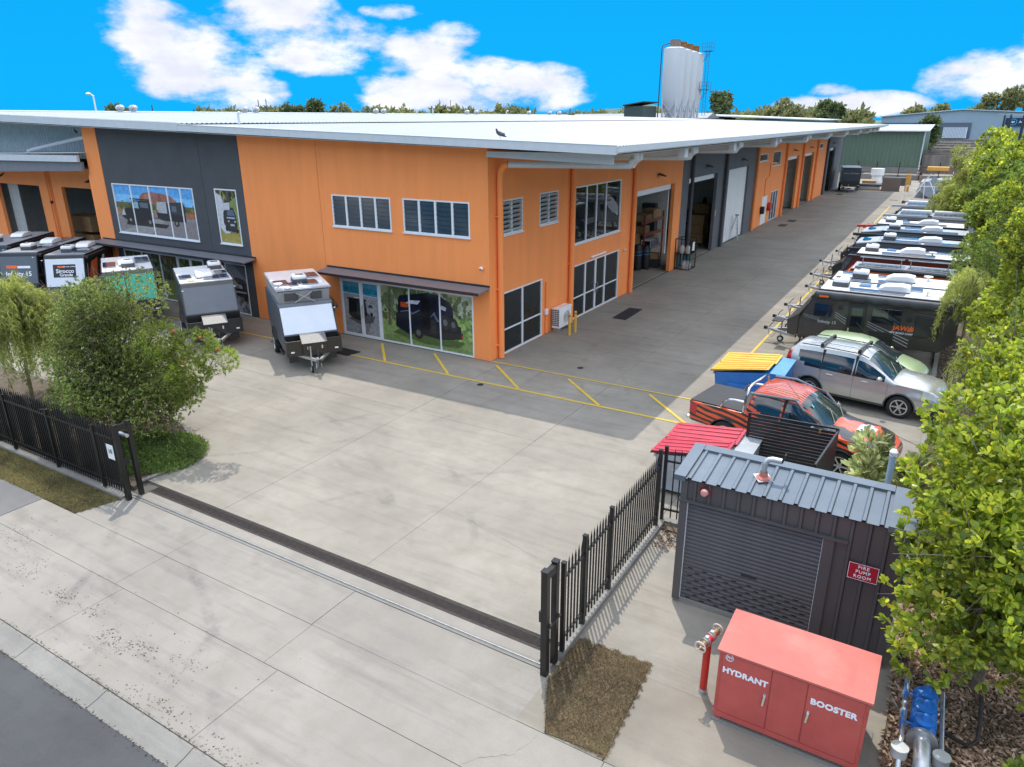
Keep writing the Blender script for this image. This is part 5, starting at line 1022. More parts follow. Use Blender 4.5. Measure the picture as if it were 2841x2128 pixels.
# the wrapped pickup
def wrap(name,scale,dist,thr,rot=(0,0,0),st=(1,1,1)):
    m=bpy.data.materials.new(name); m.use_nodes=True; nt=m.node_tree; N=nt.nodes; L=nt.links; b=N['Principled BSDF']
    tc=N.new('ShaderNodeTexCoord'); mp=N.new('ShaderNodeMapping'); mp.inputs['Rotation'].default_value=rot; mp.inputs['Scale'].default_value=st; L.new(tc.outputs['Object'],mp.inputs[0])
    w=N.new('ShaderNodeTexWave'); w.wave_type='BANDS'; w.bands_direction='Z'; w.inputs['Scale'].default_value=scale; w.inputs['Distortion'].default_value=dist; w.inputs['Detail'].default_value=2.5; w.inputs['Detail Scale'].default_value=1.3; L.new(mp.outputs[0],w.inputs[0])
    n=N.new('ShaderNodeTexNoise'); n.inputs['Scale'].default_value=1.6; L.new(mp.outputs[0],n.inputs[0])
    ad=N.new('ShaderNodeMath'); ad.operation='MULTIPLY_ADD'; L.new(n.outputs[0],ad.inputs[0]); ad.inputs[1].default_value=.7; L.new(w.outputs[1],ad.inputs[2])
    cr=N.new('ShaderNodeValToRGB'); cr.color_ramp.interpolation='CONSTANT'; e=cr.color_ramp.elements; e[0].color=(.018,.017,.018,1); e[1].position=thr; e[1].color=(.70,.085,.018,1)
    mr=N.new('ShaderNodeMath'); mr.operation='MULTIPLY'; mr.inputs[1].default_value=.6; L.new(ad.outputs[0],mr.inputs[0]); L.new(mr.outputs[0],cr.inputs[0])
    L.new(cr.outputs[0],b.inputs['Base Color']); b.inputs['Roughness'].default_value=.3; b.inputs['Coat Weight'].default_value=.5; MATS[name]=m; return m
m_wrap=wrap('orange and black vinyl wrap',1.5,4.5,.49,(0,R(-24),0),(.55,.5,1.5)); m_wraproof=wrap('striped vinyl roof wrap',3.2,3.0,.44,(R(90),0,R(6)),(.35,1,1))
gunm=mat('gunmetal paint',(.13,.135,.145),.3,.5,coat=.6)
K=[(-2.62,.55,.70,1.02,.72,1.04,.68,1.04),(-2.55,.5,.84,1.08,.82,1.10,.76,1.10),(-1.02,.42,.875,1.10,.84,1.12,.78,1.12),(-.98,.42,.875,1.10,.83,1.15,.76,1.14),(-.90,.42,.88,1.12,.84,1.72,.65,1.77),(-.5,.40,.885,1.11,.84,1.76,.64,1.83),(.2,.38,.885,1.09,.84,1.72,.63,1.80),(.5,.38,.885,1.08,.835,1.57,.63,1.68),(1.1,.38,.885,1.08,.82,1.16,.76,1.26),(1.25,.38,.885,1.07,.81,1.11,.76,1.21),(2.0,.42,.88,1.03,.77,1.06,.69,1.13),(2.35,.46,.82,.94,.69,.97,.60,1.01),(2.6,.5,.6,.74,.52,.78,.42,.8)]
ute,uf=car('pickup_truck','orange and black striped dual cab pickup with a chrome sports bar','pickup',(11.05,-2.40,0),R(-9),K,m_wrap,[(1.5,.37,.43),(-1.5,.37,.43)],m_carg,
  [('headlight',lambda x,z,j,B:2.15<x<2.5 and .80<z<.98 and B-3<=j<B+2),('bonnet_emblem',lambda x,z,j,B:(1.62<x<1.98 and j>=B+8) or (1.75<x<1.9 and j==B+7))],[('tail_light',lambda x,z,j,B:x<-2.36 and .70<z<1.05 and 5<=j<B)],(.36,1.14),None,[(-.80,-.08),(.03,.93)],None,wr=.37,ww=.25,seams=((-.0,.45,1.08),(1.08,.5,1.04),(-.96,.5,1.08)),roofmat=m_wraproof,roofx=(-.9,.38),sm=1)
part('tonneau_cover',M().prism([(-2.56,1.105),(-.99,1.125),(-.99,1.145),(-2.56,1.125)],'y',-.80,.80),mat('tonneau vinyl',(.030,.030,.032),.6,var=.15),ute,bevel=.008)
sbm=M()
for dxx in (0,.0): pass
sbm.tube([(-1.05,-.80,1.12),(-1.03,-.78,1.45),(-1.02,-.66,1.74),(-1.02,-.5,1.81),(-1.02,.5,1.81),(-1.02,.66,1.74),(-1.03,.78,1.45),(-1.05,.80,1.12)],.036,10)
for s in (1,-1): sbm.tube([(-1.04,s*.78,1.40),(-1.3,s*.78,1.40),(-1.5,s*.78,1.36),(-1.62,s*.78,1.25),(-1.68,s*.78,1.12)],.034,10)
part('sports_bar',sbm,m_chrome,ute,True)
part('rear_bumper',M().bx((-2.62,0,.56),(.14,1.5,.14)),m_chrome,ute,bevel=.04)
for s in (1,-1):
    part('mirror',M().ell((.80,s*1.02,1.2),(.08,.12,.1),12,8),m_chrome if False else gunm,ute,True)
    part('cant_rail',M().tube([Vector(uf(-.88,1.71,s)),Vector(uf(-.3,1.75,s)),Vector(uf(.2,1.715,s)),Vector(uf(.5,1.565,s)),Vector(uf(.85,1.33,s)),Vector(uf(1.08,1.17,s))],.034,6),gunm,ute,True)
    part('pillar',M().tube([Vector(uf(-.02,1.10,s)),Vector(uf(-.02,1.72,s))],.055,4),m_blackp,ute)
    for x in (-.75,.2): part('door_handle',M().bx(Vector(uf(x,.98,s))+Vector((0,s*.015,0)),(.2,.03,.03)),gunm,ute,bevel=.006)
    part('side_step',M().tube([(-.9,s*.9,.40),(1.0,s*.9,.40)],.035,8),m_chrome,ute)
part('antenna',M().cyl((.25,-.5,1.74),(-.1,-.55,2.1),.006,5),m_blackp,ute); part('sticker',M().bx((.58,-.45,1.60),(.08,.07,.004),ry=R(40)),mat('green sticker',(.2,.5,.4),.4),ute)
for s in (-.4,.25): part('wiper',M().tube([(1.16,s,1.25),(.85,s+.5,1.43)],.011,5),m_blackp,ute)

# ------------------------------------------------------------ hybrid camper trailers
m_bronze=mat('bronze camper panel',(.058,.053,.047),.32,.35,var=.1,coat=.3); m_blkpan=mat('black camper panel',(.016,.016,.017),.35,var=.2,coat=.3); m_grypan=mat('slate camper panel',(.10,.115,.135),.38,.2,var=.06); m_lgt=mat('light grey camper panel',(.40,.42,.45),.35,.1,var=.04); m_whtpan=mat('white camper panel',(.62,.66,.72),.3,var=.03)
m_blupan=mat('deep blue camper panel',(.02,.06,.11),.35,var=.1); m_grnpan=mat('green camper panel',(.01,.33,.20),.35,var=.06); m_mar=mat('maroon camper panel',(.10,.022,.02),.3,var=.1,coat=.4); m_orgp=mat('orange camper panel',(.72,.14,.02),.3,coat=.4); m_awnbag=mat('charcoal awning vinyl',(.055,.057,.062),.5,var=.15); m_ltxt=mat('grey lettering',(.45,.46,.48),.5); m_canv=mat('grey canvas',(.28,.28,.28),.9,var=.1,scale=6); m_mesh_=mat('insect mesh',(.08,.08,.08),.9); m_bed=mat('bronze checker plate',(.06,.052,.042),.35,.5,var=.25,scale=25)
m_roofg=mat('grey camper roof',(.30,.31,.33),.4,var=.05)
def solar(par,x0,x1,y0,y1,z,tilt=0,cells=4):
    cx,cy=(x0+x1)/2,(y0+y1)/2
    p=part('solar_panel',M().box(x0-cx,x1-cx,y0-cy,y1-cy,0,.03),m_solarf,par); p.location=(cx,cy,z); p.rotation_euler=(tilt,0,0)
    g=M(); nx=max(1,int((x1-x0)/.26)); ny=max(1,int((y1-y0)/.3)); dx,dy=(x1-x0-.05)/nx,(y1-y0-.05)/ny
    for i in range(nx):
        for j in range(ny): a=x0-cx+.025+i*dx; b=y0-cy+.025+j*dy; g.box(a+.006,a+dx-.006,b+.006,b+dy-.006,.0305,.034)
    part('solar_cells',g,m_solar,p); return p
def camper(label,loc,rz,L=5.4,w=1.78,h=2.5,body=m_bronze,front=None,band=None,roof=m_gel,nose=True,awn=None,awnz=2.2,awnlen=None,awndx=0,items=(),pop=0,slant=0,lights=True,side='full',grp='hybrid camper trailers',towx=1.15,mud=True,nosem=None,rake=.5,frontlow=1.28):
    """x forward to the tow ball, origin on the ground under the front lower edge of the body"""
    t=thing('camper_trailer',label,'camper trailer',loc,rz,grp); hb=h-pop; w2=w/2; front=front or body
    prof=[(-.38,.62),(-.38,frontlow),(-.38-rake,hb-.12),(-.38-rake-.06-slant,hb),(-L+.05,hb),(-L,hb-.1),(-L,1.15),(-L+.45,.68)]
    b=part('body',M().prism(prof,'y',-w2,w2),body,t,bevel=.03)
    # front panel and lower band
    if True:
        x0,z0,x1,z1=-.38,frontlow,-.38-rake,hb-.12; d=Vector((x1-x0,0,z1-z0)); nrm=Vector((-(z0-z1),0,-(x1-x0)*-1)); nrm=Vector((z1-z0,0,x0-x1)).normalized()
        def fp(u,y,o): p=Vector((x0,0,z0))+d*u+nrm*o; return (p.x,y,p.z)
        part('front_panel',M().add([fp(.03,-w2+.05,.004),fp(.03,w2-.05,.004),fp(.97,w2-.05,.004),fp(.97,-w2+.05,.004),fp(.03,-w2+.05,.022),fp(.03,w2-.05,.022),fp(.97,w2-.05,.022),fp(.97,-w2+.05,.022)],[(0,3,2,1),(4,5,6,7),(0,1,5,4),(1,2,6,5),(2,3,7,6),(3,0,4,7)]),front,t)
        for s in (-1,1): part('corner_trim',M().bar(fp(0,s*(w2-.02),.012),fp(1,s*(w2-.02),.012),.035),m_blackp,t)
        if band: part('lower_band',M().box(-.38,-.36,-w2+.04,w2-.04,.8,frontlow-.02),band,t)
    if nose:
        nm=nosem or body
        part('nose_box',M().prism([(0,.66),(.05,1.22),(-.37,1.52),(-.375,.66)],'y',-w2+.03,w2-.03),nm,t,bevel=.02)
    rt=part('roof_sheet',M().prism([(-.38-rake-.10-slant,0),(-L+.08,0),(-L+.08,.03),(-.38-rake-.10-slant,.03)],'y',-w2+.03,w2-.03),roof,t); rt.location=(0,0,h+.002)
    if pop:
        cvs=M(); xa,xb=-.5-rake-slant,-L+.15
        cvs.prism([(xa,hb),(xb,hb),(xb-.02,h-.1),(xa+.10,h-.1)],'y',-w2+.07,w2-.07); cv=part('canvas_wall',cvs,m_canv,t)
        part('roof_rim',M().prism([(xa+.10,h-.07),(xb-.08,h-.07),(xb-.08,h),(xa+.10,h)],'y',-w2+.0,w2),m_lgt,t,bevel=.015)
        part('mesh_window',M().bx((xa+.075,-.45,hb+.22),(.012,.5,.3),ry=R(14)),m_mesh_,cv); part('mesh_window',M().bx((xa+.075,.42,hb+.22),(.012,.42,.3),ry=R(14)),m_mesh_,cv)
        part('scissor_arm',M().bar((xa+.12,-.35,hb+.02),(xa+.2,.25,h-.14),.035),m_galv,t); part('scissor_arm',M().bar((xa+.16,.35,hb+.02),(xa+.24,-.3,h-.14),.035),m_galv,t)
    else:
        for s in (-1,1): part('roof_rail',M().bar((-.38-rake-.06-slant,s*(w2-.01),h-.02),(-L+.05,s*(w2-.01),h-.02),.05,.06),m_blackp,t)
    if slant:
        x0=-.38-rake; sk=part('skylight_panel',M().prism([(x0-.02,hb-.13),(x0-.08-slant,hb+.0),(x0-.08-slant,hb+.03),(x0-.02,hb-.10)],'y',-w2+.05,w2-.05),m_lgt,t); part('skylight',M().bx((x0-.05-slant/2,0,hb-.035),(slant*.6,.8,.05),ry=-math.atan2(.13,slant+.06)),m_carg,sk,bevel=.02)
    # chassis, drawbar, coupling, jockey wheel
    db=part('drawbar',M().bar((-.3,.62,.52),(towx-.25,.06,.52),.09).bar((-.3,-.62,.52),(towx-.25,-.06,.52),.09).bar((towx-.45,0,.53),(towx-.05,0,.53),.10,.08),m_galv,t); part('coupling',M().bx((towx,0,.55),(.16,.09,.10)).cyl((towx+.03,0,.5),(towx+.03,0,.62),.05,8),m_blackp,db); part('brake_lever',M().tube([(towx-.12,.0,.6),(towx-.2,.0,.75),(towx-.3,.0,.86)],.016,6),m_blackp,db)
    for s in (-1,1): part('safety_chain',M().tube([(towx-.1,s*.05,.5),(towx-.14,s*.08,.3),(towx-.28,s*.1,.22),(towx-.4,s*.08,.42)],.012,5),m_galv,db)
    jk=part('jockey_wheel',M().cyl((towx-.55,-.2,.18),(towx-.55,-.2,.95),.028,8).bx((towx-.55,-.2,.16),(.06,.08,.18)),m_galv,t); part('tyre',M().lathe([(.06,-.04),(.12,-.04),(.13,0),(.12,.04),(.06,.04)],(towx-.55,-.2,.13),16,'y'),m_tyre,jk,True); part('hub',M().cyl((towx-.55,-.246,.13),(towx-.55,-.154,.13),.07,12),m_gel,jk)
    for s in (-1,1):
        wheel(t,-L*.58,s*(w2-.02),.37,.25,s,6)
        part('wheel_guard',M().prism([(-L*.58-.5,.62),(-L*.58-.36,.95),(-L*.58+.36,.95),(-L*.58+.5,.62)],'y',s*(w2+.0),s*(w2+.09)),m_blackp,t)
        if mud: part('mud_flap',M().bx((-.45,s*(w2-.3),.38),(.02,.36,.42),ry=R(-8)),m_bed,t)
        part('rock_slider',M().tube([(-.4,s*(w2-.02),.66),(-.55,s*(w2+.05),.5),(-1.3,s*(w2+.05),.5)],.03,6),m_blackp,t)
    if lights:
        for s in (-1,1): part('marker_light',M().bx((-.37,s*(w2-.14),.78),(.03,.14,.05)).bx((-.41,s*(w2-.05),hb-.16),(.02,.07,.03)),m_gel,t,bevel=.008)
    # kerbside fittings (local left, +y)
    if side:
        y=w2+.004; d=part('door',M().box(-2.62,-2.02,y,y+.03,.6,2.14),m_blkpan,t,bevel=.02); part('window',M().box(-2.52,-2.14,y+.03,y+.04,1.25,1.95),m_carg,d,bevel=.03); part('handle',M().box(-2.14,-2.08,y+.032,y+.06,1.0,1.2),m_chrome,d)
        part('window',M().box(-1.5,-.86,y,y+.035,1.5,2.0),m_carg,t,bevel=.06); part('window',M().box(-3.75,-2.8,y,y+.035,1.5,2.05),m_carg,t,bevel=.06); part('speaker',M().lathe([(.09,0),(.09,.015),(.03,.02)],(-1.75,y,1.9),14,'y'),m_blackp,t); part('speaker',M().lathe([(.1,0),(.1,.015),(.03,.02)],(-4.0,y,1.75),14,'y'),m_blackp,t)
        part('hatch',M().box(-4.95,-4.2,y,y+.05,1.15,2.0),m_blkpan,t,bevel=.06); part('storage_hatch',M().box(-3.6,-2.8,y,y+.03,.75,1.2),m_blkpan,t,bevel=.03); part('storage_hatch',M().box(-1.35,-.55,y,y+.02,.72,1.2),body,t,bevel=.03); part('storage_hatch',M().box(-1.95,-1.42,y,y+.02,.72,1.15),body,t,bevel=.03)
        st=M()
        for k in range(3): st.add([(-.5-.02*k,y+.002,1.52-.05*k),(-1.1,y+.002,1.42-.05*k),(-1.1,y+.002,1.426-.05*k),(-.5-.02*k,y+.002,1.526-.05*k)],[(0,1,2,3)])
        for k in range(3): st.add([(-1.6,y+.002,1.7-.08*k),(-2.0,y+.002,1.5-.1*k),(-2.0,y+.002,1.515-.1*k),(-1.6,y+.002,1.712-.08*k)],[(0,1,2,3)])
        for k in range(3): st.add([(-2.7,y+.002,1.5-.08*k),(-4.1,y+.002,.98-.12*k),(-4.1,y+.002,1.005-.12*k),(-2.7,y+.002,1.512-.08*k)],[(0,1,2,3)])
        part('stripe_decal',st,m_ltxt,t)
    if awn:
        ln=awnlen or L-1.1; s=1
        if awn=='bag':
            a=M(); n=26; pts=[]
            vs=[];fs=[]
            for k in range(n+1):
                x=-.86-(ln)*k/n; sg=.03*math.sin(k*1.7)+.02*math.sin(k*3.1)+.06*(k/n)
                ring=[(0,.0),(.10,.03),(.19,-.02-.3*sg),(.20,-.13-sg),(.13,-.25-sg),(.03,-.27-sg),(0,-.2)]
                vs+=[(x,w2+p,awnz+.25+q) for p,q in ring]
            for k in range(n):
                for j in range(6): fs.append((k*7+j,k*7+j+1,(k+1)*7+j+1,(k+1)*7+j))
            a.add(vs,fs); a.add(vs[:7],[tuple(range(7))]); a.add(vs[-7:],[tuple(range(7))]); part('awning_bag',a,m_awnbag,t,True,auto=60)
        else: part('awning',M().box(-.75+awndx,-.75+awndx-ln,w2+.01,w2+.16,awnz+.1,awnz+.25),awn,t,bevel=.025)
    for it in items:
        k=it[0]
        if k=='ac':
            x,y=it[1],it[2]; o=part('air_conditioner',M().prism([(-.52,0),(.5,0),(.52,.08),(.3,.2),(-.2,.24),(-.48,.2)],'y',-.31,.31),m_gel,t,bevel=.06,seg=3); o.location=(x,y,h+.05); part('base',M().box(-.5,.5,-.3,.3,-.03,.03),m_blackp,o)
        elif k=='hatch':
            x,y=it[1],it[2]; o=part('roof_hatch',M().box(-.28,.28,-.26,.26,.14,.32),m_gel,t,bevel=.08,seg=3); o.location=(x,y,h+.03); part('base',M().box(-.28,.28,-.26,.26,0,.17),m_trim,o,bevel=.03); part('handle',M().box(.05,.2,-.14,.14,.30,.34),m_blackp,o,bevel=.015)
        elif k=='sky':
            x,y=it[1],it[2]; o=part('skylight',M().box(-.2,.2,-.2,.2,0,.07),mat('blue tinted dome',(.10,.17,.30),.15,spec=.8),t,bevel=.03); o.location=(x,y,h+.03)
        elif k=='solar': solar(t,*it[1:5],h+.05,it[5] if len(it)>5 else 0)
        elif k=='ant': o=part('antenna_dish',M().lathe([(.03,0),(.04,.12),(.16,.16),(.16,.19),(.001,.2)],(0,0,0),16),m_gel,t,True); o.location=(it[1],it[2],h+.03)
        elif k=='dome': o=part('roof_vent',M().ell((0,0,0),(.13,.13,.05),14,8),m_gel,t,True); o.location=(it[1],it[2],h+.04)
        elif k=='box': o=part('junction_box',M().box(-.2,.2,-.13,.13,0,.06),mat('cream plastic',(.62,.55,.36),.6),t,bevel=.01); o.location=(it[1],it[2],h+.03)
    return t
PIr=PI
# -------- right hand row, noses towards the warehouse
def TX(s,sz,p,t,m=m_letw,bold=.015,sh=.15): return text(s,sz,p,(-1,0,0),(0,0,1),m,t,bold=bold,shear=sh)
m_ltxt=mat('grey lettering',(.45,.46,.48),.5); m_otxt=mat('orange lettering',(.75,.12,.02),.5)
R1=[('hatch',-1.55,.05),('ac',-3.35,.05),('sky',-2.35,-.3)]
A_=camper('bronze camper trailer with a sagging charcoal awning bag, nearest in the row on the right',(9.05,7.82,0),PI,L=5.5,awn='bag',towx=.95,items=R1+[('solar',-1.95,-3.7,.35,.8),('solar',-2.75,-4.2,-.75,-.1),('ant',-4.4,.35)])
TX('Infinity 15',.16,(-1.35,.895,1.30),A_,m_ltxt,.005); TX('JAWA',.24,(-3.85,.898,1.40),A_,m_otxt,.03); TX('OFF ROAD CAMPERS',.095,(-3.9,.898,1.22),A_,m_letw,.02)
emb=M().add([(-4.15+.16*c,.897,1.40+.13*s) for c,s in ((-1,.1),(-.7,.6),(-.2,.8),(0,.5),(.2,.9),(.45,.4),(.8,.1),(.9,-.5),(.5,-.8),(.1,-.5),(-.5,-.5),(-.9,-.6))],[tuple(range(12))]); part('map_emblem',emb,m_otxt,A_); part('awning_badge',M().box(-1.0,-1.32,1.10,1.105,2.26,2.33),m_otxt,A_)
part('step_plate',M().bx((.45,.35,1.02),(.4,.5,.03)),m_bed,A_)
camper('white roofed black camper second in the row on the right',(9.15,9.85,0),PI,L=5.4,body=m_blkpan,side=None,items=[('hatch',-1.9,.1),('ac',-3.3,.1),('solar',-1.2,-2.3,.45,.85),('solar',-2.6,-3.7,.45,.85),('solar',-1.2,-1.8,-.75,-.3),('solar',-2.5,-2.9,-.6,-.2),('ant',-4.2,-.4)])
C_=camper('orange nosed camper third in the row, with twin solar racks lifted above its roof',(9.15,12.15,0),PI,L=5.2,h=2.56,body=m_orgp,front=m_orgp,side=None,rake=.9,roof=m_lgt,nosem=m_bronze)
for x0,x1 in ((-1.55,-3.2),(-3.35,-4.9)):
    solar(C_,x1,x0,-.8,-.1,2.86,R(8)); solar(C_,x1,x0,.0,.7,2.66,R(5)); part('rack_leg',M().cyl((x0-.1,-.3,2.5),(x0-.1,-.3,2.9),.02).cyl((x1+.1,-.3,2.5),(x1+.1,-.3,2.9),.02),m_galv,C_)
part('rolled_canvas',M().tube([(-1.5,.84,2.62),(-2.3,.86,2.60),(-3.1,.84,2.63),(-4.8,.86,2.6)],.09,8),m_awnbag,C_,True)
camper('maroon camper with a long black awning, fourth in the row on the right',(9.25,16.6,0),PI,L=5.6,body=m_mar,awn=m_blkpan,awnlen=5.2,awndx=.15,items=[('hatch',-1.5,.0),('ac',-3.2,-.1),('sky',-2.3,-.45),('solar',-2.0,-4.1,.3,.8),('solar',-2.9,-5.0,-.75,-.35),('ant',-4.0,.3)],nosem=m_blkpan)
camper('slate camper with a slanted skylight nose, fifth in the row on the right',(8.9,19.9,0),PI,L=5.9,w=2.0,h=2.62,body=m_grypan,front=m_lgt,slant=.9,awn=m_blkpan,awnlen=5.6,awndx=.25,awnz=2.05,roof=m_lgt,items=[('hatch',-2.3,.0),('ac',-4.1,.0),('solar',-2.0,-3.7,.4,.9),('solar',-2.5,-3.8,-.9,-.4),('solar',-3.9,-5.4,.4,.9),('dome',-4.0,-.6)],nosem=m_blkpan)
camper('slate camper with a slanted skylight nose, sixth in the row on the right',(8.7,24.2,0),PI,L=6.0,w=2.0,h=2.62,body=m_grypan,front=m_lgt,slant=.9,awn=m_blkpan,awnlen=5.6,awndx=.3,awnz=2.2,roof=m_lgt,items=[('hatch',-2.4,.1),('ac',-4.2,.1),('solar',-2.1,-3.8,.4,.9),('solar',-2.9,-3.9,-.8,-.3),('solar',-4.0,-5.4,.45,.9)],nosem=m_blkpan)
camper('black camper with a plain white roof, seventh in the row on the right',(9.0,28.2,0),PI,L=5.6,w=2.0,body=m_blkpan,awn=m_awnbag,awnlen=2.0,items=[('hatch',-1.6,.1),('ac',-3.6,.1),('sky',-2.4,-.3),('solar',-2.3,-4.5,.45,.9),('solar',-3.1,-3.6,-.7,-.3)])
for y,lb,g in ((34.2,'pale grey camper with folded solar boards, eighth in the row on the right',0),(40.6,'pale grey camper with folded solar boards, farthest in the row on the right',1)):
    H_=camper(lb,(9.2,y,0),PI,L=6.0,w=2.0,h=2.42,body=m_lgt,awn=m_lgt,awnlen=2.6,awndx=.2,awnz=2.2,rake=.9,roof=m_roofg)
    part('awning',M().box(-3.4,-5.6,1.01,1.16,2.28,2.45),m_lgt,H_,bevel=.02)
    for x0,x1 in ((-1.5,-3.3),(-3.45,-5.6)): solar(H_,x1,x0,.35,.95,2.47); solar(H_,x1,x0,-.4,.25,2.5); part('folded_board',M().box(x1,x0,-.95,-.5,2.5,2.6),m_gel,H_)
# -------- left group, noses towards the street
W_=camper('white pop top camper with its canvas raised in front of the orange wall',(-5.05,-3.82,0),R(-34),L=4.5,w=1.95,h=2.74,pop=.52,body=m_grypan,front=m_whtpan,band=m_blkpan,nose=False,awn=m_blkpan,awnlen=3.2,awnz=1.85,side='full',frontlow=1.2,rake=.62,towx=1.0,roof=m_gel,items=[('hatch',-1.9,.0),('solar',-1.35,-2.05,.0,.62),('solar',-1.5,-2.3,-.95,-.4),('solar',-1.3,-1.75,-.5,-.1),('solar',-2.6,-3.4,.2,.85),('dome',-1.1,-.55),('dome',-1.75,.75),('ant',-1.15,-.85)])
def tray(t,w2,m):
    part('front_tray',M().box(-.36,.12,-w2,w2,.55,.60).box(.10,.13,-w2,-.42,.6,1.12).box(.10,.13,.42,w2,.6,1.12).box(-.36,.1,-w2,-w2+.03,.6,1.12).box(-.36,.1,w2-.03,w2,.6,1.12),m,t,bevel=.005)
    tb=part('toolbox',M().prism([(-.36,.55),(.2,.55),(.24,1.02),(-.1,1.22),(-.36,1.22)],'y',-.42,.42),m,t,bevel=.01); part('lid',M().prism([(-.11,1.222),(.245,1.02),(.26,1.03),(-.10,1.245),(-.36,1.245),(-.36,1.222)],'y',-.44,.44),mat('brushed checker plate',(.17,.165,.16),.5,.15,var=.25,scale=20),tb); part('latch',M().bx((.235,-.25,.85),(.03,.05,.12)).bx((.235,.25,.85),(.03,.05,.12)),m_chrome,tb)
    part('marker_light',M().bx((.14,-w2+.2,.72),(.02,.12,.05)).bx((.14,w2-.2,.72),(.02,.12,.05)),m_gel,t)
tray(W_,.97,m_bed)
Gy=camper('slate fronted camper with a dark awning before the charcoal wall',(-10.25,-3.95,0),R(-31),L=4.6,w=2.0,h=2.44,body=m_blkpan,front=m_grypan,band=m_blkpan,nose=False,awn=m_awnbag if False else m_bronze,awnlen=3.6,awnz=2.0,frontlow=1.3,rake=.5,towx=1.2,items=[('ac',-2.1,.0),('hatch',-3.6,.6),('solar',-1.2,-1.5,-.1,.9),('solar',-1.6,-1.9,-.1,.9),('solar',-2.2,-2.8,.45,.95),('solar',-1.7,-2.4,-.95,-.45),('box',-1.3,-.55)])
tray(Gy,1.0,m_blkpan); part('upper_strip',M().bx((-.80,0,2.16),(.03,1.9,.26),ry=R(-24)),m_lgt,Gy)
Gr=camper('green fronted camper half hidden behind the bushy tree',(-15.3,-4.05,0),R(-30),L=4.7,w=2.0,h=2.42,body=m_blkpan,front=m_grnpan,nose=False,awn=m_bronze,awnlen=3.4,awnz=1.95,frontlow=1.2,rake=.45,towx=1.2,items=[('ac',-2.4,.0),('hatch',-1.75,.05),('solar',-1.8,-3.0,-.95,-.4),('solar',-2.4,-3.8,.35,.95)])
def badge(t,big,small,dark=True,z=1.55):
    # front panel coordinates: panel from (-.38,lo) to (-.88,hb-.12)
    pass
def front_text(t,s,size,u,y,lo,rake,hb,m=m_letw,off=.026,bold=.02):
    x0,z0,x1,z1=-.38,lo,-.38-rake,hb-.12; d=Vector((x1-x0,0,z1-z0)); n=Vector((z1-z0,0,x0-x1)).normalized(); p=Vector((x0,0,z0))+d*u+n*off; p.y=y
    return text(s,size,p,(0,1,0),d,m,t,bold=bold)
S_=camper('white fronted camper with a dark lettered label on its front panel',(-21.35,-3.75,0),R(-51),L=5.3,w=1.8,h=2.5,body=m_blkpan,front=m_whtpan,band=m_grypan,nosem=m_grypan,frontlow=1.05,rake=.35,nose=False,awn=m_blkpan,awnlen=4,items=[('hatch',-1.6,-.1),('ac',-3.0,.1),('solar',-1.2,-2.2,.2,.8),('solar',-2.4,-4.4,-.8,-.3)],roof=m_roofg)
lo,rk_,hb_=1.05,.35,2.5
x0,z0,x1,z1=-.38,lo,-.38-rk_,hb_-.12; dd=Vector((x1-x0,0,z1-z0)); nn=Vector((z1-z0,0,x0-x1)).normalized()
def fpp(u,y,o): p=Vector((x0,0,z0))+dd*u+nn*o; return (p.x,y,p.z)
part('dark_label',M().quad(fpp(.34,-.52,.024),fpp(.34,.48,.024),fpp(.78,.48,.024),fpp(.78,-.52,.024)),m_blackp,S_)
front_text(S_,'Sirocco',.26,.55,0,lo,rk_,hb_); front_text(S_,'Grande',.19,.42,.04,lo,rk_,hb_); part('brand_strip',M().quad(fpp(.67,-.32,.026),fpp(.67,.0,.026),fpp(.73,.0,.026),fpp(.73,-.32,.026)),m_otxt,S_); front_text(S_,'OFF ROAD CAMPERS',.06,.70,.2,lo,rk_,hb_)
for k,(c,pp) in enumerate(((m_otxt,[(-.9,.95),(-1.6,1.2),(-2.0,2.2),(-1.2,2.1),(-.8,1.5)]),(m_letw,[(-2.1,1.5),(-2.6,2.2),(-2.9,2.2),(-2.4,1.5)]),(m_letw,[(-1.0,.9),(-2.2,1.2),(-2.2,1.35),(-1.0,1.05)]),(m_letw,[(-1.5,.75),(-2.4,.75),(-2.4,1.1),(-1.5,.95)]))): part('side_decal',M().add([(a,.91+.045,b) for a,b in pp],[tuple(range(len(pp)))]),c,S_)
I_=camper('slate camper with white italic lettering across its plain front panel',(-24.0,-4.55,0),R(-55),L=5.6,w=1.8,h=2.5,body=m_blkpan,front=m_grypan,band=m_blkpan,frontlow=1.05,rake=.35,nose=False,awn=m_blkpan,awnlen=4.5,items=[('hatch',-1.6,.1),('ac',-3.6,.1),('solar',-1.9,-3.0,.2,.8),('solar',-3.9,-5.2,-.2,.5)],roof=m_roofg)
front_text(I_,'Infinity 15',.30,.36,0,lo,rk_,hb_); part('brand_strip',M().quad(fpp(.56,-.55,.026),fpp(.56,-.05,.026),fpp(.66,-.05,.026),fpp(.66,-.55,.026)),m_otxt,I_); part('brand_strip',M().quad(fpp(.56,-.04,.026),fpp(.56,.55,.026),fpp(.64,.55,.026),fpp(.64,-.04,.026)),m_letw,I_)
Bj=camper('deep blue camper with white slanted letters at the far left',(-27.6,-4.2,0),R(-53),L=5.6,w=1.9,h=2.5,body=m_blkpan,front=m_blupan,band=m_blkpan,frontlow=1.05,rake=.35,nose=False,awn=m_blkpan,awnlen=4.5,items=[('hatch',-1.9,-.2),('ac',-3.6,.2),('ant',-3.3,-.7)],roof=m_roofg)
front_text(Bj,'JAWA',.55,.3,.2,lo,rk_,hb_)
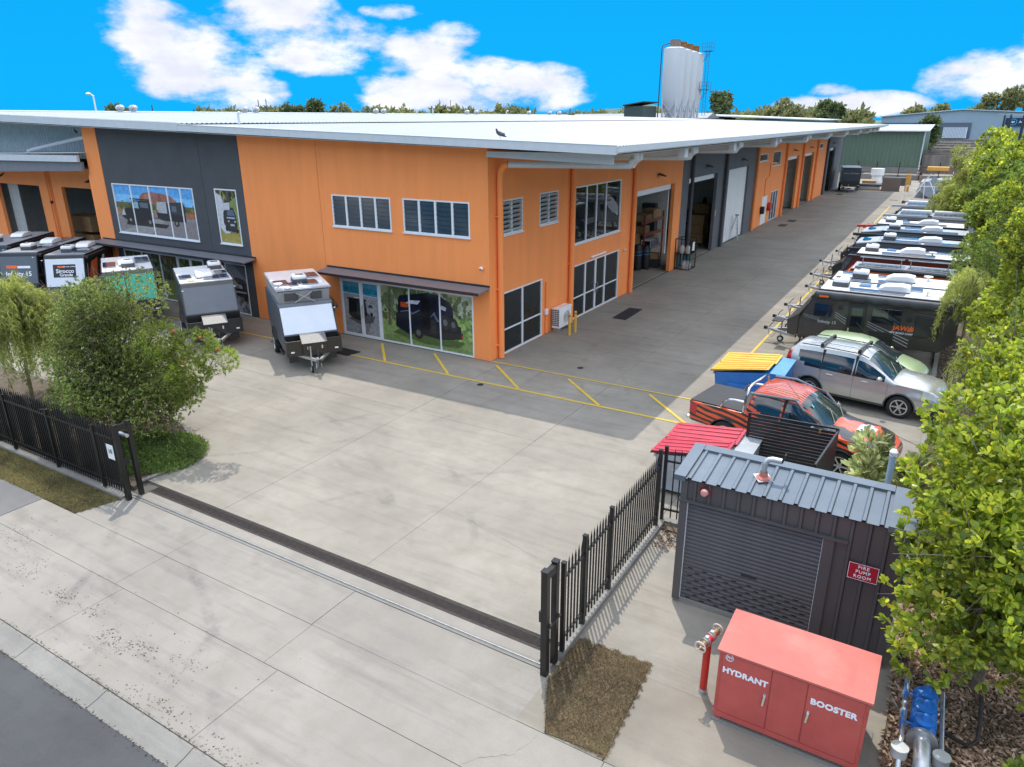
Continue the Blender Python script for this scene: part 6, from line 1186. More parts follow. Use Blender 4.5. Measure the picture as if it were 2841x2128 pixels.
# -------- black box trailer at the far end of the driveway
Fv=camper('black box camper parked nose out by the far charcoal bay',(2.5,76.2,0),R(-80),L=5.0,w=2.1,h=2.8,body=m_blkpan,front=m_blkpan,nose=False,rake=.12,frontlow=1.3,side=None,roof=m_roofg,towx=.9); text('JAWA OFF ROAD',.22,(-.43,.0,2.15),(0,1,0),(0,0,1),m_ltxt,Fv); text('CAMPERS',.22,(-.43,0,1.85),(0,1,0),(0,0,1),m_ltxt,Fv)
# ------------------------------------------------------------ vegetation
def leaf_mesh(name,P,D,L,Wd,mt,shape='obovate',droop=0.,var=.35):
    """one small folded polygon per leaf; P base points, D directions (n,3)"""
    n=len(P); D=D/np.linalg.norm(D,axis=1,keepdims=True); rv=rng.normal(size=(n,3)); 
    S=np.cross(D,rv); S/=np.linalg.norm(S,axis=1,keepdims=True)+1e-9; Nn=np.cross(S,D)
    l=(L*(1+var*rng.uniform(-1,1,n)))[:,None]; w=(Wd*(1+var*rng.uniform(-1,1,n)))[:,None]
    if shape=='obovate': pts=[(0,0,0),(.5,.36,.05),(.86,.46,.0),(1,.0,-.08),(.86,-.46,.0),(.5,-.36,.05)]
    elif shape=='lance': pts=[(0,0,0),(.45,.5,.06),(1,0,-.1),(.45,-.5,.06)]
    else: pts=[(0,0,0),(.5,.5,0),(1,.0,0),(.5,-.5,0)]
    k=len(pts); V=np.empty((n,k,3))
    for i,(a,b,c) in enumerate(pts): V[:,i]=P+D*l*a+S*w*b+Nn*l*c
    me=bpy.data.meshes.new(name); me.vertices.add(n*k); me.vertices.foreach_set('co',V.reshape(-1)); me.loops.add(n*k); me.loops.foreach_set('vertex_index',np.arange(n*k,dtype=np.int32))
    me.polygons.add(n); me.polygons.foreach_set('loop_start',np.arange(0,n*k,k,dtype=np.int32)); me.polygons.foreach_set('loop_total',np.full(n,k,dtype=np.int32)); me.materials.append(mt); me.update(); me.validate(); return me
def crown_points(lumps,nc,shell=.55):
    vol=np.array([l[3]*l[4]*l[5] for l in lumps])**.7; pick=rng.choice(len(lumps),nc,p=vol/vol.sum()); Lm=np.array(lumps)[pick]
    d=rng.normal(size=(nc,3)); d/=np.linalg.norm(d,axis=1,keepdims=True); r=shell+(1.08-shell)*rng.uniform(0,1,nc)**.6
    return Lm[:,:3]+d*r[:,None]*Lm[:,3:], d
def rosettes(C,d,per,up=.35,spread=.9,jit=.0):
    n=len(C); ax=d+np.array([0,0,up]); ax/=np.linalg.norm(ax,axis=1,keepdims=True); A=np.repeat(ax,per,0); P=np.repeat(C,per,0)
    r=rng.normal(size=A.shape)*spread; D=A+r; P=P+rng.normal(size=P.shape)*jit; return P,D
def lumps_for(c,R_,H,n,zlo):
    out=[]
    for i in range(n):
        a=rng.uniform(0,2*PI); rr=R_*rng.uniform(.15,.80); z=zlo+(H-zlo)*rng.uniform(.12,.92); s=R_*rng.uniform(.26,.47); f=1-.45*max(0,(z-zlo)/(H-zlo)-.55)/.45
        out.append((c[0]+rr*math.cos(a)*f,c[1]+rr*math.sin(a)*f,z,s,s,s*rng.uniform(.7,1.0)))
    return out
def trunk(parent,c,H,R_,lumps,r0=.09,nl=None):
    m=M(); x,y=c; top=Vector((x+rng.uniform(-.1,.1),y+rng.uniform(-.1,.1),H*.62)); m.tube([(x,y,-.1),(x+.03,y,H*.2),(x-.03,y+.04,H*.42),top],[r0*1.25,r0,r0*.8,r0*.4],8)
    for l in lumps[:nl]:
        s=Vector((x,y,H*rng.uniform(.14,.5))); e=Vector(l[:3]); mid=s.lerp(e,.5)+Vector((0,0,-.1)); m.tube([s,mid,e],[r0*.45,r0*.3,r0*.12],6)
        for q in range(5): e2=e+Vector(rng.normal(size=3))*l[3]*.75; m.tube([mid.lerp(e,.6),e2],[r0*.16,r0*.05],4)
    return part('trunk',m,m_bark,parent,True)
def tree(name,label,c,R_,H,zlo,nl,nc,per,L,Wd,mt,shape='obovate',up=.35,spread=.8,cat='tree',group=None,r0=.09,shell=.55,extra=()):
    t=thing(name,label,cat,(0,0,0),0,group); lm=lumps_for(c,R_,H,nl,zlo)+list(extra); C,d=crown_points(lm,nc,shell); C[:,2]=np.maximum(C[:,2],.05); P,D=rosettes(C,d,per,up,spread)
    trunk(t,c,H,R_,lm,r0); link('crown',leaf_mesh('crown',P,D,L,Wd,mt,shape),t); return t
lm_tuck=leafmat('yellow green leaves',(.09,.15,.018),(.42,.48,.065),.46,.36,(.42,.36,.03),.05)
lm_tuck2=leafmat('mid green leaves',(.075,.13,.018),(.32,.39,.065),.4,.42,(.32,.30,.05),.04)
lm_dark=leafmat('deep green leaves',(.085,.145,.022),(.21,.28,.05),.35,.45,(.24,.26,.06),.06)
lm_lilly=leafmat('small green leaves',(.055,.095,.024),(.30,.35,.10),.42,.42,(.36,.33,.09),.1)
lm_weep=leafmat('weeping leaves',(.18,.22,.05),(.40,.43,.13),.5,.5)
lm_ban=leafmat('grey green leaves',(.22,.27,.10),(.55,.58,.28),.4,.5,(.25,.13,.04),.04)
lm_far=leafmat('distant foliage',(.055,.085,.03),(.14,.17,.06),.2,.7)
lm_far2=leafmat('olive distant foliage',(.11,.13,.045),(.25,.25,.10),.25,.7)
lm_gc=leafmat('ground cover leaves',(.06,.11,.025),(.20,.28,.06),.35,.5)
# --- the tree row on the right, nearest first
RW='broad leafed trees along the right boundary'
tree('tuckeroo_tree','yellow green broad leafed tree crowding the red cabinet and pump shed, nearest in the row',(15.3,-9.9),1.75,4.55,1.0,44,4300,9,.122,.064,lm_tuck,up=.5,spread=.75,group=RW,r0=.07,extra=[(14.5,-11.2,2.3,.75,.8,.7),(14.55,-11.0,3.1,.7,.7,.6),(14.5,-11.3,1.55,.55,.5,.45),(14.4,-10.3,3.6,.65,.7,.6),(14.9,-11.6,2.4,.8,.7,.8),(15.3,-11.4,3.4,.9,.8,.8),(14.6,-9.4,4.1,.7,.8,.55),(15.4,-9.6,4.4,.9,.9,.6),(16,-11.4,2.2,.9,.9,.9)])
tree('tuckeroo_tree','yellow green tree rising behind the pump shed, second in the row',(15.9,-5.6),1.65,4.9,.9,36,3300,9,.118,.062,lm_tuck,up=.45,group=RW,r0=.07,extra=[(15.0,-6.2,3.2,.8,.8,.7),(15.1,-5,4.1,.8,.8,.6),(15.0,-7.0,2.2,.6,.7,.6)])
tree('tuckeroo_tree','mid green tree at the nose of the silver wagon',(16.4,-.8),1.6,5.0,1.2,20,2200,9,.12,.065,lm_tuck2,up=.45,group=RW,r0=.07)
tree('tuckeroo_tree','bright green tree behind the pale green hatchback',(16.2,4.6),1.65,6.2,1.5,20,1900,9,.13,.07,lm_tuck,up=.45,group=RW,r0=.08)
tree('lilly_pilly_tree','dark small leafed tree beside the bronze camper',(15.4,10.6),1.45,5.6,.8,20,2800,9,.085,.03,lm_dark,'lance',group=RW,r0=.07,extra=[(14.7,9.6,3.4,.8,.9,.9),(14.8,11.4,2.8,.8,.9,1.0)])
tree('tuckeroo_tree','bright green tree behind the orange nosed camper',(16.4,11.5),1.9,7.2,2.0,18,1600,9,.15,.08,lm_tuck,up=.45,group=RW,r0=.08)
for i,(y,x,H,r_,mt_,lb) in enumerate(((17,15.4,5.9,1.7,lm_tuck2,'mid green tree beside the maroon camper'),(22.5,15.7,6.3,1.8,lm_dark,'dark green tree beside the first skylight camper'),(28.5,15.9,6.6,1.9,lm_tuck,'bright tree beside the seventh camper'),(35,15.8,6.3,2.0,lm_tuck2,'mid green tree beside the eighth camper'),(42,16.2,6.8,2.1,lm_tuck,'bright tree beside the last pale camper'),(50,16.2,6.6,2.3,lm_tuck2,'mid green tree beside the steel rack yard'),(60,16.6,7.0,2.5,lm_tuck,'bright tree beyond the steel racks, second last of the row'),(72,17,7.0,2.8,lm_tuck,'bright tree ending the row by the concrete bays'))):
    tree('tuckeroo_tree',lb,(x,y),r_,H,1.2,18,int(1500*max(.45,1-i*.09)),8,.17+.025*i,.09+.013*i,mt_,up=.45,group=RW,r0=.09)
tree('acacia_tree','pale olive feathery tree leaning over the far yard',(13.9,58),2.0,5.6,1.0,16,1300,9,.30,.05,lm_weep,'lance',up=-.3,group=RW,r0=.09)
def weeper(label,c,H,R_,ns,mt,dirs=None,L=.13,Wd=.016,slen=(.5,1.5)):
    t=thing('weeping_tree',label,'tree'); m=M(); x,y=c; r0=.05
    m.tube([(x,y,-.1),(x+.05,y+.05,H*.35),(x,y,H*.7),(x-.05,y,H*.85)],[r0*1.3,r0,r0*.7,r0*.4],8); P=[];D=[]; strands=M()
    for k in range(ns):
        a=rng.uniform(0,2*PI) if dirs is None else rng.choice(dirs)+rng.normal()*.5; rr=R_*rng.uniform(.25,1); z0=H*rng.uniform(.45,.85); pk_=H*rng.uniform(.82,1.05)*(1-.22*rr/R_); e=Vector((x+rr*math.cos(a),y+rr*math.sin(a),pk_-.12)); s=Vector((x,y,z0)); mid=s.lerp(e,.55)+Vector((0,0,.25))
        if k%3==0: m.tube([s,mid,e],[.022,.013,.006],5)
        ln=rng.uniform(*slen); nn=int(ln/.021); ts=np.linspace(0,1,nn); ox=rng.normal()*.12; oy=rng.normal()*.12
        bp=np.stack([e.x+ (math.cos(a)*.25*np.sin(ts*1.5))+ox*ts, e.y+(math.sin(a)*.25*np.sin(ts*1.5))+oy*ts, np.maximum(.15,e.z+.06*np.sin(ts*3)-ln*ts**1.2)],1)
        # short run of leaves back along the branch too
        tb=np.linspace(0,1,12)[:,None]; bp=np.concatenate([np.array(mid)[None]*(1-tb)+np.array(e)[None]*tb,bp]); P.append(bp+rng.normal(size=bp.shape)*.025); dd=rng.normal(size=bp.shape)*.42; dd[:,2]-=1.0; D.append(dd)
    P=np.concatenate(P);D=np.concatenate(D); P=np.repeat(P,2,0)+rng.normal(size=(len(P)*2,3))*.02; D=np.repeat(D,2,0)+rng.normal(size=(len(D)*2,3))*.3
    part('trunk',m,m_bark,t,True); link('crown',leaf_mesh('crown',P,D,L,Wd,mt,'lance'),t); return t
weeper('weeping olive tree drooping over the bronze camper tail',(14.7,7.0),4.0,.85,80,lm_weep,L=.15,Wd=.018,slen=(.6,1.7))
weeper('smaller weeping olive tree drooping over the hatchback bonnet',(15.3,3.4),2.9,.7,50,lm_weep,L=.14,Wd=.017,slen=(.5,1.4))
weeper('tall weeping tree drooping beside the pale grey campers',(13.9,37),4.6,1.6,110,lm_weep,L=.26,Wd=.035,slen=(.8,2))
weeper('weeping tree at the left edge behind the sliding gate',(-10.3,-10.9),4.4,1.35,300,lm_weep,L=.17,Wd=.022,slen=(.7,2.2))
# grey green shrub behind the shed
def shrub(name,label,c,R_,H,nc,per,L,Wd,mt,shape='obovate',up=.8,spread=.6,nl=9,zlo=.2):
    return tree(name,label,c,R_,H,zlo,nl,nc,per,L,Wd,mt,shape,up,spread,'shrub',None,.035)
shrub('banksia_shrub','grey green shrub with rosette leaves between the pump shed and pickup nose',(13.42,-6.6),.7,2.75,230,12,.24,.075,lm_ban)
shrub('banksia_shrub','small grey green shrub by the pale blue vent pipe',(13.95,-6.6),.5,2.9,120,12,.24,.075,lm_ban)
shrub('low_shrub','low broad leafed shrub at the lower right corner by the valves',(15.75,-12.9),.75,1.35,420,10,.13,.065,lm_tuck2,zlo=.1)
# left: bushy tree, bottlebrush, ground cover
tree('lilly_pilly_tree','bushy small leafed tree behind the left gate post',(-4.95,-10.95),1.95,4.6,.3,48,11500,9,.068,.028,lm_lilly,'lance',up=.55,spread=.8,r0=.08,shell=.6,extra=[(-3.3,-11.2,1.4,.7,.7,.8),(-6.0,-11,2.0,.9,.9,1.1),(-3.7,-10.9,1.9,.8,.8,1.0),(-4.8,-11.2,1.3,1.3,.9,.8),(-4.7,-10.9,3.8,.8,.8,.5),(-5.6,-10.7,3.5,.7,.7,.5)])
bbt=tree('bottlebrush_shrub','bottlebrush shrub with a few red flower spikes in front of the slate camper',(-3.5,-10.6),.9,3.1,.5,11,2100,12,.095,.016,lm_tuck2,'lance',up=.2,spread=.55,cat='shrub',r0=.045,extra=[(-2.5,-10.2,3.0,.6,.5,.35),(-1.9,-10.0,2.6,.5,.45,.35),(-3.4,-10.6,3.1,.6,.5,.4),(-2.6,-10.5,2.2,.6,.5,.5)])
fm=mat('red flower spike',(.55,.06,.02),.7)
for p in ((-2.1,-10.3,3.2),(-1.75,-10.1,2.9),(-2.7,-10.6,3.35),(-2.4,-10.7,2.6)): part('flower_spike',M().tube([p,(p[0]+.05,p[1]-.04,p[2]+.08)],[.028,.02],8),fm,bbt,True)
n=5200; ang=rng.uniform(0,2*PI,n); rr=np.sqrt(rng.uniform(0,1,n)); gx=-3.5+1.45*rr*np.cos(ang); gy=-11.25+1.25*rr*np.sin(ang); gz=.05+.38*(1-rr**2)*rng.uniform(.2,1,n)
C=np.stack([gx,gy,gz],1); d=rng.normal(size=C.shape)*.7; d[:,2]=np.abs(d[:,2])+.5; P,D=rosettes(C,d,4,.3,.7,.03)
o=link('ground_cover',leaf_mesh('ground_cover',P,D,.085,.02,lm_gc,'lance')); tag(o,'low green ground cover in the left garden bed','ground cover',kind='stuff')
# mulch, leaf litter, grass blades, debris
def litter(name,label,n,area,L,Wd,cols,zb=.04,tilt=.35,cat='leaf litter',mask=None):
    x=rng.uniform(area[0],area[1],n*2); y=rng.uniform(area[2],area[3],n*2)
    if mask is not None: k=mask(x,y); x,y=x[k][:n],y[k][:n]
    else: x,y=x[:n],y[:n]
    P=np.stack([x,y,zb+rng.uniform(0,.03,len(x))],1); a=rng.uniform(0,2*PI,len(x)); D=np.stack([np.cos(a),np.sin(a),rng.normal(size=len(x))*tilt],1)
    o=link(name,leaf_mesh(name,P,D,L,Wd,cols,'lance')); tag(o,label,cat,kind='stuff'); return o
lt_b=leafmat('dry brown leaves',(.17,.10,.055),(.52,.36,.24),.1,.8,(.6,.45,.33),.25)
lt_d=leafmat('mulch chips',(.06,.045,.03),(.24,.17,.11),.0,.9)
litter('leaf_litter','brown leaf litter under the right hand trees',20000,(14.2,17,-14.5,-8),.095,.038,lt_b)
litter('leaf_litter','sparser leaf litter further along the right garden bed',9000,(14.2,17,-8,12),.09,.035,lt_d)
litter('leaf_litter','mulch and twigs in the left garden bed',6000,(-8,-2.2,-12.5,-9.6),.07,.02,lt_d,.05,mask=lambda x,y:(x<-2.4-np.clip((y+11.6)*1.1,0,9)))
litter('leaf_litter','handful of dry leaves by the fence corner',160,(9.5,9.95,-8.6,-7.9),.09,.03,lt_b,.01)
def debris(label,n,cx,cy,sx,sy,L,mt,zb=.006):
    x=rng.normal(cx,sx,n); y=rng.normal(cy,sy,n); P=np.stack([x,y,np.full(n,zb)+rng.uniform(0,.004,n)],1); a=rng.normal(.3,.5,n); D=np.stack([np.cos(a),np.sin(a),rng.normal(size=n)*.1],1)
    o=link('dirt_crumbs',leaf_mesh('dirt_crumbs',P,D,L,L*.45,mt,'lance',var=.7)); tag(o,label,'debris',kind='stuff')
md=leafmat('dried mud crumbs',(.05,.042,.03),(.15,.125,.085),.0,.95)
for i,(cx,cy,sx,sy,n_) in enumerate(((-.9,-15.75,.35,.3,170),(.5,-15.9,.3,.12,140),(1.6,-15.85,.3,.12,90),(2.6,-16.15,.35,.16,220),(3.3,-16.0,.3,.12,150),(4.3,-15.95,.25,.2,90),(4.6,-16.6,.5,.1,160),(6.3,-16.65,.6,.12,140),(-2.4,-15.2,.4,.35,150),(2.5,-15.7,2.5,.6,150))):
    debris('dark mud crumbs scattered on the crossover, patch %s'%('by the footpath','on the near joint','past the joint','mid crossover','beside the tyre marks','near the long joint','along the kerb','by the kerb at the bottom edge','at the left corner','thinly spread')[i],int(n_*.6),cx,cy,sx*.8,sy*.8,.03,md)
debris('moss and grit lining the back of the kerb',700,4,-16.81,5,.025,.03,lt_d); debris('moss and grit lining the road edge',600,3,-17.2,4,.03,.03,leafmat('mossy grit',(.05,.05,.02),(.13,.12,.06),0,.95),-.08)
def grass(label,n,poly_mask,area,h,mt):
    x=rng.uniform(area[0],area[1],n); y=rng.uniform(area[2],area[3],n); k=poly_mask(x,y); x,y=x[k],y[k]; P=np.stack([x,y,np.full(len(x),.0)],1); D=rng.normal(size=P.shape)*.8; D[:,2]=np.abs(D[:,2])*.6+.35
    o=link('grass',leaf_mesh('grass',P,D,h,.008,mt,'lance')); tag(o,label,'grass',kind='stuff')
gr_d=leafmat('dry grass blades',(.11,.075,.035),(.25,.18,.10),.15,.85,(.09,.10,.03),.15); gr_g=leafmat('verge grass blades',(.12,.105,.035),(.25,.20,.08),.2,.8,(.10,.15,.035),.35)
grass('dry mown grass in the patch inside the right gate post',30000,lambda x,y:(x>9.5)&(y<-11.93+.03*np.sin(x*23))&(y>-14.02)&(x<10.80+.03*np.sin(y*31)+(-11.92-y)*.05)&(y>-13.1-(x-9.47)*1.95),(9.47,10.9,-14.03,-11.9),.05,gr_d)
grass('short brownish grass on the verge outside the left fence',42000,lambda x,y:(x<-1.95+.03*np.sin(y*40)+(y+13.1)*.29),(-9,-1.9,-14.06,-13.12),.05,gr_g)
grass('dry grass tuft below the footpath at the left edge',6000,lambda x,y:x<-3.66,(-6,-3.6,-15.9,-15.06),.05,gr_d)
# ------------------------------------------------------------ everything beyond the yard
def boxthing(name,label,cat,parts_,loc=(0,0,0),rz=0,group=None):
    t=thing(name,label,cat,loc,rz,group)
    for nm,m,mt in parts_: part(nm,m,mt,t)
    return t
m_gsh=mat('olive green cladding',(.115,.165,.115),.55,.1,var=.06,scale=.6,stretch=(6,1,1)); m_bgw=mat('blue grey cladding',(.30,.38,.47),.6,var=.04,scale=.3); m_navy=mat('slate band cladding',(.11,.135,.18),.6,var=.06); m_conc=mat('weathered concrete',(.20,.175,.15),.9,var=.35,scale=.5,stretch=(2,2,.3),dirt=(.08,.07,.06),dscale=.7); m_silo=mat('silo white',(.62,.63,.65),.4,var=.06,scale=.4,stretch=(1,1,.2)); m_rust=mat('rusty cap',(.22,.10,.035),.8,var=.4,scale=2)
gs=thing('green_shed','olive green metal shed closing the far end of the driveway','shed')
cwm=M(); pf=[]; x=-20
while x<7.4: pf+=[(x,116),(x+.32,116),(x+.36,115.93),(x+.5,115.93),(x+.54,116)]; x+=.6
cwm.add([(a,b,.9) for a,b in pf]+[(a,b,6.45) for a,b in pf],[(i,i+1,len(pf)+i+1,len(pf)+i) for i in range(len(pf)-1)])
part('front_wall',cwm,m_gsh,gs); part('side_wall',M().box(7.38,7.5,116,140,.9,6.4),m_gsh,gs); part('base_wall',M().box(-20,7.6,115.8,116.2,-.2,.9),m_kerb,gs)
rbm=M()
for k in range(70): rbm.prism([(115.4,6.45),(131,7.25),(131,7.33),(115.4,6.53)],'x',-20+k*.405,-20+k*.405+.37)
part('roof',rbm,mat('pale roof sheet',(.48,.53,.51),.5,.1,var=.08),gs); part('gutter',M().box(-20,8.2,115.25,115.4,6.38,6.55),m_fas,gs); part('downpipe',M().cyl((7.62,115.8,0),(7.72,115.8,6.4),.09,8),m_fas,gs)
cb=thing('concrete_bays','weathered concrete storage bays with beams, beyond the green shed','bunker')
part('front_wall',M().box(7.9,26,117.3,117.6,-.2,2.75),m_conc,cb); part('kick_wall',M().box(7.85,26,117.2,117.29,-.2,.95),mat('brown boards',(.19,.13,.10),.9,var=.3,scale=2),cb)
for k in range(6): part('beam',M().box(7.9+k*.25,26,119+k*3.4,119.35+k*3.4,2.7+k*.33,3.05+k*.33),m_conc,cb); part('bay_wall',M().box(8.0+k*.25,26,119.4+k*3.4,122+k*3.4,-.2,2.7+k*.3),m_conc,cb)
bw=thing('blue_warehouse','huge blue grey warehouse with a low gable far behind the trees','warehouse')
part('front_wall',M().prism([(-9.3,-.3),(60,-.3),(60,8.0),(45,8.9),(11,10.45),(-9.3,8.75)],'y',228.5,228.9),m_bgw,bw); part('side_wall',M().box(-9.3,-8.9,229,300,-.3,8.6),m_bgw,bw)
part('roof',M().prism([(-9.8,8.72),(11,10.5),(60,8.0),(60,8.2),(11,10.72),(-9.8,8.95)],'y',228,300),mat('light roof',(.55,.58,.62),.5),bw)
for a,b in ((-8.6,3.1),(5.2,13.8)): part('band_panel',M().box(a,b,228.2,228.45,3.0,7.1),m_navy,bw)
for a,b in ((-4.8,2.4),(7.0,13.0)):
    wn=part('ribbed_canopy',M().prism([(226.6,3.0),(226.7,3.0),(228.15,5.9),(228.05,5.9)],'x',a,b),mat('pale canopy sheet',(.48,.54,.60),.5),bw); rm_=M()
    for k in range(int((b-a)/.35)): rm_.prism([(226.5,3.0),(226.62,3.0),(228.07,5.9),(227.97,5.9)],'x',a+k*.35,a+k*.35+.1)
    part('canopy_rib',rm_,m_navy,wn)
part('loading_wall',M().box(-6,14.5,224,226,-.3,1.6),m_conc,bw); part('loading_rail',M().box(-6,14.5,223.8,224,1.7,2.2),m_white,bw)
sgn=thing('company_sign','navy sign with a white bird mark in a blue ring on the far warehouse','sign'); part('board',M().box(21.6,30,228.0,228.4,6.2,8.3),mat('sign navy',(.012,.03,.09),.5),sgn); part('ring',M().lathe([(.68,0),(.68,-.08),(.86,-.08),(.86,0)],(23.4,227.98,7.25),24,'y'),mat('sign blue',(.05,.35,.7),.4),sgn); part('bird_mark',M().add([(23.0,227.9,7.05),(23.4,227.9,7.0),(23.75,227.9,7.25),(23.6,227.9,7.6),(23.4,227.9,7.3),(23.05,227.9,7.6)],[(0,1,2,3,4,5)]).add([(24.6,227.9,6.9),(24.9,227.9,7.6),(25.2,227.9,7.3),(25.5,227.9,7.6),(25.8,227.9,6.9),(25.4,227.9,7.2),(25.2,227.9,7.0),(25.0,227.9,7.2)],[tuple(range(8))]),m_letw,sgn)
# silos
si_g='grey white cement silos'
for i,(x,y,lb) in enumerate(((-29.4,101.5,'nearest of the four tall white silos, left most'),(-29.7,105.6,'second of the four white silos'),(-29.95,109.7,'third of the four white silos'),(-30.2,113.8,'fourth white silo beside the ladder cage'))):
    t=thing('silo',lb,'silo',(x,y,0),0,si_g); part('shell',M().lathe([(.001,8.0),(.25,8.1),(1.75,11.7),(1.75,19.1),(.9,19.35),(.001,19.4)],(0,0,0),28),m_silo,t,True); part('cap',M().cyl((0,0,19.3),(0,0,20.4),.85,14),m_rust if i else mat('brown grey cap',(.20,.15,.12),.8,var=.3),t,True)
    lg=M()
    for k in range(4):
        a=PI/4+k*PI/2; p=(1.6*math.cos(a),1.6*math.sin(a)); q=(1.6*math.cos(a+PI/2),1.6*math.sin(a+PI/2)); lg.bar((*p,0),(*p,12.5),.22); lg.bar((*p,8.2),(*q,11.0),.12); lg.bar((*q,8.2),(*p,11.0),.12)
    part('leg_frame',lg,m_silo,t)
t=thing('ladder_cage','steel ladder cage and platforms on the side of the silos','ladder',(-27.9,113.6,0)); lc=M()
for dx_ in (0,.5): lc.bar((dx_,0,9),(dx_,0,19.5),.06)
for k in range(24): lc.bar((0,0,9+k*.45),(.5,0,9+k*.45),.03)
part('ladder',lc,m_trim,t); pl=M()
for z in (13.2,19.4):
    pl.box(-.6,1.0,-.7,.7,z,z+.08)
    for x in (-.6,.2,1.0):
        for y in (-.7,.7): pl.bar((x,y,z),(x,y,z+1.3),.05)
    for zz in (z+.65,z+1.3): pl.bar((-.6,-.7,zz),(1,-.7,zz),.05); pl.bar((1,-.7,zz),(1,.7,zz),.05)
    pl.bar((.9,-.6,z),(-.3,-.6,z-1.6),.08)
part('platform',pl,m_trim,t)
o=part('filler_pipe',M().tube([(-31.5,101,8.5),(-31.45,101,19),(-31.3,101,19.6),(-30.4,101.3,19.9),(-29.6,101.5,20)],.10,8),m_trim,None,True); tag(o,'thin dark filler pipe up the left of the silos','pipe')
boxthing('plant_room','dark green flat roofed plant room left of the silos','building',[('wall',M().box(-34.6,-31.4,94,100,0,10.4),mat('dark green sheet',(.06,.085,.075),.6)),('roof',M().prism([(-34.8,10.4),(-31.2,10.95),(-31.2,11.1),(-34.8,10.6)],'y',93.7,100.3),m_trim)])
boxthing('far_shed','long low grey roofed shed beyond the main roof','building',[('wall',M().box(-64,-33.5,135,142,0,8.6),m_trim),('roof',M().prism([(134,8.6),(138,9.6),(143,8.6)],'x',-65,-33),mat('dull grey roof',(.24,.26,.28),.6))])
boxthing('far_shed','white roofed shed seen past the roof end','building',[('wall',M().box(-42,-14,150,175,0,8.2),m_bgw),('roof',M().prism([(-43,8.5),(-40,9.1),(-13,8.0),(-13,8.2),(-40,9.4),(-43,8.7)],'y',149,176),m_white)])
# poles and aerials
for y,h,lb in ((88,8.8,'slim dark lamp pole, farthest of three above the trees'),(70,8.7,'slim dark lamp pole, middle of three above the trees'),(47,8.6,'slim dark lamp pole, nearest of three above the trees')):
    t=thing('lamp_pole',lb,'pole',(17,y,0),0,'lamp poles beyond the tree row'); part('pole',M().cyl((0,0,0),(0,0,h),.10,8),mat('dark blue pole',(.02,.03,.05),.5),t,True); part('arm',M().bar((-.8,0,h-.05),(1.0,0,h+.02),.12,.08),m_galv,t)
t=thing('street_lamp','pale street lamp standing beyond the left roof','street lamp',(-72.5,29.5,0)); part('pole',M().tube([(0,0,0),(0,0,11.2),(-.3,-.2,11.4)],.09,8),m_gel,t,True); part('lamp_head',M().ell((-.4,-.3,11.4),(.35,.25,.15),10,6),m_gel,t,True)
for i,(x,y,h,lb) in enumerate(((-86,45.6,10.6,'thin aerial behind the left roof ridge'),(-115.2,89.6,12.6,'left of two lattice masts behind the roof'),(-114.2,90.8,12.7,'right of two lattice masts behind the roof'),(-132,182,14.5,'slim mast on the wooded skyline'))):
    t=thing('mast',lb,'mast',(x,y,0)); part('pole',M().cyl((0,0,0),(0,0,h),.09,6),m_trim,t)
    if i in (1,2): part('cross_arm',M().bar((-.6,0,h-1.5),(.6,0,h-1.5),.08),m_trim,t)
# far-end yard clutter
t=thing('water_tank','white stacked plastic tanks at the far end of the yard','tank',(3.8,93,0)); part('tank',M().lathe([(.001,0),(.65,0),(.65,.9),(.62,.95),(.82,1.0),(.86,1.9),(.001,1.95)],(0,0,0),20),m_gel,t,True)
boxthing('board_stack','brown fence panel leaning across the far end','panel',[('panel',M().box(5.6,7.6,80.0,80.15,0,1.5),mat('brown grey boards',(.17,.13,.11),.85,var=.2,scale=6,stretch=(6,1,1)))])
for i,(x,y,z,d,mt_,lb) in enumerate(((4.4,80.6,.0,(2.6,1.2,.12),m_wood,'timber pallet under the sheet metal at the far end'),(4.2,80.6,.15,(2.4,1.0,.3),m_galv,'bundle of silver sections on the far pallet'),(4.3,80.6,.5,(2.5,1.0,.25),m_trim,'dark sheets on top of the far pallet'),(3.8,84,0,(1.6,1,.9),m_wood,'brown crate before the white tanks'),(6.6,90,0,(3.2,1.4,1.0),m_trim,'pile of dark scrap steel beside the white tanks'))): carton(lb,x,y,z,d,0,mt_ if mt_ is not m_wood else m_wood,cat='stack',nm='stack')
o=part('barrier',M().bx((0,0,.55),(.5,.3,2.0)),mat('orange yellow plastic',(.65,.33,.06),.5),bevel=.05); o.location=(8.35,80.5,.5); tag(o,'tall yellow plastic bollard shape at the far yard corner','barrier')
o=part('yellow_crate',M().bx((0,0,.3),(2.6,1.2,.5)),mat('orange yellow plastic',(.65,.33,.06),.5),bevel=.05); o.location=(10.9,96,1.6); tag(o,'yellow crate topping the stacked goods at the far end','crate')
t=thing('steel_rack','white tubular racks and frames stored at the end of the camper row','rack'); fm_=M()
for p,q in (((9,67,0),(9,67,1.7)),((9,67,1.7),(11.6,67.3,1.7)),((11.6,67.3,1.7),(11.6,67.3,0)),((9.6,68,0),(10.8,68,2.6)),((10.8,68,2.6),(12.2,68,0)),((9.2,66,0),(10.4,66.2,1.5)),((10.8,67,0),(10.6,67,2.5)),((9.8,70,1.0),(11.0,70,2.8)),((12.8,71,0),(13.0,71,3.0))): part('tube',M().bar(p,q,.08),m_gel,t)
pass; part('rust_base',M().box(8.9,9.9,66,66.1,0,.25).box(8.9,9,66,68,0,.25),m_rust,t)
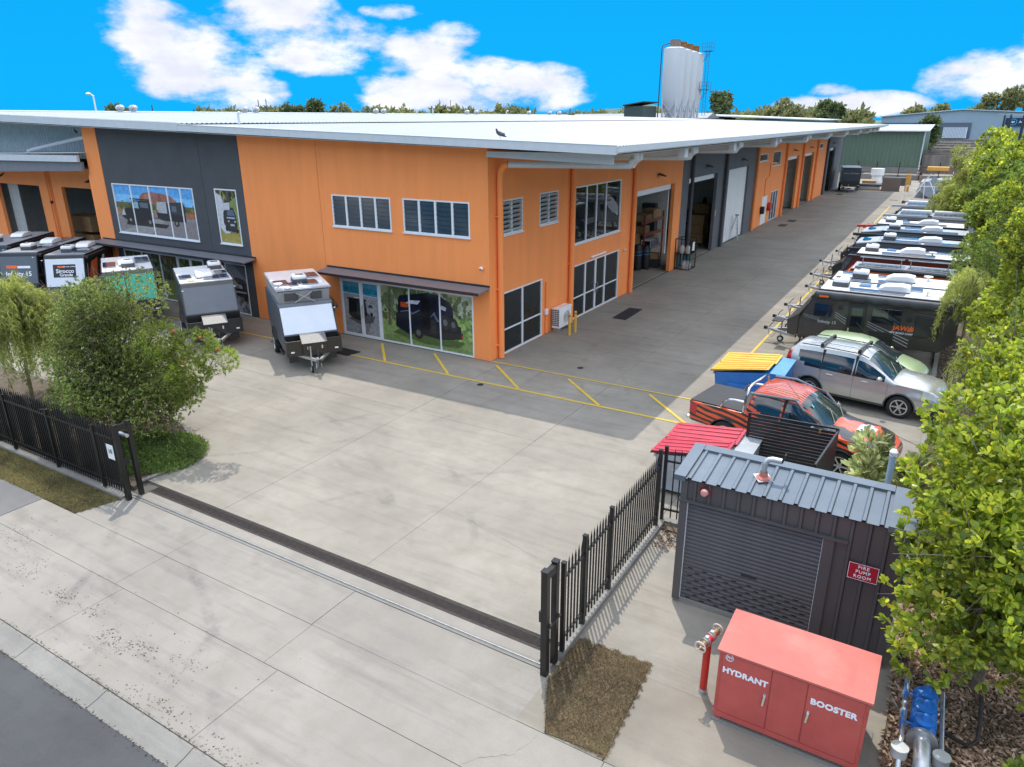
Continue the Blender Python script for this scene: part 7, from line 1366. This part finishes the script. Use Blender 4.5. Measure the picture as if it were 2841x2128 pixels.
boxthing('covered_goods','grey tarpaulined goods stacked behind the white racks','stack',[('tarp',M().prism([(9.6,0),(13.5,0),(13.6,1.6),(12.8,2.0),(10,1.7)],'y',73,78),mat('grey tarpaulin',(.25,.28,.31),.5,var=.3,scale=2)),('sheet',M().bx((11.2,72.6,1.2),(1.3,.1,2.0),ry=R(35)),mat('blue grey sheet',(.28,.34,.42),.4)),('timber',M().box(13.2,15.5,74,78,0,.5).box(13.2,15.5,74,78,.6,1.1).box(13.2,15.5,74,78,1.2,1.7),mat('orange timber',(.45,.20,.05),.8))])
o=part('boom_arm',M().prism([(7.9,1.0),(10.4,1.15),(10.4,1.3),(7.9,1.15)],'y',36.9,37.2),mat('red boom',(.40,.035,.02),.5)); tag(o,'long red steel boom jutting over the yellow line','boom'); part('prop',M().cyl((8.05,37,0),(8.05,37,1.0),.03,6),m_rust,o)
fc=thing('mesh_fence','dark steel fence with tall posts across the far end of the yard','fence'); part('base_wall',M().box(-1,15,99.8,100,0,.7),m_kerb,fc)
for x in (.5,3,5.9,8.6,11): part('post',M().cyl((x,99.7,0),(x,99.7,2.5),.06,6),m_fence,fc)
for z in (1.0,1.8): part('rail',M().bar((-1,99.7,z),(15,99.7,z),.05),m_fence,fc)
# a worker bending over stored goods
pr=thing('person','person in a dark shirt and tan shorts bending over stacked goods at the far end','person',(9.0,97,0),R(200))
pb=bpy.data.meshes.new('body'); J_=[(0,0,.95),(.12,.02,1.12),(.30,.02,1.28),(.40,0,1.36),(.52,0,1.44),(.60,0,1.50),(0,.10,.90),(.05,.11,.5),(-.02,.12,.06),(.12,.13,.03),(0,-.10,.90),(.05,-.11,.5),(-.02,-.12,.06),(.12,-.13,.03),(.36,.19,1.30),(.46,.22,1.02),(.58,.20,.80),(.36,-.19,1.30),(.46,-.22,1.02),(.58,-.2,.8)]
E_=[(0,1),(1,2),(2,3),(3,4),(4,5),(0,6),(6,7),(7,8),(8,9),(0,10),(10,11),(11,12),(12,13),(2,14),(14,15),(15,16),(2,17),(17,18),(18,19)]
pb.from_pydata(J_,E_,[]); pb.skin_vertices or pb.attributes
po=link('body',pb,pr); po.modifiers.new('Skin','SKIN'); 
rad=[.14,.13,.14,.06,.085,.10,.10,.07,.045,.035,.10,.07,.045,.035,.06,.045,.035,.06,.045,.035]
for v,r_ in zip(pb.skin_vertices[0].data,rad): v.radius=(r_,r_)
pb.skin_vertices[0].data[0].use_root=True; sd=po.modifiers.new('Subdivision','SUBSURF'); sd.levels=1; sd.render_levels=2; pb.materials.append(mat('skin tone',(.35,.2,.14),.6))
part('shirt',M().tube([(.02,0,.97),(.14,.02,1.13),(.30,.02,1.29),(.38,0,1.36)],[.165,.16,.17,.09],12),mat('dark shirt',(.02,.025,.04),.8),pr,True); part('shorts',M().tube([(.02,.1,.98),(.03,.11,.72),(.05,.115,.52)],[.13,.12,.10],10).tube([(.02,-.1,.98),(.03,-.11,.72),(.05,-.115,.52)],[.13,.12,.10],10),mat('tan shorts',(.35,.24,.14),.8),pr,True); part('hair',M().ell((.60,0,1.545),(.105,.10,.09),10,8),mat('brown hair',(.08,.045,.025),.8),pr,True); part('boots',M().ell((.05,.125,.05),(.14,.06,.06),8,6).ell((.05,-.125,.05),(.14,.06,.06),8,6),m_blackp,pr,True)
# tree masses and hills
def hill(name,pts,y0,depth,mt):
    m=M(); vs=[];fs=[]; n=len(pts); rows=5
    for k in range(rows):
        v=k/(rows-1); hh=[0,.55,1,.7,0][k]
        for x,h in pts: vs.append((x,y0+depth*v+.05*x,-.5+(h+.5)*hh))
    for k in range(rows-1):
        for i in range(n-1): fs.append((k*n+i,k*n+i+1,(k+1)*n+i+1,(k+1)*n+i))
    m.add(vs,fs); struct(name,m,mt,True)
hx=np.linspace(-1400,500,60); m_hill=mat('wooded hill',(.07,.10,.055),.95,var=.45,scale=.02,dirt=(.10,.11,.05),dscale=.01)
hill('hills',[(x,10+5*math.sin(x*.011)+5*math.sin(x*.031+1)+11*math.exp(-((x+440)/80)**2)+3*math.sin(x*.09)) for x in hx],820,500,m_hill)
hill('hills',[(x,6+2*math.sin(x*.017+2)+2*math.sin(x*.05)) for x in hx],520,200,mat('pale green slope',(.12,.15,.06),.95,var=.3,scale=.02))
def fartree(label,x,y,H,R_,mt,nc=260,L=1.1,zlo=2.5,nl=9,name='gum_tree'):
    t=thing(name,label,'tree',(0,0,0),0,'trees beyond the roofs'); lm=lumps_for((x,y),R_,H,nl,zlo); C,d=crown_points(lm,nc,.5); P,D=rosettes(C,d,8,.2,1.0,.25); trunk(t,(x,y),H,R_,lm,.25,6); link('crown',leaf_mesh('crown',P,D,L,L*.55,mt,'lance'),t); return t
FT=[('broad dark green tree right of the silos',-41,172,13.4,5.2,lm_far,650,4),('thin gum tree with gaps on the skyline',-26,175,12.6,3.4,lm_far2,170,4),('smaller gum beside the thin one',-30,176,11.2,3.0,lm_far2,160,4),('spindly gum over the white roofed shed',-21.5,176,10.9,2.8,lm_far2,120,3),('dense cone shaped dark tree past the roof edge',-16,176,11.3,3.2,lm_far,560,2),('bare trunked gum tree before the distant fields',-9.8,177,10.7,3.4,lm_far2,220,4),('low round tree left of the blue warehouse',-1.5,240,11.3,4,lm_far2,240,4),('gum over the blue warehouse roof',16,262,15.2,5,lm_far2,220,7),('tall open gum at the right edge of the skyline',23,262,16.4,4.5,lm_far2,150,8),('second tall gum at the right edge of the skyline',29,262,15,4.5,lm_far2,170,8),('rust tinted low tree on the warehouse ridge',5.5,262,12.1,3.6,lm_far2,170,6),('dark tree standing before the blue warehouse',6.6,150,7.9,2.2,lm_far,420,1.5),('low yellow bush in front of the blue warehouse',8.0,150,4.0,1.6,lm_far2,160,1)]
for lb,x,y,H,R_,mt_,nc,zl in FT: fartree(lb,x,y,H,R_,mt_,nc,.9 if y<200 else 1.2,zl)
wds=[]
for i in range(210):
    a=rng.uniform(-.93,-.50) if i<110 else rng.uniform(-.5,-.12); dist=rng.uniform(215,300); wds.append((13.7+dist*math.sin(a),-21+dist*math.cos(a),rng.uniform(9.2,11.3) if i<110 else rng.uniform(8.3,10.0)))
C=[];d=[]
for x,y,H in wds:
    c_,d_=crown_points(lumps_for((x,y),rng.uniform(3.5,6),H,6,2),110,.5); C.append(c_);d.append(d_)
P,D=rosettes(np.concatenate(C),np.concatenate(d),5,.2,1.,.4); o=link('wood',leaf_mesh('wood',P,D,1.7,1.0,lm_far2,'lance')); tag(o,'belt of woodland beyond the warehouse roof','woodland',kind='stuff')
wds=[(-112,107.5,12.6,4.3),(-79.9,36.5,9.9,1.3),(-96.4,80.6,10.9,2.8),(-92.8,84.4,11.4,2.4)]
for (x,y,H,R_),lb in zip(wds,('round tree far behind the left roof vents','lone dark tree above the left roof ridge','dark paired tree behind the roof vents','bushy tree behind the middle roof vents')): fartree(lb,x,y,H,R_,lm_far if R_<4.2 else lm_far2,260,.8,5)
